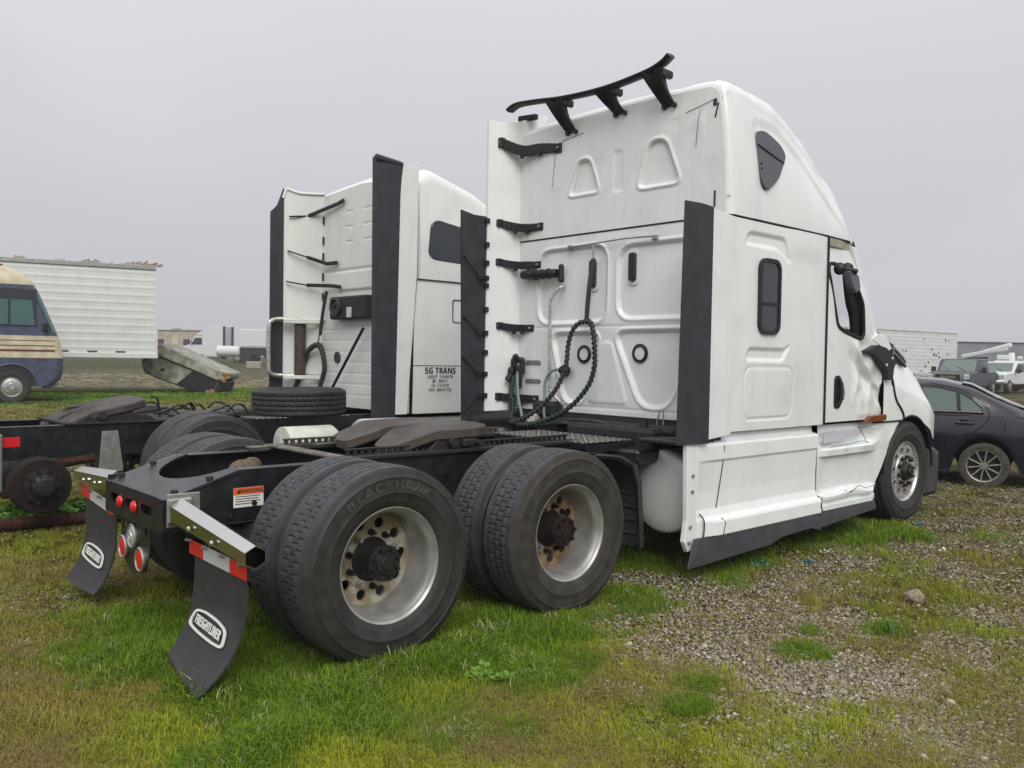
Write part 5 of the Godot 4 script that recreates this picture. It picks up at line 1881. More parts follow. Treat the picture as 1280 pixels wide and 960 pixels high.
		if e > 0:
			s = Shp.new()
			s.prism(pv([4.50, 0.875, 5.20, 0.925, 5.18, 0.985, 4.50, 0.955]), 0.0, 0.004, 0.001, Transform3D(Basis(Vector3(1, 0, 0), 0.5), Vector3(0, 0.12, 0.69)) if false else side_basis(1.172))
			mk("scuffed_step_plate", s, M.scuff, sp)
			s = Shp.new()
			s.tube(spline([Vector3(4.72, 0.455, 1.262), Vector3(4.85, 0.44, 1.27), Vector3(4.98, 0.475, 1.262), Vector3(5.10, 0.45, 1.268), Vector3(5.3, 0.452, 1.25)]), 0.0028, 5)
			s.tube(spline([Vector3(4.50, 0.855, 1.24), Vector3(4.8, 0.858, 1.24), Vector3(5.1, 0.87, 1.22), Vector3(5.25, 0.85, 1.22)]), 0.0028, 5)
			s.tube(spline([Vector3(5.13, 1.0, 1.18), Vector3(5.20, 0.93, 1.185), Vector3(5.24, 0.86, 1.20)]), 0.0028, 5)
			s.tube([Vector3(4.30, 0.43, 1.27), Vector3(4.27, 0.37, 1.282), Vector3(4.29, 0.31, 1.285)], 0.007, 5)
			mk("step_crack", s, M.seam, sp)
	# dark platform behind the fairing
	var s := Shp.new()
	s.box(Vector3(3.9, 1.0, 0.9), Vector3(2.2, 0.06, 0.46), 0.01)
	s.box(Vector3(2.62, 0.985, 1.0), Vector3(0.42, 0.03, 0.38), 0.008)
	s.box(Vector3(3.9, 1.0, -0.9), Vector3(2.2, 0.06, 0.46), 0.01)
	s.box(Vector3(2.72, 0.99, 1.09), Vector3(0.46, 0.05, 0.16), 0.012)
	mk("fairing_deck", s, M.black_plastic, t)

# ---------------------------------------------------------------- the second tractor, stripped
func second_tractor() -> void:
	var t := node("tractor_truck", self, Transform3D(Basis.IDENTITY, Vector3(0, 0, -3.95)))
	tag(t, "older white sleeper tractor behind, dark fairing edges, missing rear wheels", "truck")
	chassis(t, -2.6, 6.4, false)
	# bare hub on the rear axle, one pair of duals still fitted ahead of it
	var s := Shp.new()
	s.cyl(Vector3(-0.55, 0.42, -0.80), Vector3(-0.55, 0.42, 0.80), 0.08, 0.08, 14)
	s.ball(Vector3(-0.55, 0.42, 0), Vector3(0.22, 0.22, 0.2), 14, 8)
	mk("axle", s, M.chassis_dirt, t)
	s = Shp.new()
	s.cyl(Vector3(0.77, 0.5, -0.8), Vector3(0.77, 0.5, 0.8), 0.08, 0.08, 14)
	s.ball(Vector3(0.77, 0.5, 0), Vector3(0.22, 0.22, 0.2), 14, 8)
	mk("axle", s, M.chassis_dirt, t)
	for e in [1.0, -1.0]:
		s = Shp.new()
		s.lathe([Vector2(0.235, 0.0), Vector2(0.24, 0.06), Vector2(0.232, 0.19), Vector2(0.225, 0.20), Vector2(0.15, 0.205)], 40, s.axis(Vector3(-0.55, 0.42, e * 0.56), Vector3(0, 0, e)))
		var dr := mk("brake_drum", s, M.drum_rust, t)
		if e > 0:
			dr.set_meta("label", "bare rusty brake drum with black hub")
		s = Shp.new()
		s.lathe([Vector2(0.15, 0.205), Vector2(0.145, 0.225), Vector2(0.105, 0.23), Vector2(0.10, 0.27), Vector2(0.082, 0.285), Vector2(0.07, 0.31), Vector2(0.045, 0.315), Vector2(0.0, 0.316)], 32, s.axis(Vector3(-0.55, 0.42, e * 0.56), Vector3(0, 0, e)))
		for k in 10:
			var a := TAU * k / 10
			s.cyl(Vector3(-0.55 + 0.142 * cos(a), 0.42 + 0.142 * sin(a), e * 0.76), Vector3(-0.55 + 0.142 * cos(a), 0.42 + 0.142 * sin(a), e * 0.82), 0.014, 0.013, 6)
			s.cyl(Vector3(-0.55 + 0.092 * cos(a), 0.42 + 0.092 * sin(a), e * 0.83), Vector3(-0.55 + 0.092 * cos(a), 0.42 + 0.092 * sin(a), e * 0.845), 0.010, 0.009, 6)
		mk("hub", s, M.hub_iron, dr)
		s = Shp.new()
		s.cyl(Vector3(-0.38, 0.56, e * 0.42), Vector3(-0.05, 0.60, e * 0.44), 0.045, 0.04, 12)
		s.box(Vector3(-0.55, 0.33, e * 0.40), Vector3(0.5, 0.08, 0.12), 0.02)
		mk("torque_rod", s, M.rust, t)
		s = Shp.new()
		s.prism(pv([-0.02, 0.46, 0.20, 0.46, 0.15, 0.84, 0.01, 0.84]), 0.0, 0.02, 0.004, side_basis(e * 0.452 - (0.02 if e < 0 else 0.0)))
		s.box(Vector3(-0.83, 0.60, e * 0.47), Vector3(0.08, 0.5, 0.04), 0.01)
		mk("hanger_plate", s, M.steel, t)
	drive_wheel(t, at_wheel(0.80, 0.5, 1.06), M.rim_paint, M.rim_disc)
	inner_wheel(t, at_wheel(0.80, 0.5, 0.725, 0.4))
	inner_wheel(t, flip_z(0.80, 0.5, -0.725))
	drive_wheel(t, flip_z(0.80, 0.5, -1.06), M.rim_paint, M.rim_disc)
	steer_wheel(t, at_wheel(6.0, 0.5, 1.03), M.rim_paint)
	steer_wheel(t, flip_z(6.0, 0.5, -1.03), M.rim_paint)
	s = Shp.new()
	s.box(Vector3(-0.80, 0.775, 0.448), Vector3(0.30, 0.085, 0.006), 0.002)
	mk("red_reflector", s, M.red_lens, t)
	# tilted fifth wheel
	s = Shp.new()
	fifth_wheel_shape(s)
	var fw := mk("fifth_wheel", s, M.fifth_dark, t, Transform3D(Basis(Vector3(0, 0, 1), 0.20), Vector3(0.02, 1.04, 0)))
	fw.set_meta("label", "grey fifth wheel tilted down at the rear")
	s = Shp.new()
	for e in [1.0, -1.0]:
		s.prism(pv([-0.30, 0.90, 0.55, 0.90, 0.42, 0.98, 0.16, 1.0, 0.06, 1.03, -0.06, 1.02, -0.16, 0.95]), -0.04, 0.04, 0.008, side_basis(e * 0.40))
		s.cyl(Vector3(0.02, 0.98, e * 0.36), Vector3(0.02, 0.98, e * 0.47), 0.04, 0.04, 12)
	s.box(Vector3(0.25, 0.915, 0), Vector3(1.1, 0.02, 0.95), 0.004)
	mk("pivot_bracket", s, M.chassis_dirt, t)
	s = Shp.new()
	rng.seed = 19
	for k in 10:
		var p := Vector3(0.50 + k * 0.09, 0.98, rng.randf_range(-0.35, 0.42))
		s.tube(spline([p, p + Vector3(0.05, rng.randf_range(0.0, 0.09), 0.08), p + Vector3(0.16, rng.randf_range(0.0, 0.08), 0.02), p + Vector3(0.24, -0.03, rng.randf_range(-0.1, 0.1))]), 0.011, 5)
	s.tube(spline([Vector3(0.46, 1.15, 0.40), Vector3(0.52, 1.13, 0.41), Vector3(0.54, 1.05, 0.40), Vector3(0.56, 0.95, 0.38)]), 0.012, 6)
	s.box(Vector3(1.05, 0.94, 0.2), Vector3(0.6, 0.08, 0.3), 0.03)
	s.box(Vector3(1.55, 0.94, -0.1), Vector3(0.3, 0.10, 0.6), 0.03)
	mk("air_lines", s, M.hose_black, t).set_meta("kind", "stuff")
	s = Shp.new()
	s.box(Vector3(2.0, 0.91, 0.1), Vector3(1.1, 0.012, 0.95), 0.003)
	mk("deck_plate", s, M.tread_plate, t)
	s = Shp.new()
	s.lathe([Vector2(0, 0.0), Vector2(0.16, 0.02), Vector2(0.19, 0.06), Vector2(0.19, 0.6), Vector2(0, 0.62)], 24, Transform3D(Basis(Vector3(0, 1, 0), Vector3(-1, 0, 0), Vector3(0, 0, 1)), Vector3(2.15, 0.66, 0.95)))
	mk("air_tank", s, M.white_dirty, t)
	s = Shp.new()
	s.lathe([Vector2(0, 0), Vector2(0.29, 0.02), Vector2(0.31, 0.05), Vector2(0.31, 1.5), Vector2(0, 1.55)], 32, Transform3D(Basis(Vector3(0, -1, 0), Vector3(1, 0, 0), Vector3(0, 0, 1)), Vector3(2.5, 0.58, 0.85)))
	mk("fuel_tank", s, M.tank_metal, t)
	# cab
	s = Shp.new()
	s.grid(90, 200, func(u: float, w: float) -> Vector3:
		var z := lerpf(-0.78, 1.10, u)
		var y := lerpf(0.95, 3.50, w)
		var x := 2.98
		for q in [3.30, 3.12, 2.94]:
			x += 0.010 * groove(y - q, 0.012) * (ss(0.12, 0.16, z) + ss(-0.26, -0.24, z) * ss(-0.08, -0.10, z))
		x += 0.014 * groove(y - 2.60, 0.025)
		for k in 7:
			x += 0.006 * groove(y - (1.10 + 0.13 * k), 0.012)
		x += 0.020 * recess(sdf(Vector2(z, y), rounded([Vector2(-0.40, 1.92), Vector2(0.6, 1.92), Vector2(0.6, 2.36), Vector2(-0.40, 2.36)], 0.06)), 0.015)
		return Vector3(x, y, z), true)
	mk("back_wall", s, M.old_white, t)
	var prof := [[2.98, 3.52], [3.2, 3.66], [3.84, 3.48], [4.4, 3.20], [4.9, 2.85], [5.2, 2.62]]
	s = Shp.new()
	var rings := []
	for k in 30:
		var x := lerpf(3.03, 5.2, k / 29.0)
		var y := tab(prof, x)
		var hw := tab([[2.98, 1.18], [4.4, 1.2], [5.2, 1.0]], x)
		var ring := PackedVector3Array()
		for q in [[2.42, 1.0], [2.415, 1.02], [2.8, 1.02], [3.1, 1.0]]:
			ring.push_back(Vector3(x, minf(q[0], y - 0.3), hw * q[1]))
		for a in 9:
			var b := PI / 2 * a / 8.0
			ring.push_back(Vector3(x, y - 0.16 + 0.16 * sin(b), hw * 0.98 - 0.16 + 0.16 * cos(b)))
		for z in [0.6, 0.3, 0.0]:
			ring.push_back(Vector3(x, y + 0.06 * (1.0 - z), hw * z))
		var half := ring.duplicate()
		half.reverse()
		for p in half:
			ring.push_back(Vector3(p.x, p.y, -p.z))
		rings.append(ring)
	s.loft(rings, false, true)
	s.fan(rings[0], Vector3(-1, 0, 0))
	mk("roof", s, M.old_white, t)
	for e in [1.0, -1.0]:
		s = Shp.new()
		s.grid(20, 30, func(u: float, w: float) -> Vector3:
			var y := lerpf(0.95, 2.41, w)
			var x := lerpf(2.95, 4.6, u)
			return Vector3(x, y, e * (1.20 + 0.01 * sin(w * PI) - 0.006 * groove(y - 1.47, 0.02))), e < 0)
		var sd := mk("sleeper_side", s, M.old_white, t)
		s = Shp.new()
		s.box(Vector3(3.7, 2.412, e * 1.205), Vector3(1.5, 0.012, 0.02))
		s.box(Vector3(3.6, 1.475, e * 1.205), Vector3(1.35, 0.006, 0.014))
		s.tube([Vector3(2.98, 3.55, e * 1.20), Vector3(2.97, 2.42, e * 1.222), Vector3(2.86, 0.95, e * 1.222)], 0.007, 5)
		mk("panel_joint", s, M.seam, sd)
		s = Shp.new()
		var X := side_basis(1.195) if e > 0 else Transform3D(Basis(Vector3(-1, 0, 0), Vector3(0, 1, 0), Vector3(0, 0, -1)), Vector3(7.0, 0, -1.195))
		s.prism(rounded([Vector2(3.13, 2.70), Vector2(3.17, 3.03), Vector2(3.25, 3.08), Vector2(4.0, 2.98), Vector2(4.0, 2.60), Vector2(3.20, 2.64)], 0.05), 0.0, 0.022, 0.006, X)
		mk("sleeper_window", s, M.dark_glass, t)
		s = Shp.new()
		plate(s, rrect(3.48, 1.96, 3.66, 2.22, 0.03), [rrect(3.488, 1.968, 3.652, 2.212, 0.026)], 0.0, 0.012, Transform3D(Basis.IDENTITY, Vector3(0, 0, 1.203)) if e > 0 else Transform3D(Basis(Vector3(-1, 0, 0), Vector3(0, 1, 0), Vector3(0, 0, -1)), Vector3(7.14, 0, -1.203)))
		mk("hatch_outline", s, M.seam, sd)
	s = Shp.new()
	var tb := func(y: float) -> Transform3D: return Transform3D(Basis.IDENTITY, Vector3(3.32, y, 1.213))
	s.text("5G TRANS", font, 0.068, tb.call(1.42), 0.002)
	for q in [["USDOT 3160079", 1.353], ["MC 98011", 1.305], ["CA 515470", 1.257], ["VIN GK651752", 1.209]]:
		s.text(q[0], font_mono, 0.033, tb.call(q[1]), 0.002)
	mk("door_lettering", s, M.print_black, t)
	# extenders with dark rubber lips
	s = Shp.new()
	s.prism(pv([2.70, 0.95, 2.86, 0.95, 2.965, 2.42, 2.975, 3.60, 2.70, 3.62]), -0.02, 0.0, 0.004, side_basis(1.235))
	mk("side_extender", s, M.old_white, t)
	s = Shp.new()
	rings = []
	for k in 17:
		var f := k / 16.0
		var y := lerpf(0.93, 3.62, f)
		var xr := lerpf(2.43, 2.415, f)
		var xf := lerpf(2.70, 2.74, f) + 0.03 * ss(0.9, 1.0, f)
		rings.append(PackedVector3Array([Vector3(xf, y, 1.240), Vector3(lerpf(xr, xf, 0.5), y, 1.246), Vector3(xr, y, 1.236), Vector3(xr - 0.02, y, 1.22), Vector3(xr, y, 1.205), Vector3(xf, y, 1.215)]))
	s.loft(rings, false, true, true)
	s.fan(rings[16], Vector3.UP)
	s.cyl(Vector3(2.43, 3.62, 1.222), Vector3(2.75, 3.60, 1.222), 0.042, 0.03, 12, 0.008)
	mk("extender_lip", s, M.dark_strip, t)
	s = Shp.new()
	rings = []
	for k in 11:
		var u := k / 10.0
		var a := PackedVector3Array()
		for j in 13:
			var top := tab([[0, 3.55], [0.12, 3.68], [0.5, 3.62], [1.0, 3.58]], u)
			var y := lerpf(0.9, top, j / 12.0)
			a.push_back(Vector3(lerpf(2.66, 2.99, u), y, lerpf(-1.235, -0.76, u * u) - 0.0))
		rings.append(a)
	s.loft(rings, false, true)
	s.tube(rings.map(func(q): return q[12]), 0.02, 6)
	mk("side_extender", s, M.old_white, t)
	s = Shp.new()
	for q in [3.25, 3.0, 2.8, 2.55, 2.3]:
		s.box(Vector3(2.965, q, -0.755), Vector3(0.02, 0.10, 0.02), 0.004)
	mk("extender_clip", s, M.seam, t)
	s = Shp.new()
	rings = []
	for k in 19:
		var f := k / 18.0
		var y := lerpf(0.98, 3.36, f)
		var rise := 0.32 * ss(0.85, 1.0, f)
		rings.append(PackedVector3Array([Vector3(2.67, y + rise, -1.225), Vector3(2.58, y - rise * 0.15, -1.25), Vector3(2.50, y, -1.24), Vector3(2.50, y, -1.26), Vector3(2.58, y - rise * 0.15, -1.275), Vector3(2.67, y + rise, -1.25)]))
	s.loft(rings, false, true, true)
	s.fan(rings[18], Vector3.UP)
	mk("extender_lip", s, M.dark_strip, t)
	for q in [[[2.945, 3.44, -0.24], [2.94, 3.41, -0.38], [2.90, 3.33, -1.02], [2.72, 3.32, -1.19]], [[2.945, 2.70, -0.38], [2.93, 2.70, -0.60], [2.85, 2.80, -0.95], [2.71, 2.89, -1.20]], [[2.945, 2.40, -0.30], [2.93, 2.42, -0.45], [2.85, 2.45, -0.95], [2.69, 2.50, -1.20]]]:
		s = Shp.new()
		for k in 3:
			s.beam(Vector3(q[k][0], q[k][1], q[k][2]), Vector3(q[k + 1][0], q[k + 1][1], q[k + 1][2]), 0.03, 0.045 if k < 2 else 0.018, 0.008)
		mk("extender_strut", s, M.black_plastic, t)
	# tube rack with brown canister
	s = Shp.new()
	s.tube(spline([Vector3(3.0, 2.0, -0.72), Vector3(2.88, 2.0, -1.02), Vector3(2.60, 2.02, -1.16), Vector3(2.49, 1.99, -1.18), Vector3(2.455, 1.90, -1.18), Vector3(2.455, 1.42, -1.18), Vector3(2.48, 1.34, -1.18), Vector3(2.58, 1.31, -1.16), Vector3(2.88, 1.31, -1.02), Vector3(3.0, 1.30, -0.72)], 5), 0.028, 10)
	mk("tube_rack", s, M.polished, t)
	s = Shp.new()
	s.beam(Vector3(2.62, 1.99, -1.10), Vector3(2.96, 1.99, -0.74), 0.05, 0.06, 0.008)
	s.beam(Vector3(2.62, 1.29, -1.10), Vector3(2.96, 1.29, -0.74), 0.05, 0.05, 0.008)
	mk("rack_bar", s, M.white_dirty, t)
	s = Shp.new()
	s.cyl(Vector3(2.80, 1.32, -1.02), Vector3(2.80, 2.0, -1.02), 0.07, 0.07, 18, 0.01)
	mk("canister", s, M.brown_filter, t)
	# cooling unit
	s = Shp.new()
	s.box(Vector3(2.93, 2.14, 0.0), Vector3(0.16, 0.27, 0.80), 0.02)
	var ac := mk("cooling_unit", s, M.black_plastic, t)
	s = Shp.new()
	s.lathe([Vector2(0.11, 0.0), Vector2(0.11, 0.03), Vector2(0.09, 0.035), Vector2(0.085, 0.01)], 24, s.axis(Vector3(2.85, 2.15, -0.24), Vector3(-1, 0, 0)))
	for k in 6:
		s.box(Vector3(2.845, 2.15, -0.24), Vector3(0.01, 0.17, 0.02), 0.0, Basis(Vector3(1, 0, 0), PI * k / 6))
	mk("fan_guard", s, M.grey_strip, ac)
	s = Shp.new()
	s.box(Vector3(2.845, 2.08, 0.06), Vector3(0.01, 0.12, 0.10), 0.003)
	s.cyl(Vector3(2.848, 2.15, -0.25), Vector3(2.842, 2.15, -0.25), 0.045, 0.045, 16)
	mk("nameplate", s, M.white_dirty, ac)
	s = Shp.new()
	s.cyl(Vector3(2.975, 1.55, -0.40), Vector3(2.96, 1.55, -0.40), 0.07, 0.07, 20, 0.004)
	mk("drain_port", s, M.grey_strip, t)
	s = Shp.new()
	s.cyl(Vector3(2.88, 1.89, 0.32), Vector3(2.86, 1.07, -0.43), 0.018, 0.018, 8)
	mk("grab_rail", s, M.black_plastic, t)
	hose(t, "hose_drop", [Vector3(2.90, 2.36, -0.55), Vector3(2.88, 2.1, -0.60), Vector3(2.88, 1.82, -0.66)], 0.022, M.hose_black)
	hose(t, "air_hose", [Vector3(2.87, 1.70, -0.71), Vector3(2.86, 1.68, -0.80), Vector3(2.85, 1.60, -0.93), Vector3(2.85, 1.45, -1.02), Vector3(2.82, 1.25, -1.10), Vector3(2.75, 0.98, -1.18)], 0.028, M.hose_black, 0.012)
	hose(t, "air_hose", [Vector3(2.87, 1.70, -0.71), Vector3(2.86, 1.68, -0.62), Vector3(2.86, 1.58, -0.55), Vector3(2.87, 1.40, -0.53), Vector3(2.86, 1.22, -0.60), Vector3(2.82, 0.98, -0.66)], 0.028, M.hose_black, 0.012)
	hose(t, "spring_cord", [Vector3(2.87, 1.83, -0.66), Vector3(2.87, 1.70, -0.70)], 0.012, M.steel)
	# front of the cab, out of sight behind the near tractor
	s = Shp.new()
	for e in [1.0, -1.0]:
		s.prism(pv([4.6, 0.95, 5.6, 0.95, 5.6, 1.75, 5.15, 2.55, 4.6, 2.55]), -0.015, 0.015, 0.004, side_basis(e * 1.18))
	mk("door", s, M.old_white, t)
	s = Shp.new()
	s.grid(12, 4, func(u: float, w: float) -> Vector3:
		return Vector3(lerpf(5.72, 5.2, w), lerpf(1.75, 2.62, w), lerpf(-1.05, 1.05, u)), false)
	mk("windscreen", s, M.dark_glass, t)
	s = Shp.new()
	rings = []
	for k in 24:
		rings.append(hood_ring(lerpf(5.58, 7.36, k / 23.0)))
	s.loft(rings, false, true)
	s.fan(rings[23], Vector3(1, 0, 0))
	s.box(Vector3(6.9, 0.46, 0), Vector3(0.4, 0.4, 2.2), 0.08)
	mk("hood", s, M.old_white, t)
	s = Shp.new()
	s.box(Vector3(4.2, 0.60, 1.08), Vector3(2.4, 0.6, 0.1), 0.02)
	s.box(Vector3(4.2, 0.60, -1.08), Vector3(2.4, 0.6, 0.1), 0.02)
	mk("side_skirt", s, M.old_white, t)
	s = Shp.new()
	s.box(Vector3(4.1, 1.0, 0), Vector3(2.2, 0.1, 2.2), 0.01)
	mk("cab_floor", s, M.interior, t)
	# loose tyre lying flat on the frame behind the cab
	var w := node("loose_tyre", self, Transform3D(Basis(Vector3(0.03, 0, 1).normalized(), 0.015) * Basis(Vector3(1, 0, 0), -PI / 2) * Basis(Vector3(0, 0, 1), 0.3), Vector3(2.13, 1.055, -3.73)))
	tag(w, "worn black tyre lying flat on the frame behind the older tractor's cab", "tyre")
	tyre(w, M.rubber_side, M.rubber_side)
	s = Shp.new()
	s.lathe([Vector2(0.29, 0.108), Vector2(0.27, 0.05), Vector2(0.25, -0.1)], 40, Transform3D(Basis(Vector3.RIGHT, Vector3(0, 0, 1), Vector3(0, -1, 0)), Vector3.ZERO))
	mk("rim", s, M.rim_rust, w)

# ---------------------------------------------------------------- yard
func rise(x: float, z: float) -> float:
	var w := -z - 0.25 * x
	return 0.26 * ss(7.0, 18.0, w) + 0.49 * ss(26.0, 80.0, w)

func motorhome() -> void:
	var t := node("motorhome", self, Transform3D(Basis(Vector3.UP, -0.212), Vector3(2.88, 0.24, -20.6)))
	tag(t, "cream and blue motorhome parked at the left edge before the white trailer", "motorhome")
	var L := -7.4
	var prof := func(y: float) -> float:   # where the nose stands at each height
		return tab([[0.42, 0.85], [0.50, 1.05], [0.75, 1.14], [1.16, 1.16], [1.62, 1.08], [1.75, 1.02], [2.75, 0.62], [3.1, 0.45], [3.3, 0.22], [3.45, -0.12], [3.52, -0.7]], y)
	var band := func(nm: String, ys: Array, m: Material) -> MeshInstance3D:
		var s := Shp.new()
		var rings := []
		for y in ys:
			var ring := PackedVector3Array()
			var r := 0.20
			var nx: float = prof.call(y)
			var zi := 1.22 - (0.10 * ss(3.0, 3.5, y))
			ring.push_back(Vector3(L, y, zi))
			ring.push_back(Vector3(nx - r - 0.4, y, zi))
			for k in 7:
				var a := PI / 2 * (1.0 - k / 6.0)
				ring.push_back(Vector3(nx - r + r * cos(a), y, zi - r + r * sin(a)))
			for k in 7:
				var a := -PI / 2 * (k / 6.0)
				ring.push_back(Vector3(nx - r + r * cos(a), y, -zi + r + r * sin(a)))
			ring.push_back(Vector3(L, y, -zi))
			rings.append(ring)
		s.loft(rings, false, false, true)
		s.fan(rings[rings.size() - 1], Vector3.UP)
		return mk(nm, s, m, t)
	band.call("lower_body", [0.44, 0.6, 0.8, 1.0, 1.16], M.rv_blue)
	band.call("cream_side", [1.161, 1.3, 1.5, 1.72], M.rv_cream)
	band.call("window_band", [1.721, 2.0, 2.4, 2.75, 3.0], M.rv_blue)
	band.call("roof", [3.001, 3.05, 3.1, 3.16, 3.24, 3.32, 3.38, 3.44, 3.50], M.rv_cream)
	var s := Shp.new()
	for q in [[1.345, 0.05], [1.47, 0.02], [1.60, 0.015]]:
		s.box(Vector3((L + 0.95) / 2, q[0], 1.224), Vector3(0.95 - L, q[1], 0.008))
	mk("stripe", s, M.stripe_red, t)
	s = Shp.new()
	s.box(Vector3(-1.6, 2.42, 1.226), Vector3(4.3, 0.95, 0.012), 0.004)
	mk("window_surround", s, M.rv_dark, t)
	for q in [[-0.02, 0.50], [-0.62, -0.08], [-1.4, -0.75]]:
		s = Shp.new()
		s.prism(pv([q[0], 1.99, q[1], 1.99, q[1] - (0.06 if q[1] > 0.3 else 0.0), 2.62, q[0], 2.62]), 0.0, 0.006, 0.0, side_basis(1.233))
		mk("side_window", s, M.green_glass, t)
	s = Shp.new()
	s.grid(10, 6, func(u: float, w: float) -> Vector3:
		var y := lerpf(1.80, 2.92, w)
		return Vector3(prof.call(y) + 0.012, y, lerpf(-1.0, 1.0, u)), false)
	for e in [1.0, -1.0]:
		s.grid(8, 6, func(u: float, w: float) -> Vector3:
			var y := lerpf(1.80, 2.92, w)
			return Vector3(prof.call(y) + 0.016 - 0.20 * (1.0 - sqrt(1.0 - 0.8 * u * u)), y, e * (1.0 + 0.235 * u)), e < 0)
	mk("windscreen", s, M.green_glass, t)
	for e in [1.0, -1.0]:
		s = Shp.new()
		s.box(Vector3(0.74, 1.95, e * 1.30), Vector3(0.12, 0.22, 0.12), 0.03)
		s.beam(Vector3(0.74, 1.92, e * 1.2), Vector3(0.74, 1.92, e * 1.3), 0.04, 0.04)
		mk("mirror", s, M.black_plastic, t)
		s = Shp.new()
		s.box(Vector3(0.66, 1.12, e * 1.226), Vector3(0.20, 0.05, 0.012), 0.003)
		mk("side_marker", s, M.amber, t)
		var w := node("wheel", t, Transform3D(Basis(Vector3.UP, 0.0 if e > 0 else PI), Vector3(0, 0.42, e * 1.15)))
		s = Shp.new()
		var B := Transform3D(Basis(Vector3.RIGHT, Vector3(0, 0, 1), Vector3(0, -1, 0)), Vector3.ZERO)
		s.lathe([Vector2(0.40, -0.12), Vector2(0.42, -0.09), Vector2(0.42, 0.09), Vector2(0.40, 0.12), Vector2(0.30, 0.13), Vector2(0.25, 0.11)], 40, B)
		mk("tyre", s, M.rubber_side, w)
		s = Shp.new()
		s.lathe([Vector2(0.25, 0.11), Vector2(0.24, 0.12), Vector2(0.22, 0.08), Vector2(0.15, 0.10), Vector2(0.10, 0.10), Vector2(0.08, 0.14), Vector2(0, 0.14)], 32, B)
		mk("rim", s, M.aluminium, w)
		s = Shp.new()
		var arc := []
		for k in 17:
			var a := PI * k / 16.0
			arc.append(Vector2(0.56 * cos(a), 0.44 + 0.56 * sin(a)))
		var pl := PackedVector2Array(arc)
		s.prism(pl, 0.0, 0.012, 0.0, side_basis(1.213) if e > 0 else Transform3D(Basis(Vector3(-1, 0, 0), Vector3(0, 1, 0), Vector3(0, 0, -1)), Vector3(0, 0, -1.213)))
		mk("wheel_well", s, M.car_black, t)
		s = Shp.new()
		s.tube(arc.map(func(q): return Vector3(q.x, q.y, e * 1.225)), 0.03, 6)
		mk("wheel_lip", s, M.rv_blue, t)
	s = Shp.new()
	s.box(Vector3(0.90, 0.42, 0), Vector3(0.45, 0.10, 2.1), 0.03)
	mk("bumper", s, M.steel, t)
	s = Shp.new()
	s.box(Vector3(-0.25, 3.50, 0.8), Vector3(0.10, 0.05, 0.12), 0.01)
	mk("roof_light", s, M.amber, t)

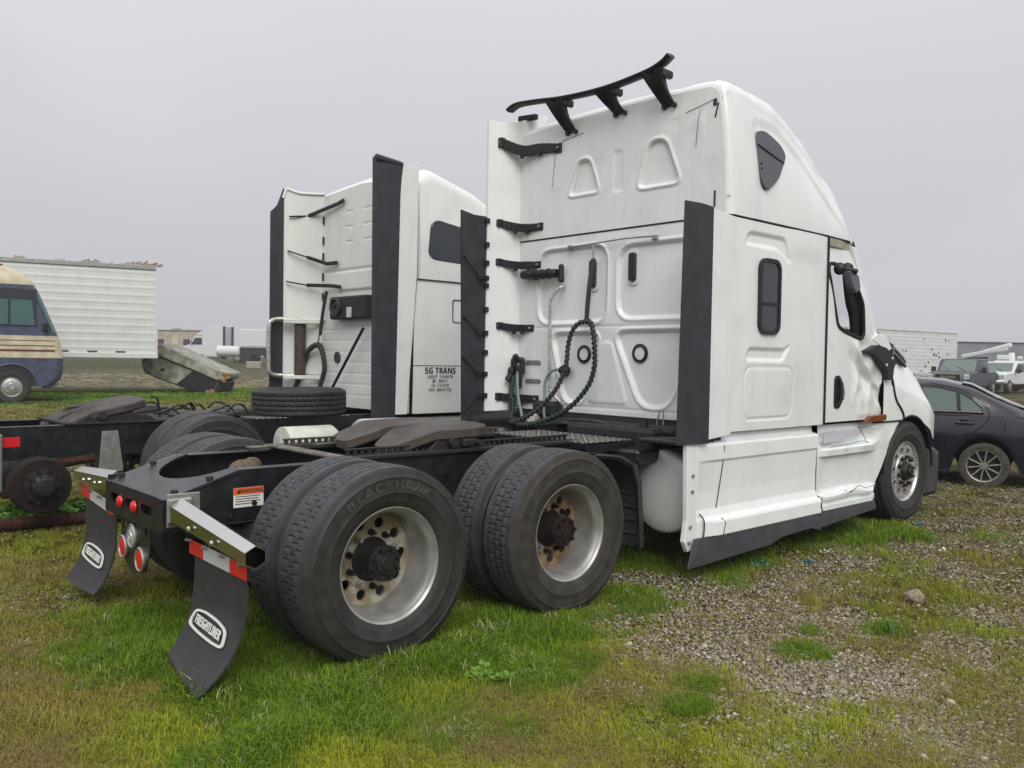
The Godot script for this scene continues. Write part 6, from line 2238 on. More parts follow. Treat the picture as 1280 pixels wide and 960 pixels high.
func box_trailer(label: String, p: Vector3, yaw: float, length: float, y0: float, y1: float, ribs: int, dents: float, torn: bool) -> void:
	# p: the near right-hand lower corner; the body runs back along local -x
	var t := node("box_trailer", self, Transform3D(Basis(Vector3.UP, yaw), p))
	tag(t, label, "trailer")
	var s := Shp.new()
	var nx := 140 if dents > 0.0 else 60
	s.grid(nx, ribs * 6, func(u: float, w: float) -> Vector3:
		var x := -length * u
		var y := lerpf(y0, y1, w)
		var f := fposmod(w * ribs, 1.0)
		var z := 0.022 * groove(f - 0.12, 0.10) * (1.0 if w > 0.05 and w < 0.95 else 0.0)
		z += dents * fn.get_noise_2d(x * 9.0, y * 22.0) + 0.5 * dents * fn.get_noise_2d(x * 30.0, y * 40.0)
		return Vector3(x, y, z), true)
	mk("ribbed_side", s, M.trailer_white, t)
	s = Shp.new()
	s.box(Vector3(-length / 2, (y0 + y1) / 2, -1.3), Vector3(length, y1 - y0, 2.55), 0.02)
	mk("body", s, M.trailer_white, t)
	s = Shp.new()
	s.box(Vector3(-length / 2, y0 + 0.05, 0.03), Vector3(length, 0.16, 0.06), 0.01)
	s.box(Vector3(-0.03, (y0 + y1) / 2, 0.02), Vector3(0.06, y1 - y0, 0.07), 0.01)
	mk("bottom_rail", s, M.trailer_white, t)
	s = Shp.new()
	s.box(Vector3(-length / 2, y1 - 0.03, 0.02), Vector3(length, 0.13, 0.06), 0.01)
	mk("top_rail", s, M.white_dirty if not torn else M.rim_paint, t)
	for k in 5:
		s = Shp.new()
		s.box(Vector3(-1.1 - k * 0.80 * (1.0 if torn else 2.0), y0 + 0.17, 0.03), Vector3(0.28, 0.045, 0.02))
		mk("reflector", s, M.stripe_red, t)
	if dents > 0.0:
		rng.seed = 8
		for k in 14:
			s = Shp.new()
			var o := []
			var cx := -rng.randf_range(0.6, 6.5)
			var cy := lerpf(y0, y1, rng.randf_range(0.12, 0.85))
			var w := rng.randf_range(0.05, 0.20)
			for m in 7:
				var an := TAU * m / 7.0
				var rr := rng.randf_range(0.5, 1.1)
				o.append(Vector2(cx + w * rr * cos(an), cy + w * 0.7 * rr * sin(an)))
			s.prism(rounded(o, 0.03, 2), 0.0, 0.032, 0.0)
			mk("puncture", s, M.car_black if k % 3 == 0 else M.concrete, t)
	if torn:
		s = Shp.new()
		rng.seed = 3
		for k in 26:
			var x := -rng.randf_range(0.0, 1.0) * 2.2 if k < 16 else -rng.randf_range(1.0, 5.0)
			s.box(Vector3(x, y1 + 0.05, -rng.randf_range(0.0, 0.5)), Vector3(rng.randf_range(0.05, 0.5), rng.randf_range(0.03, 0.14), 0.1), 0.01, Basis(Vector3(0, 0, 1), rng.randf_range(-0.5, 0.5)))
		mk("torn_roof_edge", s, M.concrete, t)
		s = Shp.new()
		for k in 5:
			s.box(Vector3(-0.15 - k * 0.12, y1 + 0.09, -0.1 - 0.05 * k), Vector3(0.28, 0.05, 0.12), 0.005, Basis(Vector3(0, 0, 1), [0.4, -0.2, 0.9, 0.1, -0.5][k]))
		mk("splintered_wood", s, M.wood, t)
	s = Shp.new()
	s.box(Vector3(-length + 1.8, y0 - 0.25, -1.3), Vector3(2.8, 0.3, 1.0), 0.03)
	for x in [-length + 1.2, -length + 2.45]:
		for z in [-0.25, -2.3]:
			s.cyl(Vector3(x, 0.5 + (y0 - 1.15), z - 0.28), Vector3(x, 0.5 + (y0 - 1.15), z + 0.05), 0.5, 0.5, 24, 0.05)
	mk("wheels", s, M.rubber_side, t)
	s = Shp.new()
	var lx := -length * 0.30 if torn else -1.6
	for z in [-0.5, -2.1]:
		s.box(Vector3(lx, y0 - 0.45, z), Vector3(0.14, 0.9, 0.14), 0.01)
		s.box(Vector3(lx, y0 - 0.98, z), Vector3(0.3, 0.06, 0.3), 0.01)
	mk("landing_gear", s, M.car_black, t)

func wreck() -> void:
	# axes: x along the picture's right, y up, z towards the viewer
	var t := node("wrecked_shell", self, Transform3D(Basis(Vector3.UP, -0.72), Vector3(8.9, 0.27, -24.1)))
	tag(t, "broken white and black fibreglass shell fallen on its side past the trailer's end", "wreckage")
	# pixel plan turned to metres at 36.5 px per metre about (238, 490)
	var m := func(px: float, py: float) -> Vector2: return Vector2((px - 238.0) / 36.5, (490.0 - py) / 36.5)
	var side := []
	for q in [[203, 446], [246, 463], [279, 478], [277, 489], [262, 491], [240, 487], [205, 476], [183, 467], [180, 455], [181, 449]]:
		side.append(m.call(q[0], q[1]))
	var bl := []
	for q in [[246, 462.5], [282, 477], [278.5, 489.5], [262, 491.5], [240, 487.5], [223, 481.5]]:
		bl.append(m.call(q[0], q[1]))
	var s := Shp.new()
	s.prism(rounded(side, 0.12, 3), -1.3, 0.0, 0.08)
	mk("pale_shell", s, M.wreck_white, t)
	s = Shp.new()
	s.prism(rounded(bl, 0.06, 3), -1.35, 0.03, 0.05)
	mk("black_end", s, M.wreck_black, t)
	s = Shp.new()
	var top := []
	for q in [[199, 431], [206, 430], [255, 452], [288, 466], [286, 473], [276, 476], [246, 463], [203, 446]]:
		top.append(m.call(q[0], q[1]))
	s.prism(rounded(top, 0.08, 3), -1.5, 0.12, 0.07)
	mk("top_slab", s, M.wreck_white, t)
	s = Shp.new()
	var ln := []
	for q in [[247, 463], [276, 475], [272, 487]]:
		var a: Vector2 = m.call(q[0], q[1])
		ln.append(Vector3(a.x, a.y, 0.04))
	s.tube(ln, 0.014, 5)
	mk("pale_edge", s, M.wreck_white, t)
	s = Shp.new()
	rng.seed = 12
	for q in [[202, 435], [200, 440], [204, 442], [286, 467], [288, 472], [284, 475], [270, 489], [265, 490]]:
		var a: Vector2 = m.call(q[0], q[1])
		s.box(Vector3(a.x, a.y, 0.1), Vector3(0.16, 0.10, 0.2), 0.02, Basis(Vector3(0, 0, 1), rng.randf_range(-1, 1)))
	mk("torn_edge", s, M.wood, t)
	s = Shp.new()
	var wq: Vector2 = m.call(288, 475)
	s.tube(spline([Vector3(wq.x - 0.02, wq.y, 0.1), Vector3(wq.x + 0.08, wq.y - 0.3, 0.12), Vector3(wq.x + 0.16, wq.y - 0.48, 0.15)]), 0.012, 4)
	var dq: Vector2 = m.call(207, 463)
	s.box(Vector3(dq.x, dq.y, 0.0), Vector3(0.14, 0.10, 0.02), 0.0, Basis(Vector3(0, 0, 1), 0.3))
	mk("dangling_wire", s, M.car_black, t)

func tiny_wheel(t: Node3D, p: Vector3, r: float, w: float) -> void:
	var s := Shp.new()
	s.cyl(p - Vector3(0, 0, w / 2), p + Vector3(0, 0, w / 2), r, r, 24, r * 0.12)
	var o := mk("wheel", s, M.rubber_side, t)
	s = Shp.new()
	var e := signf(p.z)
	s.lathe([Vector2(r * 0.6, 0.0), Vector2(r * 0.55, 0.02), Vector2(r * 0.3, 0.005), Vector2(r * 0.2, 0.03), Vector2(0, 0.03)], 20, s.axis(p + Vector3(0, 0, e * w / 2), Vector3(0, 0, e)))
	mk("rim", s, M.alloy, o)

func far_tractor(label: String, p: Vector3, yaw: float, paint: Material, sleeper: bool) -> void:
	var t := node("tractor_truck", self, Transform3D(Basis(Vector3.UP, yaw), p))
	tag(t, label, "truck")
	var s := Shp.new()
	s.prism(rounded([Vector2(2.05, 0.9), Vector2(2.1, 1.95), Vector2(3.6, 1.55), Vector2(3.85, 1.2), Vector2(3.85, 0.7), Vector2(3.3, 0.7), Vector2(2.4, 0.7)], 0.12), -0.95, 0.95, 0.1)
	mk("hood", s, paint, t)
	s = Shp.new()
	s.prism(rounded([Vector2(0.5, 0.8), Vector2(2.15, 0.8), Vector2(2.15, 1.9), Vector2(1.6, 2.85), Vector2(0.5, 2.95)], 0.08), -1.15, 1.15, 0.08)
	mk("cab", s, paint, t)
	if sleeper:
		s = Shp.new()
		s.prism(rounded([Vector2(-1.6, 0.8), Vector2(0.5, 0.8), Vector2(0.6, 2.9), Vector2(1.5, 2.9), Vector2(0.6, 3.55), Vector2(-0.3, 3.95), Vector2(-1.6, 4.0)], 0.1), -1.2, 1.2, 0.1)
		mk("sleeper", s, paint, t)
		s = Shp.new()
		for e in [-1.0, 1.0]:
			s.box(Vector3(-1.72, 2.4, e * 1.18), Vector3(0.28, 3.1, 0.05), 0.01)
		mk("extender_lip", s, M.dark_strip, t)
	s = Shp.new()
	s.grid(6, 3, func(u: float, w: float) -> Vector3: return Vector3(lerpf(2.20, 1.68, w), lerpf(1.95, 2.80, w), lerpf(-1.0, 1.0, u)), false)
	mk("windscreen", s, M.dark_glass, t)
	for e in [-1.0, 1.0]:
		s = Shp.new()
		s.prism(pv([0.75, 1.9, 1.95, 1.9, 1.55, 2.65, 0.75, 2.65]), -0.01, 0.01, 0.0, side_basis(e * 1.155))
		mk("side_window", s, M.dark_glass, t)
		s = Shp.new()
		s.box(Vector3(1.9, 2.2, e * 1.35), Vector3(0.15, 0.5, 0.18), 0.04)
		s.box(Vector3(3.75, 1.0, e * 0.75), Vector3(0.2, 0.25, 0.3), 0.05)
		mk("mirror_and_headlight", s, M.chrome, t)
		tiny_wheel(t, Vector3(2.75, 0.5, e * 1.0), 0.5, 0.3)
		tiny_wheel(t, Vector3(-3.2, 0.5, e * 0.95), 0.5, 0.55)
		tiny_wheel(t, Vector3(-4.5, 0.5, e * 0.95), 0.5, 0.55)
	s = Shp.new()
	s.box(Vector3(-1.6, 0.85, 0), Vector3(7.0, 0.3, 0.9), 0.02)
	s.box(Vector3(-3.8, 1.1, 0), Vector3(0.9, 0.12, 0.9), 0.04)
	mk("frame", s, M.car_black, t)
	s = Shp.new()
	for e in [-1.0, 1.0]:
		s.cyl(Vector3(-1.2, 0.65, e * 0.9), Vector3(0.6, 0.65, e * 0.9), 0.32, 0.32, 20, 0.04)
	s.box(Vector3(3.9, 0.6, 0), Vector3(0.25, 0.4, 2.2), 0.08)
	mk("tank_and_bumper", s, M.polished, t)

func yard_left() -> void:
	motorhome()
	box_trailer("white ribbed box trailer with torn roof edge, behind the motorhome", Vector3(7.62, 0.27, -23.35), -0.255, 13.6, 1.16, 4.08, 12, 0.0, true)
	wreck()
	far_tractor("far white sleeper tractor seen past the wrecked shell, facing left", Vector3(36.4, 0.72, -86.9), PI - 0.80, M.far_white, true)
	far_tractor("far blue tractor half hidden between white trucks at left", Vector3(45.5, 0.76, -84.5), PI - 0.9, M.blue_paint, false)
	# flatbed with a white van body
	var t := node("white_truck_body", self, Transform3D(Basis(Vector3.UP, -0.80), Vector3(36.7, 0.72, -76.4)))
	tag(t, "far white box body on a black chassis, at the older tractor's left edge", "trailer")
	var s := Shp.new()
	s.box(Vector3(0.6, 2.55, 0), Vector3(4.4, 1.75, 2.4), 0.05)
	mk("box_body", s, M.far_white, t)
	s = Shp.new()
	s.box(Vector3(0.6, 1.2, 0), Vector3(4.2, 0.8, 2.0), 0.05)
	for x in [-0.9, 1.9]:
		s.cyl(Vector3(x, 0.5, -1.1), Vector3(x, 0.5, 1.1), 0.5, 0.5, 20, 0.05)
	mk("chassis", s, M.car_black, t)
	s = Shp.new()
	s.cyl(Vector3(-4.2, 1.2, 0.2), Vector3(-1.7, 1.2, 0.2), 0.55, 0.55, 20, 0.1)
	mk("white_tank", s, M.far_white, t)
	t = node("concrete_block", self, Transform3D(Basis(Vector3.UP, -0.7), Vector3(24.6, 0.62, -52.0)))
	tag(t, "pale concrete block on the grass by the older tractor's left edge", "block")
	s = Shp.new()
	s.box(Vector3(0, 0.25, 0), Vector3(1.0, 0.5, 0.6), 0.04)
	mk("block", s, M.concrete, t)
	# tan camper
	t = node("camper_trailer", self, Transform3D(Basis(Vector3.UP, -0.84), Vector3(39.8, 0.75, -106.0)))
	tag(t, "far tan camper with small dark windows right of the ribbed trailer", "camper")
	s = Shp.new()
	s.box(Vector3(0, 2.15, 0), Vector3(7.6, 3.3, 2.4), 0.12)
	mk("body", s, M.tan, t)
	s = Shp.new()
	s.box(Vector3(0, 3.86, 0), Vector3(7.8, 0.16, 2.6), 0.04)
	s.box(Vector3(-0.2, 4.05, 0), Vector3(0.9, 0.22, 0.8), 0.06)
	mk("roof", s, M.concrete, t)
	for x in [-1.9, 2.0]:
		s = Shp.new()
		s.box(Vector3(x, 2.3, 1.22), Vector3(1.3, 0.8, 0.06), 0.02)
		mk("window", s, M.dark_glass, t)
	s = Shp.new()
	s.box(Vector3(0.3, 1.9, 1.22), Vector3(0.8, 2.2, 0.05), 0.01)
	mk("door", s, M.rv_cream, t)

func sedan(label: String, p: Vector3, yaw: float, paint: Material) -> void:
	var t := node("sedan", self, Transform3D(Basis(Vector3.UP, yaw), p))
	tag(t, label, "car")
	# side outline tables along x (front is +x)
	var top := [[-2.28, 0.86], [-2.22, 0.98], [-1.80, 1.03], [-1.0, 1.0], [1.0, 0.95], [1.35, 0.93], [2.0, 0.82], [2.25, 0.66]]
	var half := [[-2.28, 0.62], [-2.1, 0.78], [-1.6, 0.86], [0.0, 0.88], [1.5, 0.85], [2.0, 0.76], [2.25, 0.58]]
	var rings := []
	for k in 61:
		var x := lerpf(-2.28, 2.25, k / 60.0)
		var yt := tab(top, x)
		var h := tab(half, x)
		var yb := 0.20
		for wx in [-1.32, 1.33]:
			var d: float = 0.36 * 0.36 - pow(x - wx, 2.0)
			if d > 0.0:
				yb = maxf(yb, 0.29 + sqrt(d))
		if x < -2.0 or x > 2.0:
			yb = maxf(yb, 0.30)
		var ring := PackedVector3Array()
		for q in [[yb, 0.96], [maxf(yb + 0.02, 0.40), 0.985], [maxf(yb + 0.04, 0.62), 1.0], [maxf(yb + 0.06, 0.74), 0.995], [maxf(yb + 0.08, yt - 0.10), 0.97], [maxf(yb + 0.09, yt - 0.03), 0.92], [maxf(yb + 0.1, yt), 0.82]]:
			ring.push_back(Vector3(x, q[0], h * q[1]))
		ring.push_back(Vector3(x, maxf(yb + 0.1, yt) + 0.03, 0))
		var r2 := ring.duplicate()
		r2.reverse()
		for i in range(1, r2.size()):
			ring.push_back(Vector3(r2[i].x, r2[i].y, -r2[i].z))
		rings.append(ring)
	var s := Shp.new()
	s.loft(rings, false, true)
	s.fan(rings[0], Vector3(-1, 0, 0)); s.fan(rings[60], Vector3(1, 0, 0))
	mk("body", s, paint, t)
	# cabin: belt to roof
	var belt := 0.97
	var rl := [[-1.82, 1.0], [-1.45, 1.16], [-1.15, 1.32], [-0.8, 1.40], [-0.3, 1.425], [0.2, 1.40], [0.55, 1.30], [1.15, 1.0], [1.25, 0.95]]
	rings = []
	for k in 49:
		var x := lerpf(-1.82, 1.25, k / 48.0)
		var y := tab(rl, x)
		var w := clampf((y - belt) / 0.45, 0.0, 1.0)
		var ring := PackedVector3Array()
		for q in [[0.0, 0.83], [0.5, 0.74], [0.82, 0.655], [0.95, 0.60], [1.0, 0.50], [1.02, 0.25], [1.03, 0.0]]:
			ring.push_back(Vector3(x, belt - 0.03 + (y - belt + 0.03) * q[0], q[1] + 0.10 * (1.0 - w) * q[0] * (1.0 if q[1] > 0 else 0.0)))
		var r2 := ring.duplicate()
		r2.reverse()
		for i in range(1, r2.size()):
			ring.push_back(Vector3(r2[i].x, r2[i].y, -r2[i].z))
		rings.append(ring)
	s = Shp.new()
	s.loft(rings, false, true)
	mk("roof", s, paint, t)
	var lean := func(y: float) -> float: return 0.835 - (y - belt) * 0.44 + 0.004
	for e in [1.0, -1.0]:
		for q in [[[-0.56, 0.985], [-0.56, 1.30], [-0.75, 1.30], [-0.98, 1.245], [-1.0, 0.985]], [[-1.03, 0.985], [-1.01, 1.235], [-1.15, 1.16], [-1.27, 1.05], [-1.30, 0.985]], [[-0.50, 0.985], [-0.50, 1.31], [0.20, 1.31], [0.50, 1.22], [0.86, 0.99]]]:
			s = Shp.new()
			var a := []
			for c in q:
				a.append(Vector3(c[0], c[1], e * (lean.call(c[1]) + 0.006)))
			s.fan(PackedVector3Array(a), Vector3(0, 0.4, e))
			var wn := mk("side_window", s, M.tint_car, t)
			s = Shp.new()
			s.tube(a, 0.010, 5, false, true)
			mk("window_trim", s, M.car_black, wn)
		s = Shp.new()
		s.tube(spline([Vector3(-0.53, 0.985, e * 0.84), Vector3(-0.95, 0.985, e * 0.84), Vector3(-1.30, 0.985, e * 0.84)]), 0.008, 5)
		mk("belt_trim", s, M.alloy, t)
		s = Shp.new()
		s.tube(spline([Vector3(-0.62, 1.36, e * 0.665), Vector3(-1.0, 1.285, e * 0.70), Vector3(-1.28, 1.12, e * 0.78), Vector3(-1.37, 0.97, e * 0.85), Vector3(-1.28, 0.80, e * 0.865), Vector3(-1.08, 0.66, e * 0.872), Vector3(-0.95, 0.50, e * 0.872)]), 0.005, 4)
		s.tube([Vector3(-0.52, 0.97, e * 0.872), Vector3(-0.52, 0.25, e * 0.872)], 0.005, 4)
		mk("door_gap", s, M.seam, t)
		s = Shp.new()
		s.box(Vector3(-1.08, 0.84, e * 0.88), Vector3(0.22, 0.026, 0.03), 0.008)
		s.box(Vector3(-1.08, 0.865, e * 0.868), Vector3(0.10, 0.06, 0.01), 0.004)
		mk("door_handle", s, paint, t)
		s = Shp.new()
		s.tube([Vector3(-1.55, 0.88, e * 0.862), Vector3(-1.55, 0.72, e * 0.868)], 0.004, 4)
		s.tube([Vector3(-1.78, 0.89, e * 0.843), Vector3(-1.78, 0.73, e * 0.85)], 0.004, 4)
		mk("fuel_flap_gap", s, M.seam, t)
		s = Shp.new()
		s.box(Vector3(-2.15, 0.84, e * 0.70), Vector3(0.22, 0.16, 0.16), 0.04)
		mk("tail_lamp", s, M.red_lens, t)
		for wx in [-1.32, 1.33]:
			var w := node("wheel", t, Transform3D(Basis(Vector3.UP, 0.0 if e > 0 else PI), Vector3(wx, 0.285, e * 0.755)))
			var B := Transform3D(Basis(Vector3.RIGHT, Vector3(0, 0, 1), Vector3(0, -1, 0)), Vector3.ZERO)
			s = Shp.new()
			s.lathe([Vector2(0.27, -0.10), Vector2(0.298, -0.08), Vector2(0.302, 0.06), Vector2(0.294, 0.085), Vector2(0.25, 0.10), Vector2(0.212, 0.09)], 48, B)
			mk("tyre", s, M.rubber_brown, w)
			s = Shp.new()
			s.lathe([Vector2(0.212, 0.085), Vector2(0.208, 0.096), Vector2(0.196, 0.09), Vector2(0.19, 0.05), Vector2(0.18, -0.05)], 40, B)
			s.cyl(Vector3(0, 0, 0.03), Vector3(0, 0, 0.085), 0.05, 0.045, 18, 0.008)
			mk("rim", s, M.alloy, w)
			for k in 10:
				s = Shp.new()
				var a := TAU * (k + 0.25) / 10.0
				s.beam(Vector3(0.04 * cos(a), 0.04 * sin(a), 0.07), Vector3(0.197 * cos(a), 0.197 * sin(a), 0.082), 0.020, 0.026, 0.006, Vector3(0, 0, 1))
				mk("spoke", s, M.alloy, w)
			s = Shp.new()
			s.cyl(Vector3(0, 0, -0.05), Vector3(0, 0, 0.03), 0.185, 0.185, 32)
			mk("brake_disc", s, M.car_black, w)
			s = Shp.new()
			var arc := []
			for k in 13:
				var aa := PI * k / 12.0
				arc.append(PackedVector3Array([Vector3(wx + 0.355 * cos(aa), 0.29 + 0.355 * sin(aa), e * 0.45), Vector3(wx + 0.355 * cos(aa), 0.29 + 0.355 * sin(aa), e * 0.845)]))
			s.loft(arc)
			s.cyl(Vector3(wx, 0.45, e * 0.48), Vector3(wx, 0.45, e * 0.50), 0.36, 0.36, 24)
			mk("wheel_well", s, M.car_black, t)
	# rear window
	s = Shp.new()
	s.grid(8, 6, func(u: float, w: float) -> Vector3:
		var x := lerpf(-1.78, -1.02, w)
		return Vector3(x - 0.012, tab(rl, x) + 0.022, lerpf(-0.62, 0.62, u) * lerpf(1.0, 0.86, w)), false)
	mk("rear_window", s, M.pale_glass, t)
	s = Shp.new()
	s.grid(8, 6, func(u: float, w: float) -> Vector3:
		var x := lerpf(1.15, 0.50, w)
		return Vector3(x + 0.012, tab(rl, x) + 0.022, lerpf(-0.64, 0.64, u) * lerpf(1.0, 0.86, w)), false)
	mk("windscreen", s, M.tint_car, t)
	s = Shp.new()
	s.box(Vector3(-2.24, 0.42, 0), Vector3(0.14, 0.30, 1.42), 0.06)
	s.box(Vector3(2.2, 0.40, 0), Vector3(0.14, 0.28, 1.36), 0.06)
	mk("bumper", s, paint, t)

func pickup(label: String, p: Vector3, yaw: float, paint: Material, letters: String, bucket: bool) -> void:
	var t := node("pickup_truck", self, Transform3D(Basis(Vector3.UP, yaw), p))
	tag(t, label, "truck")
	var s := Shp.new()
	s.prism(rounded([Vector2(0.7, 0.55), Vector2(0.7, 1.28), Vector2(2.3, 1.18), Vector2(2.55, 1.05), Vector2(2.6, 0.55)], 0.1), -0.95, 0.95, 0.1)
	mk("hood", s, paint, t)
	s = Shp.new()
	s.prism(rounded([Vector2(-1.3, 0.5), Vector2(0.85, 0.5), Vector2(0.9, 1.22), Vector2(0.15, 1.85), Vector2(-1.1, 1.88), Vector2(-1.3, 1.25)], 0.08), -0.92, 0.92, 0.12)
	mk("cab", s, paint, t)
	s = Shp.new()
	s.box(Vector3(-2.2, 0.9, 0), Vector3(1.9, 0.7, 1.85), 0.05)
	mk("cargo_bed", s, paint, t)
	s = Shp.new()
	s.grid(8, 4, func(u: float, w: float) -> Vector3: return Vector3(lerpf(0.93, 0.24, w), lerpf(1.24, 1.80, w), lerpf(-0.80, 0.80, u) * lerpf(1.0, 0.9, w)), false)
	mk("windscreen", s, M.tint_car, t)
	s = Shp.new()
	s.beam(Vector3(0.90, 1.27, -0.35), Vector3(0.62, 1.5, 0.1), 0.02, 0.02)
	s.beam(Vector3(0.90, 1.27, 0.35), Vector3(0.60, 1.5, 0.72), 0.02, 0.02)
	mk("wiper", s, M.car_black, t)
	s = Shp.new()
	plate(s, rounded([Vector2(-0.66, 0.78), Vector2(0.66, 0.78), Vector2(0.62, 1.18), Vector2(-0.62, 1.18)], 0.1), [rounded([Vector2(-0.57, 0.80), Vector2(0.57, 0.80), Vector2(0.54, 1.10), Vector2(-0.54, 1.10)], 0.06)], 0.0, 0.08, Transform3D(Basis(Vector3(0, 0, -1), Vector3(0, 1, 0), Vector3(1, 0, 0)), Vector3(2.56, 0, 0)))
	var g := mk("grille_surround", s, M.chrome, t)
	s = Shp.new()
	s.box(Vector3(2.575, 0.95, 0), Vector3(0.04, 0.34, 1.14), 0.01)
	mk("grille", s, M.car_black, g)
	if letters:
		s = Shp.new()
		s.text(letters, font, 0.12, Transform3D(Basis(Vector3(0, 0, -1), Vector3(0, 1, 0), Vector3(1, 0, 0)) * Basis.from_scale(Vector3(1.9, 1, 1)), Vector3(2.605, 0.97, 0)), 0.02)
		mk("grille_lettering", s, M.chrome, g)
	for e in [1.0, -1.0]:
		s = Shp.new()
		s.box(Vector3(2.56, 0.98, e * 0.79), Vector3(0.10, 0.26, 0.26), 0.04)
		mk("headlight", s, M.clear_lens, t)
		s = Shp.new()
		s.prism(pv([-1.0, 1.25, -0.15, 1.25, -0.15, 1.74, -1.0, 1.74]), -0.01, 0.01, 0.0, side_basis(e * 0.925))
		s.prism(pv([-0.08, 1.25, 0.72, 1.25, 0.22, 1.74, -0.08, 1.74]), -0.01, 0.01, 0.0, side_basis(e * 0.925))
		mk("side_window", s, M.dark_glass, t)
		s = Shp.new()
		s.box(Vector3(0.62, 1.32, e * 1.12), Vector3(0.12, 0.30, 0.22), 0.04)
		s.beam(Vector3(0.62, 1.25, e * 0.9), Vector3(0.62, 1.25, e * 1.1), 0.05, 0.05)
		mk("mirror", s, M.car_black, t)
		tiny_wheel(t, Vector3(1.75, 0.40, e * 0.86), 0.40, 0.28)
		tiny_wheel(t, Vector3(-2.1, 0.40, e * 0.86), 0.40, 0.28)
	s = Shp.new()
	s.box(Vector3(2.62, 0.62, 0), Vector3(0.18, 0.24, 1.9), 0.06)
	mk("bumper", s, M.chrome, t)
	if bucket:
		s = Shp.new()
		s.box(Vector3(-1.75, 1.35, 0), Vector3(1.0, 1.2, 1.7), 0.06)
		s.cyl(Vector3(-1.8, 1.9, 0), Vector3(-1.8, 2.45, 0), 0.22, 0.18, 16, 0.03)
		mk("utility_body", s, paint, t)
		s = Shp.new()
		s.beam(Vector3(-1.8, 2.15, 2.9), Vector3(-1.8, 2.75, 0.2), 0.26, 0.28, 0.05)
		s.box(Vector3(-1.8, 2.15, 0.4), Vector3(0.5, 0.3, 0.8), 0.05)
		s.beam(Vector3(-1.8, 2.45, 1.6), Vector3(-1.8, 2.95, 0.0), 0.30, 0.30, 0.08)
		mk("boom", s, M.far_white, t)
		s = Shp.new()
		s.beam(Vector3(-1.60, 2.02, 2.8), Vector3(-1.60, 2.10, 1.3), 0.2, 0.16, 0.03)
		mk("boom_cylinder", s, M.car_black, t)

func yard_right() -> void:
	sedan("dark navy sedan with ten-spoke alloy wheel behind the near tractor's hood", Vector3(9.95, -0.02, -0.75) , 1.893, M.car_paint)
	box_trailer("dented white box trailer beyond the near tractor's hood", Vector3(59.2, 0.0, -17.65), -0.144, 13.6, 1.08, 3.90, 12, 0.012, false)
	pickup("dark blue pickup with chrome grille facing the camera beyond the sedan", Vector3(42.2, 0.10, -11.2), PI + 0.12, M.pickup_paint, "RAM", false)
	pickup("white bucket truck with folded boom right of the blue pickup", Vector3(54.8, 0.05, -13.4), PI + 0.02, M.far_white, "", true)
	sedan("far black car at the right edge past the bucket truck", Vector3(58.6, 0.05, -12.2), 2.6, M.car_paint)
	var t := node("warehouse", self, Transform3D(Basis(Vector3.UP, -0.73), Vector3(128.0, 0.0, -38.5)))
	tag(t, "long grey warehouse with pale base on the far right", "building")
	var s := Shp.new()
	s.box(Vector3(4, 3.35, -10), Vector3(70, 3.5, 20), 0.05)
	mk("wall", s, M.building_grey, t)
	s = Shp.new()
	s.box(Vector3(4, 0.8, -9.9), Vector3(70.2, 1.6, 20.2), 0.02)
	mk("pale_base", s, M.building_pale, t)
	s = Shp.new()
	s.box(Vector3(4, 5.15, -10), Vector3(70.6, 0.14, 20.6), 0.03)
	mk("roof", s, M.building_pale, t)
	t = node("tan_roof_building", self, Transform3D(Basis(Vector3.UP, -0.73), Vector3(158.0, 0, -66.0)))
	tag(t, "far low building with tan roof above the dented trailer's right end", "building")
	s = Shp.new()
	s.box(Vector3(0, 2.6, 0), Vector3(14, 5.2, 8), 0.05)
	mk("wall", s, M.building_pale, t)
	s = Shp.new()
	s.prism(pv([-7.4, 5.2, 7.4, 5.2, 5.6, 7.0, -5.6, 7.0]), -4.3, 4.3, 0.02)
	mk("roof", s, M.tan, t)
	t = node("lamp_post", self, Transform3D(Basis(Vector3.UP, 0.4), Vector3(62.0, 0.05, -14.6)))
	tag(t, "slim pole with a pale lamp head near the right edge", "lamp post")
	s = Shp.new()
	s.cyl(Vector3(0, 0, 0), Vector3(0, 2.1, 0), 0.05, 0.04, 10)
	mk("pole", s, M.steel, t)
	s = Shp.new()
	s.box(Vector3(0, 2.15, 0), Vector3(0.5, 0.28, 0.35), 0.06)
	mk("lamp_head", s, M.far_white, t)

# ---------------------------------------------------------------- ground
const LUSH := [[-0.45, 1.35, 0.75, 0.9], [0.2, 1.40, 0.55, 0.9], [0.6, 1.25, 0.5, 0.8], [1.05, 1.05, 0.6, 0.9], [1.8, 0.95, 0.6, 0.9], [2.8, 0.65, 0.8, 1.0], [3.2, 0.95, 0.45, 0.8], [0.66, 1.70, 0.3, 0.5], [-0.4, 0.1, 0.8, 0.75], [0.72, 2.5, 0.10, 0.4], [0.98, 2.40, 0.09, 0.4], [1.28, 3.05, 0.14, 0.6], [2.51, 2.62, 0.13, 0.6], [1.82, 2.48, 0.17, 0.6], [2.15, 2.32, 0.15, 0.5], [4.9, 1.22, 0.35, 0.8], [5.5, 1.2, 0.45, 0.9], [4.4, 1.1, 0.3, 0.6], [6.1, 2.1, 0.3, 0.5], [-0.5, -3.95, 0.5, 1.0], [0.6, -3.0, 0.6, 0.7], [-0.9, 1.55, 0.5, 0.6], [5.6, 3.0, 0.4, 0.4], [7.4, 2.6, 0.3, 0.5], [2.0, -1.0, 1.0, 0.5], [-0.2, 1.9, 0.4, 0.5]]

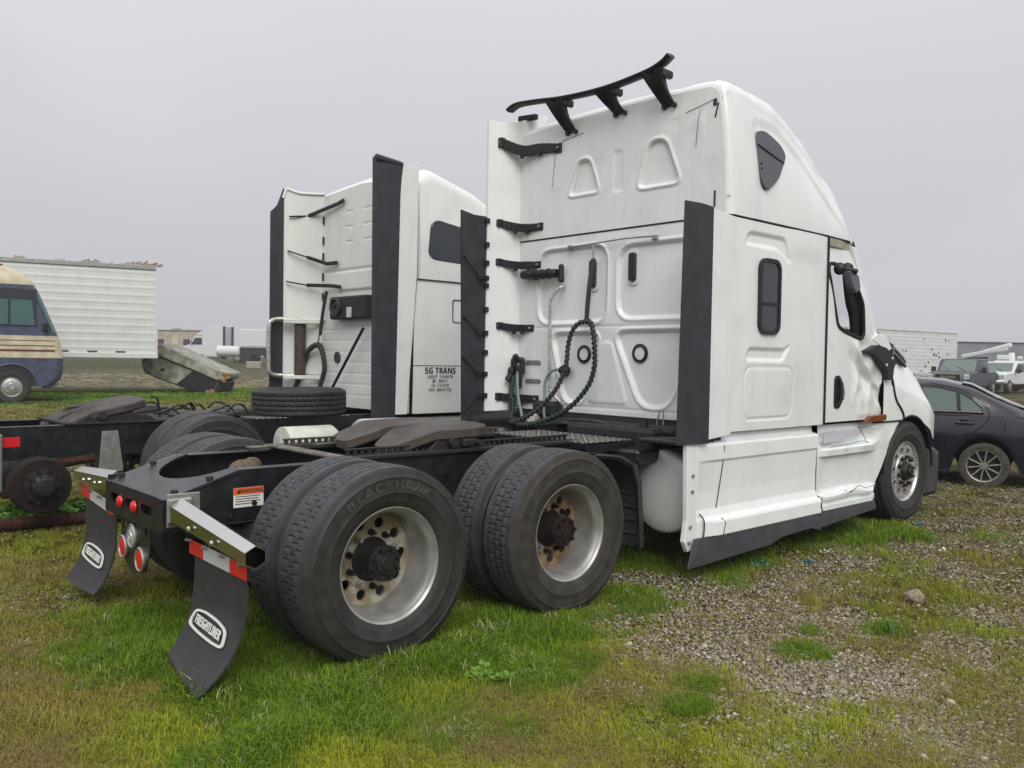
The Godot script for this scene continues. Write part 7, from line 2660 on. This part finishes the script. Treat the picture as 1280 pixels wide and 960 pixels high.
func lush(x: float, z: float) -> float:
	var g := 0.0
	var ragged := 0.55 * fn.get_noise_2d(x * 34.0, z * 34.0 + 60.0) + 0.35 * fn.get_noise_2d(x * 11.0 - 20.0, z * 11.0)
	for q in LUSH:
		var d: float = Vector2(x - q[0], z - q[1]).length() / q[2] + ragged
		if d < 1.4:
			g = maxf(g, q[3] * (1.0 - ss(0.45, 1.3, d)))
	var n := fn.get_noise_2d(x * 9.0, z * 9.0)
	return clampf(g + 1.1 * n * g + 0.12 * n, 0.0, 1.0)

func stony(x: float, z: float) -> float:   # share of bare gravel
	var s := 1.05 * ss(0.0, 2.0, x + (z - 1.4) * 0.12) * ss(0.45, 1.15, z + 0.25 * (x - 2.0) * 0.3)
	s = maxf(s, 0.9 * ss(6.5, 8.0, x))
	s = maxf(s, 0.55 * ss(0.5, -0.6, z) * ss(-2.2, -0.6, z) * ss(0.4, -0.3, x))
	s = maxf(s, 0.75 * ss(-5.0, -7.0, z))
	var n := fn.get_noise_2d(x * 6.0 + 40.0, z * 6.0)
	var n2 := fn.get_noise_2d(x * 22.0, z * 22.0 + 9.0)
	return clampf(s * (0.80 + 0.8 * n + 1.0 * n2), 0.0, 1.0)

func ground_color(x: float, z: float) -> Color:
	var n := fn.get_noise_2d(x * 14.0, z * 14.0 - 30.0)
	var n2 := fn.get_noise_2d(x * 3.0 - 50.0, z * 3.0)
	var olive := Color(0.190, 0.205, 0.034)
	var straw := Color(0.27, 0.22, 0.08)
	olive = olive.lerp(Color(0.225, 0.245, 0.030), ss(0.6, 1.8, z) * ss(2.2, 0.8, x))
	var c := olive.lerp(straw, clampf(0.20 - 0.18 * ss(0.9, 1.8, z) + 0.9 * n + 0.6 * n2 + 0.45 * ss(0.9, 0.0, z) * ss(-2.5, -1.0, z) * ss(0.5, -0.4, x), 0.0, 1.0))
	var gravel := Color(0.27, 0.245, 0.18).lerp(Color(0.20, 0.175, 0.085), clampf(0.5 + n * 1.6, 0.0, 1.0))
	c = c.lerp(gravel, stony(x, z) * 0.9)
	c = c.lerp(Color(0.105, 0.190, 0.016), lush(x, z) * 0.85)
	if z < -6.0 or x > 14.0:
		var w := -z - 0.25 * x
		var m := ss(6.0, 10.0, w)
		# farther off: dry strip, green strip, grey gravel, grass again
		var e := 1.6 * fn.get_noise_2d(x * 2.0, z * 2.0)
		var far := Color(0.31, 0.275, 0.155).lerp(Color(0.215, 0.215, 0.06), clampf(0.4 + n2 * 1.5, 0, 1))
		var u := w + e
		far = far.lerp(Color(0.14, 0.26, 0.028), ss(17.0, 19.0, u) * ss(25.5, 23.5, u) * 0.9)
		far = far.lerp(Color(0.40, 0.37, 0.30), ss(24.5, 27.0, u) * 0.75)
		far = far.lerp(Color(0.19, 0.215, 0.085), ss(44.0, 56.0, u) * 0.8)
		c = c.lerp(far, m)
		var gx := ss(12.0, 16.0, x) * (1.0 - ss(4.0, 10.0, w))
		c = c.lerp(Color(0.27, 0.24, 0.165).lerp(Color(0.19, 0.18, 0.075), clampf(0.4 + n2 * 1.6, 0, 1)), gx)
	return c

func ground() -> void:
	var xs := []
	var x := -5.0
	while x < 12.0:
		xs.append(x); x += 0.075
	var st := 0.1
	while x < 420.0:
		xs.append(x); st *= 1.10; x += st
	x = -5.0; st = 0.1
	while x > -380.0:
		st *= 1.12; x -= st; xs.push_front(x)
	var zs := []
	var z := -8.0
	while z < 5.5:
		zs.append(z); z += 0.075
	st = 0.1
	while z < 300.0:
		zs.append(z); st *= 1.14; z += st
	z = -8.0; st = 0.1
	while z > -420.0:
		st *= 1.08; z -= st; zs.push_front(z)
	var nu := xs.size() - 1
	var nv := zs.size() - 1
	var p := PackedVector3Array()
	var s := Shp.new()
	s.colored = true
	for i in nu + 1:
		for j in nv + 1:
			var a: float = xs[i]
			var b: float = zs[j]
			var near := 1.0 if (a > -6 and a < 14 and b > -10 and b < 7) else 0.3
			p.push_back(Vector3(a, rise(a, b) + near * (0.010 * fn.get_noise_2d(a * 40.0, b * 40.0) + 0.018 * fn.get_noise_2d(a * 9.0, b * 9.0)) - 0.008, b))
	s.colored = false
	s.sheet(p, nu, nv, true)
	s.colored = true
	for q in p:
		s.c.push_back(ground_color(q.x, q.z))
	tag(mk("ground", s, M.ground, self), "patchy grass and gravel ground of the yard", "", "", "structure")

func place_many(nm: String, mesh: Mesh, m: Material, n: int, sd: int, dmax: float, pick: Callable, dmin := 1.9) -> MultiMeshInstance3D:
	# scattered over the wedge of ground that the photograph takes in, and a little beyond it
	rng.seed = sd
	var tr := []
	var cl := []
	var tries := 0
	while tr.size() < n and tries < n * 12:
		tries += 1
		var u := rng.randf()
		var d := dmin / (1.0 - u * (1.0 - dmin / dmax))
		var l := rng.randf_range(-0.80, 0.80) * d + rng.randf_range(-0.6, 0.6)
		var x := -2.447 + 0.6746 * d + 0.738 * l
		var z := 4.755 - 0.7382 * d + 0.6746 * l
		var r = pick.call(x, z, d)
		if r == null:
			continue
		tr.append(r[0]); cl.append(r[1])
	var mm := MultiMesh.new()
	mm.transform_format = MultiMesh.TRANSFORM_3D
	mm.use_colors = true
	mm.mesh = mesh
	mm.instance_count = tr.size()
	for i in tr.size():
		mm.set_instance_transform(i, tr[i])
		mm.set_instance_color(i, cl[i])
	var o := MultiMeshInstance3D.new()
	o.name = numbered(nm, self)
	o.multimesh = mm
	o.material_override = m
	add_child(o, true)
	return o

func tuft(n: int, h: float, spread: float, w: float, bend: float, sd: int) -> ArrayMesh:
	rng.seed = sd
	var s := Shp.new()
	s.colored = true
	for k in n:
		var a := rng.randf() * TAU
		var p := Vector3(cos(a), 0, sin(a)) * spread * sqrt(rng.randf())
		var b := rng.randf() * TAU
		var d := Vector3(cos(b), 0, sin(b))
		var side := Vector3(-d.z, 0, d.x) * w * rng.randf_range(0.6, 1.3)
		var hh := h * rng.randf_range(0.45, 1.1)
		var bd := bend * rng.randf_range(0.2, 1.3)
		var v := rng.randf_range(0.75, 1.25)
		s.col = Color(v, v, v * rng.randf_range(0.8, 1.1))
		var q0 := p + Vector3(0, -0.01, 0)
		var q1 := p + Vector3(0, hh * 0.6, 0) + d * hh * bd * 0.35
		var q2 := p + Vector3(0, hh * (1.0 - 0.35 * bd), 0) + d * hh * bd
		var nn := Vector3(0, 1, 0) - d * 0.3
		s.quad(q0 - side, q0 + side, q1 + side * 0.8, q1 - side * 0.8, nn)
		s.tri(q1 - side * 0.8, q1 + side * 0.8, q2, nn)
	return s.mesh()

func stone_mesh(sd: int, flat: float) -> ArrayMesh:
	var f := FastNoiseLite.new()
	f.seed = sd; f.frequency = 0.7
	var s := Shp.new()
	var pts := []
	var nu := 6
	var nv := 4
	for i in nu + 1:
		for j in nv + 1:
			var a := TAU * (i % nu) / nu
			var b := PI * j / nv - PI / 2
			var d := Vector3(cos(a) * cos(b), sin(b) * flat, sin(a) * cos(b))
			pts.append(d * (1.0 + 0.55 * f.get_noise_3d(d.x * 1.5, d.y * 1.5, d.z * 1.5)))
	for i in nu:
		for j in nv:
			var a: Vector3 = pts[i * (nv + 1) + j]
			var b: Vector3 = pts[(i + 1) * (nv + 1) + j]
			var c: Vector3 = pts[(i + 1) * (nv + 1) + j + 1]
			var e: Vector3 = pts[i * (nv + 1) + j + 1]
			s.quad(a, b, c, e, a + b + c + e)
	s.colored = true
	for q in s.v:
		s.c.push_back(Color(1, 1, 1))
	return s.mesh()

func blocked(x: float, z: float) -> bool:   # where tyres stand
	for q in [[0.0, 0.56, 1.22], [1.32, 0.56, 1.22], [0.0, -1.22, -0.56], [1.32, -1.22, -0.56], [6.22, 0.88, 1.2]]:
		if absf(x - q[0]) < 0.13 and z > q[1] and z < q[2]:
			return true
	return false

func cover() -> void:
	var short_tuft := tuft(16, 0.050, 0.055, 0.0016, 0.7, 1)
	var long_tuft := tuft(18, 0.068, 0.060, 0.0017, 0.95, 2)
	var dry_tuft := tuft(12, 0.050, 0.060, 0.0013, 1.3, 3)
	var g := place_many("short_grass", short_tuft, M.blade, 60000, 101, 17.0, func(x, z, d):
		if blocked(x, z):
			return null
		var st := stony(x, z)
		var lu := lush(x, z)
		if rng.randf() < st * 0.95 - lu * 0.9:
			return null
		var n := fn.get_noise_2d(x * 16.0, z * 16.0)
		var c := Color(0.255, 0.285, 0.038).lerp(Color(0.315, 0.345, 0.038), ss(0.6, 1.8, z) * ss(2.2, 0.8, x)).lerp(Color(0.125, 0.228, 0.020), clampf(lu * 1.1 + n * 0.5 + rng.randf_range(-0.15, 0.15), 0, 1)).lerp(Color(0.29, 0.235, 0.075), clampf(0.16 - 0.14 * ss(0.9, 1.8, z) + 0.4 * ss(1.0, 0.0, z) * ss(0.5, -0.4, x) + 1.0 * fn.get_noise_2d(x * 12.0 + 70.0, z * 12.0) - lu, 0, 0.8))
		var k: float = rng.randf_range(0.5, 1.15) * (0.95 + 0.3 * lu) * (0.8 + d * 0.035) * (1.0 + 0.8 * fn.get_noise_2d(x * 24.0 + 5.0, z * 24.0))
		return [Transform3D(Basis(Vector3.UP, rng.randf() * TAU).scaled(Vector3(k, k * rng.randf_range(0.6, 1.1), k)), Vector3(x, rise(x, z) - 0.004, z)), c])
	tag(g, "short olive grass over the yard", "grass", "", "stuff")
	g = place_many("long_grass", long_tuft, M.blade, 19000, 202, 13.0, func(x, z, d):
		if blocked(x, z):
			return null
		var lu := lush(x, z)
		if rng.randf() > lu * 1.25 - 0.12:
			return null
		var c := Color(0.080, 0.175, 0.014).lerp(Color(0.20, 0.285, 0.034), rng.randf())
		if rng.randf() < 0.04:
			c = Color(0.45, 0.42, 0.28)
		var k: float = rng.randf_range(0.5, 1.25) * (0.40 + 0.75 * lu) * (1.0 + 0.9 * fn.get_noise_2d(x * 28.0, z * 28.0))
		return [Transform3D(Basis(Vector3.UP, rng.randf() * TAU).scaled(Vector3(k, k * rng.randf_range(0.6, 1.1), k)), Vector3(x, rise(x, z) - 0.004, z)), c])
	tag(g, "longer bright green grass round the wheels and under the trucks", "grass", "", "stuff")
	g = place_many("dry_grass", dry_tuft, M.blade, 26000, 303, 15.0, func(x, z, d):
		if blocked(x, z) or rng.randf() < 0.65 * lush(x, z) + 0.55 * stony(x, z) - 0.1:
			return null
		if fn.get_noise_2d(x * 12.0 + 70.0, z * 12.0) < rng.randf_range(-0.3, 0.25):
			return null
		var c := Color(0.31, 0.25, 0.11).lerp(Color(0.20, 0.155, 0.06), rng.randf())
		var k := rng.randf_range(0.6, 1.3)
		return [Transform3D(Basis(Vector3.UP, rng.randf() * TAU).scaled(Vector3(k, k * rng.randf_range(0.3, 0.9), k)), Vector3(x, rise(x, z) - 0.002, z)), c])
	tag(g, "dry straw-coloured grass among the green", "grass", "", "stuff")
	for v in 3:
		g = place_many("gravel", stone_mesh(50 + v, [0.6, 0.45, 0.75][v]), M.pebble, 55000, 400 + v, 15.0, func(x, z, d):
			var st := stony(x, z)
			if rng.randf() > maxf(st * 1.1, 0.05) - 0.7 * lush(x, z):
				return null
			var k: float = lerpf(0.0024, 0.0110, pow(rng.randf(), 4.0)) * (0.85 + 0.04 * d)
			if rng.randf() < 0.008:
				k *= 1.9
			var t := rng.randf()
			var c := Color(0.33, 0.30, 0.235).lerp(Color(0.16, 0.135, 0.09), t) if rng.randf() < 0.93 else Color(0.46, 0.43, 0.37)
			return [Transform3D(Basis.from_euler(Vector3(rng.randf_range(-0.4, 0.4), rng.randf() * TAU, rng.randf_range(-0.4, 0.4))).scaled(Vector3(k, k, k) * 1.0), Vector3(x, rise(x, z) + k * 0.15, z)), c])
		tag(g, "small grey and tan gravel stones scattered over the yard", "gravel", "", "stuff")
	g = place_many("far_grass", tuft(26, 0.10, 0.16, 0.0045, 0.9, 4), M.blade, 16000, 606, 48.0, func(x, z, d):
		if x > 2.0 and z > -8.0 and x < 12.0:
			return null
		if rng.randf() < 0.25 + 0.9 * fn.get_noise_2d(x * 5.0, z * 5.0):
			return null
		var q := ground_color(x, z)
		var v := rng.randf_range(0.9, 1.5)
		var k: float = rng.randf_range(0.5, 1.1) * (0.6 + 0.02 * d)
		return [Transform3D(Basis(Vector3.UP, rng.randf() * TAU).scaled(Vector3(k, k * 0.7, k)), Vector3(x, rise(x, z) - 0.01, z)), Color(q.r * v, q.g * v, q.b * v)], 13.0)
	tag(g, "grass and weeds across the middle distance of the yard", "grass", "", "stuff")
	# low broad-leaved weeds round the bare drum
	var s := Shp.new()
	s.colored = true
	rng.seed = 77
	for k in 5:
		var a := TAU * k / 5.0 + rng.randf_range(-0.3, 0.3)
		var o := Vector3(cos(a), 0, sin(a))
		var sd := Vector3(-o.z, 0, o.x)
		var b := o * 0.012 + Vector3(0, 0.03, 0)
		var e := o * 0.055 + Vector3(0, 0.042, 0)
		var v := rng.randf_range(0.8, 1.2)
		s.col = Color(v, v, v)
		s.quad(b, (b + e) * 0.5 + sd * 0.022, e, (b + e) * 0.5 - sd * 0.022, Vector3.UP)
		s.quad(Vector3(0, 0, 0), b - sd * 0.002, b + sd * 0.002, Vector3(0, 0.001, 0), o)
	g = place_many("broadleaf_weeds", s.mesh(), M.blade, 700, 505, 14.0, func(x, z, d):
		var a := rng.randf() * TAU
		var r := sqrt(rng.randf())
		var k := rng.randf_range(0.6, 1.5)
		var p := Vector3(-0.45 + 1.0 * r * cos(a), 0.0, -3.92 + 0.34 * r * sin(a))
		if rng.randf() < 0.10:
			p = Vector3(0.36 + 0.20 * r * cos(a), 0.0, 1.64 + 0.16 * r * sin(a))
			k *= 0.6
		else:
			p.y = rng.randf_range(0.0, 0.16) * (1.0 - 0.6 * r)
		return [Transform3D(Basis(Vector3.UP, rng.randf() * TAU).rotated(Vector3(1, 0, 0), rng.randf_range(-0.5, 0.5)).scaled(Vector3(k, k, k)), p), Color(0.11, 0.25, 0.035).lerp(Color(0.20, 0.34, 0.08), rng.randf())])
	tag(g, "low broad-leaved weeds under the bare brake drum", "weeds", "", "stuff")

func litter() -> void:
	var s := Shp.new()
	s.tube([Vector3(-2.6, 0.055, -3.76), Vector3(-1.14, 0.06, -3.60), Vector3(-0.79, 0.06, -3.55), Vector3(-0.15, 0.062, -3.47), Vector3(0.30, 0.062, -3.42)], 0.055, 14)
	tag(mk("steel_pipe", s, M.rust, self), "rusty steel pipe lying on the ground beneath the older tractor", "pipe")
	s = Shp.new()
	var f := FastNoiseLite.new()
	f.seed = 9; f.frequency = 4.0
	s.grid(18, 12, func(u: float, w: float) -> Vector3:
		var a := u * TAU
		var b := w * PI - PI / 2
		var d := Vector3(cos(a) * cos(b), sin(b) * 0.8, sin(a) * cos(b)) * 0.062
		return d * (1.0 + 0.45 * f.get_noise_3d(d.x * 5.0, d.y * 5.0, d.z * 5.0)), false)
	tag(mk("rock", s, M.stone_face, self, Transform3D(Basis.IDENTITY, Vector3(3.30, 0.025, 2.45))), "fist-sized tan rock alone on the gravel at right", "rock")
	# single weed
	var t := node("weed_plant", self, Transform3D(Basis.IDENTITY, Vector3(2.44, 0, 2.66)))
	tag(t, "small dark green leafy weed on the gravel nearer than the rock", "plant")
	rng.seed = 23
	for k in 14:
		s = Shp.new()
		var a := rng.randf() * TAU
		var o := Vector3(cos(a), 0, sin(a))
		var sd := Vector3(-o.z, 0, o.x)
		var h := rng.randf_range(0.015, 0.085)
		var b := o * 0.006 + Vector3(0, h, 0)
		var e := o * rng.randf_range(0.03, 0.05) + Vector3(0, h + 0.012, 0)
		s.quad(b, (b + e) * 0.5 + sd * 0.013, e, (b + e) * 0.5 - sd * 0.013, Vector3.UP)
		s.tube([Vector3.ZERO, b], 0.0016, 4)
		mk("leaf", s, M.leaf, t)
	# shards of broken glass and plastic
	var spots := [[3.51, 1.16, "blue_glass", "blue shards lying nearest the rear corner of the side skirt"], [3.34, 1.27, "blue_glass", "blue shards on the grass edge just outside the skirt's rear"], [4.22, 1.38, "white_tape", "crumpled white scrap on the gravel beside the side skirt"], [3.75, 1.45, "blue_glass", "single blue shard on open gravel midway along the skirt"], [4.95, 1.24, "blue_glass", "blue shards below the crushed step panel, left of the pair"],
		[5.27, 1.20, "blue_glass", "blue and clear shards below the crushed step panel near the front wheel"], [6.13, 1.33, "blue_glass", "blue shard beside the near tractor's front tyre"], [5.40, 1.36, "white_tape", "white glass crumbs on green grass behind the front wheel"], [5.03, 2.0, "white_tape", "white plastic scrap alone on the gravel at far right"]]
	for q in spots:
		s = Shp.new()
		rng.seed = int(q[0] * 100)
		for k in 7:
			var p := Vector3(rng.randf_range(-0.06, 0.06), rng.randf_range(0.008, 0.03), rng.randf_range(-0.04, 0.04))
			var B := Basis.from_euler(Vector3(rng.randf_range(-0.9, 0.9), rng.randf() * TAU, rng.randf_range(-0.9, 0.9)))
			var a := rng.randf_range(0.012, 0.035)
			s.box(p, Vector3(a, 0.005, a * 0.6), 0.001, B)
		tag(mk("broken_shards", s, M[q[2]], self, Transform3D(Basis.IDENTITY, Vector3(q[0], 0, q[1]))), q[3], "debris", "broken shards by the near tractor")
	s = Shp.new()
	s.box(Vector3(0, 0.02, 0), Vector3(0.55, 0.04, 0.35), 0.008)
	s.box(Vector3(-0.15, 0.05, 0.02), Vector3(0.25, 0.03, 0.3), 0.008)
	tag(mk("flat_board", s, M.brown_filter, self, Transform3D(Basis(Vector3.UP, 0.3), Vector3(3.1, rise(3.1, -19.0) - 0.01, -19.0))), "dark flat board under the motorhome's front wheel", "board")

# ---------------------------------------------------------------- scene
func _ready() -> void:
	# camera
	var cam := Camera3D.new()
	cam.name = "camera"
	cam.fov = 48.74
	cam.near = 0.05
	cam.far = 1500.0
	var yaw := 0.8305
	var pitch := -0.0289
	var roll := 0.0165
	var fwd := Vector3(cos(yaw) * cos(pitch), sin(pitch), -sin(yaw) * cos(pitch))
	var rt := fwd.cross(Vector3.UP).normalized()
	var up := rt.cross(fwd)
	var r2 := rt * cos(roll) + up * sin(roll)
	var u2 := up * cos(roll) - rt * sin(roll)
	cam.transform = Transform3D(Basis(r2, u2, -fwd), Vector3(-2.4469, 1.5576, 4.7552))
	add_child(cam)
	# overcast sky
	var env := Environment.new()
	env.background_mode = Environment.BG_SKY
	var sky := Sky.new()
	var sm := ProceduralSkyMaterial.new()
	sm.sky_top_color = Color(0.99, 0.99, 0.995)
	sm.sky_horizon_color = Color(0.560, 0.562, 0.580)
	sm.sky_curve = 2.2
	sm.ground_horizon_color = Color(0.45, 0.44, 0.42)
	sm.ground_bottom_color = Color(0.30, 0.29, 0.25)
	sm.sky_energy_multiplier = 1.25
	sm.sky_cover = noise_tex(1024, 0.006, 4, Color(0, 0, 0), Color(1, 1, 1), 5)
	sm.sky_cover_modulate = Color(0.24, 0.24, 0.25, 0.55)
	sky.sky_material = sm
	env.sky = sky
	env.background_energy_multiplier = 1.0
	env.tonemap_mode = Environment.TONE_MAPPER_LINEAR
	env.tonemap_exposure = 1.19
	env.sdfgi_enabled = true
	env.ssao_enabled = true
	env.ssil_enabled = true
	env.fog_enabled = true
	env.fog_density = 0.0012
	env.fog_light_color = Color(0.74, 0.74, 0.78)
	var we := WorldEnvironment.new()
	we.name = "world_environment"
	we.environment = env
	add_child(we)
	var sun := DirectionalLight3D.new()
	sun.name = "veiled_sun"
	sun.light_energy = 0.6
	sun.light_color = Color(1.0, 0.985, 0.96)
	sun.light_angular_distance = 40.0
	sun.shadow_enabled = true
	sun.look_at_from_position(Vector3(-4.0, 7.0, 6.0), Vector3.ZERO)
	add_child(sun)
	fn.seed = 17
	fn.frequency = 0.05
	fn.fractal_octaves = 3
	materials()
	M["tint_car"] = mat("tint_car", Color(0.11, 0.15, 0.145), 0.06)
	M["pale_glass"] = mat("pale_glass", Color(0.34, 0.35, 0.37), 0.15)
	ground()
	wheel_meshes()
	main_tractor()
	second_tractor()
	yard_left()
	yard_right()
	cover()
	litter()
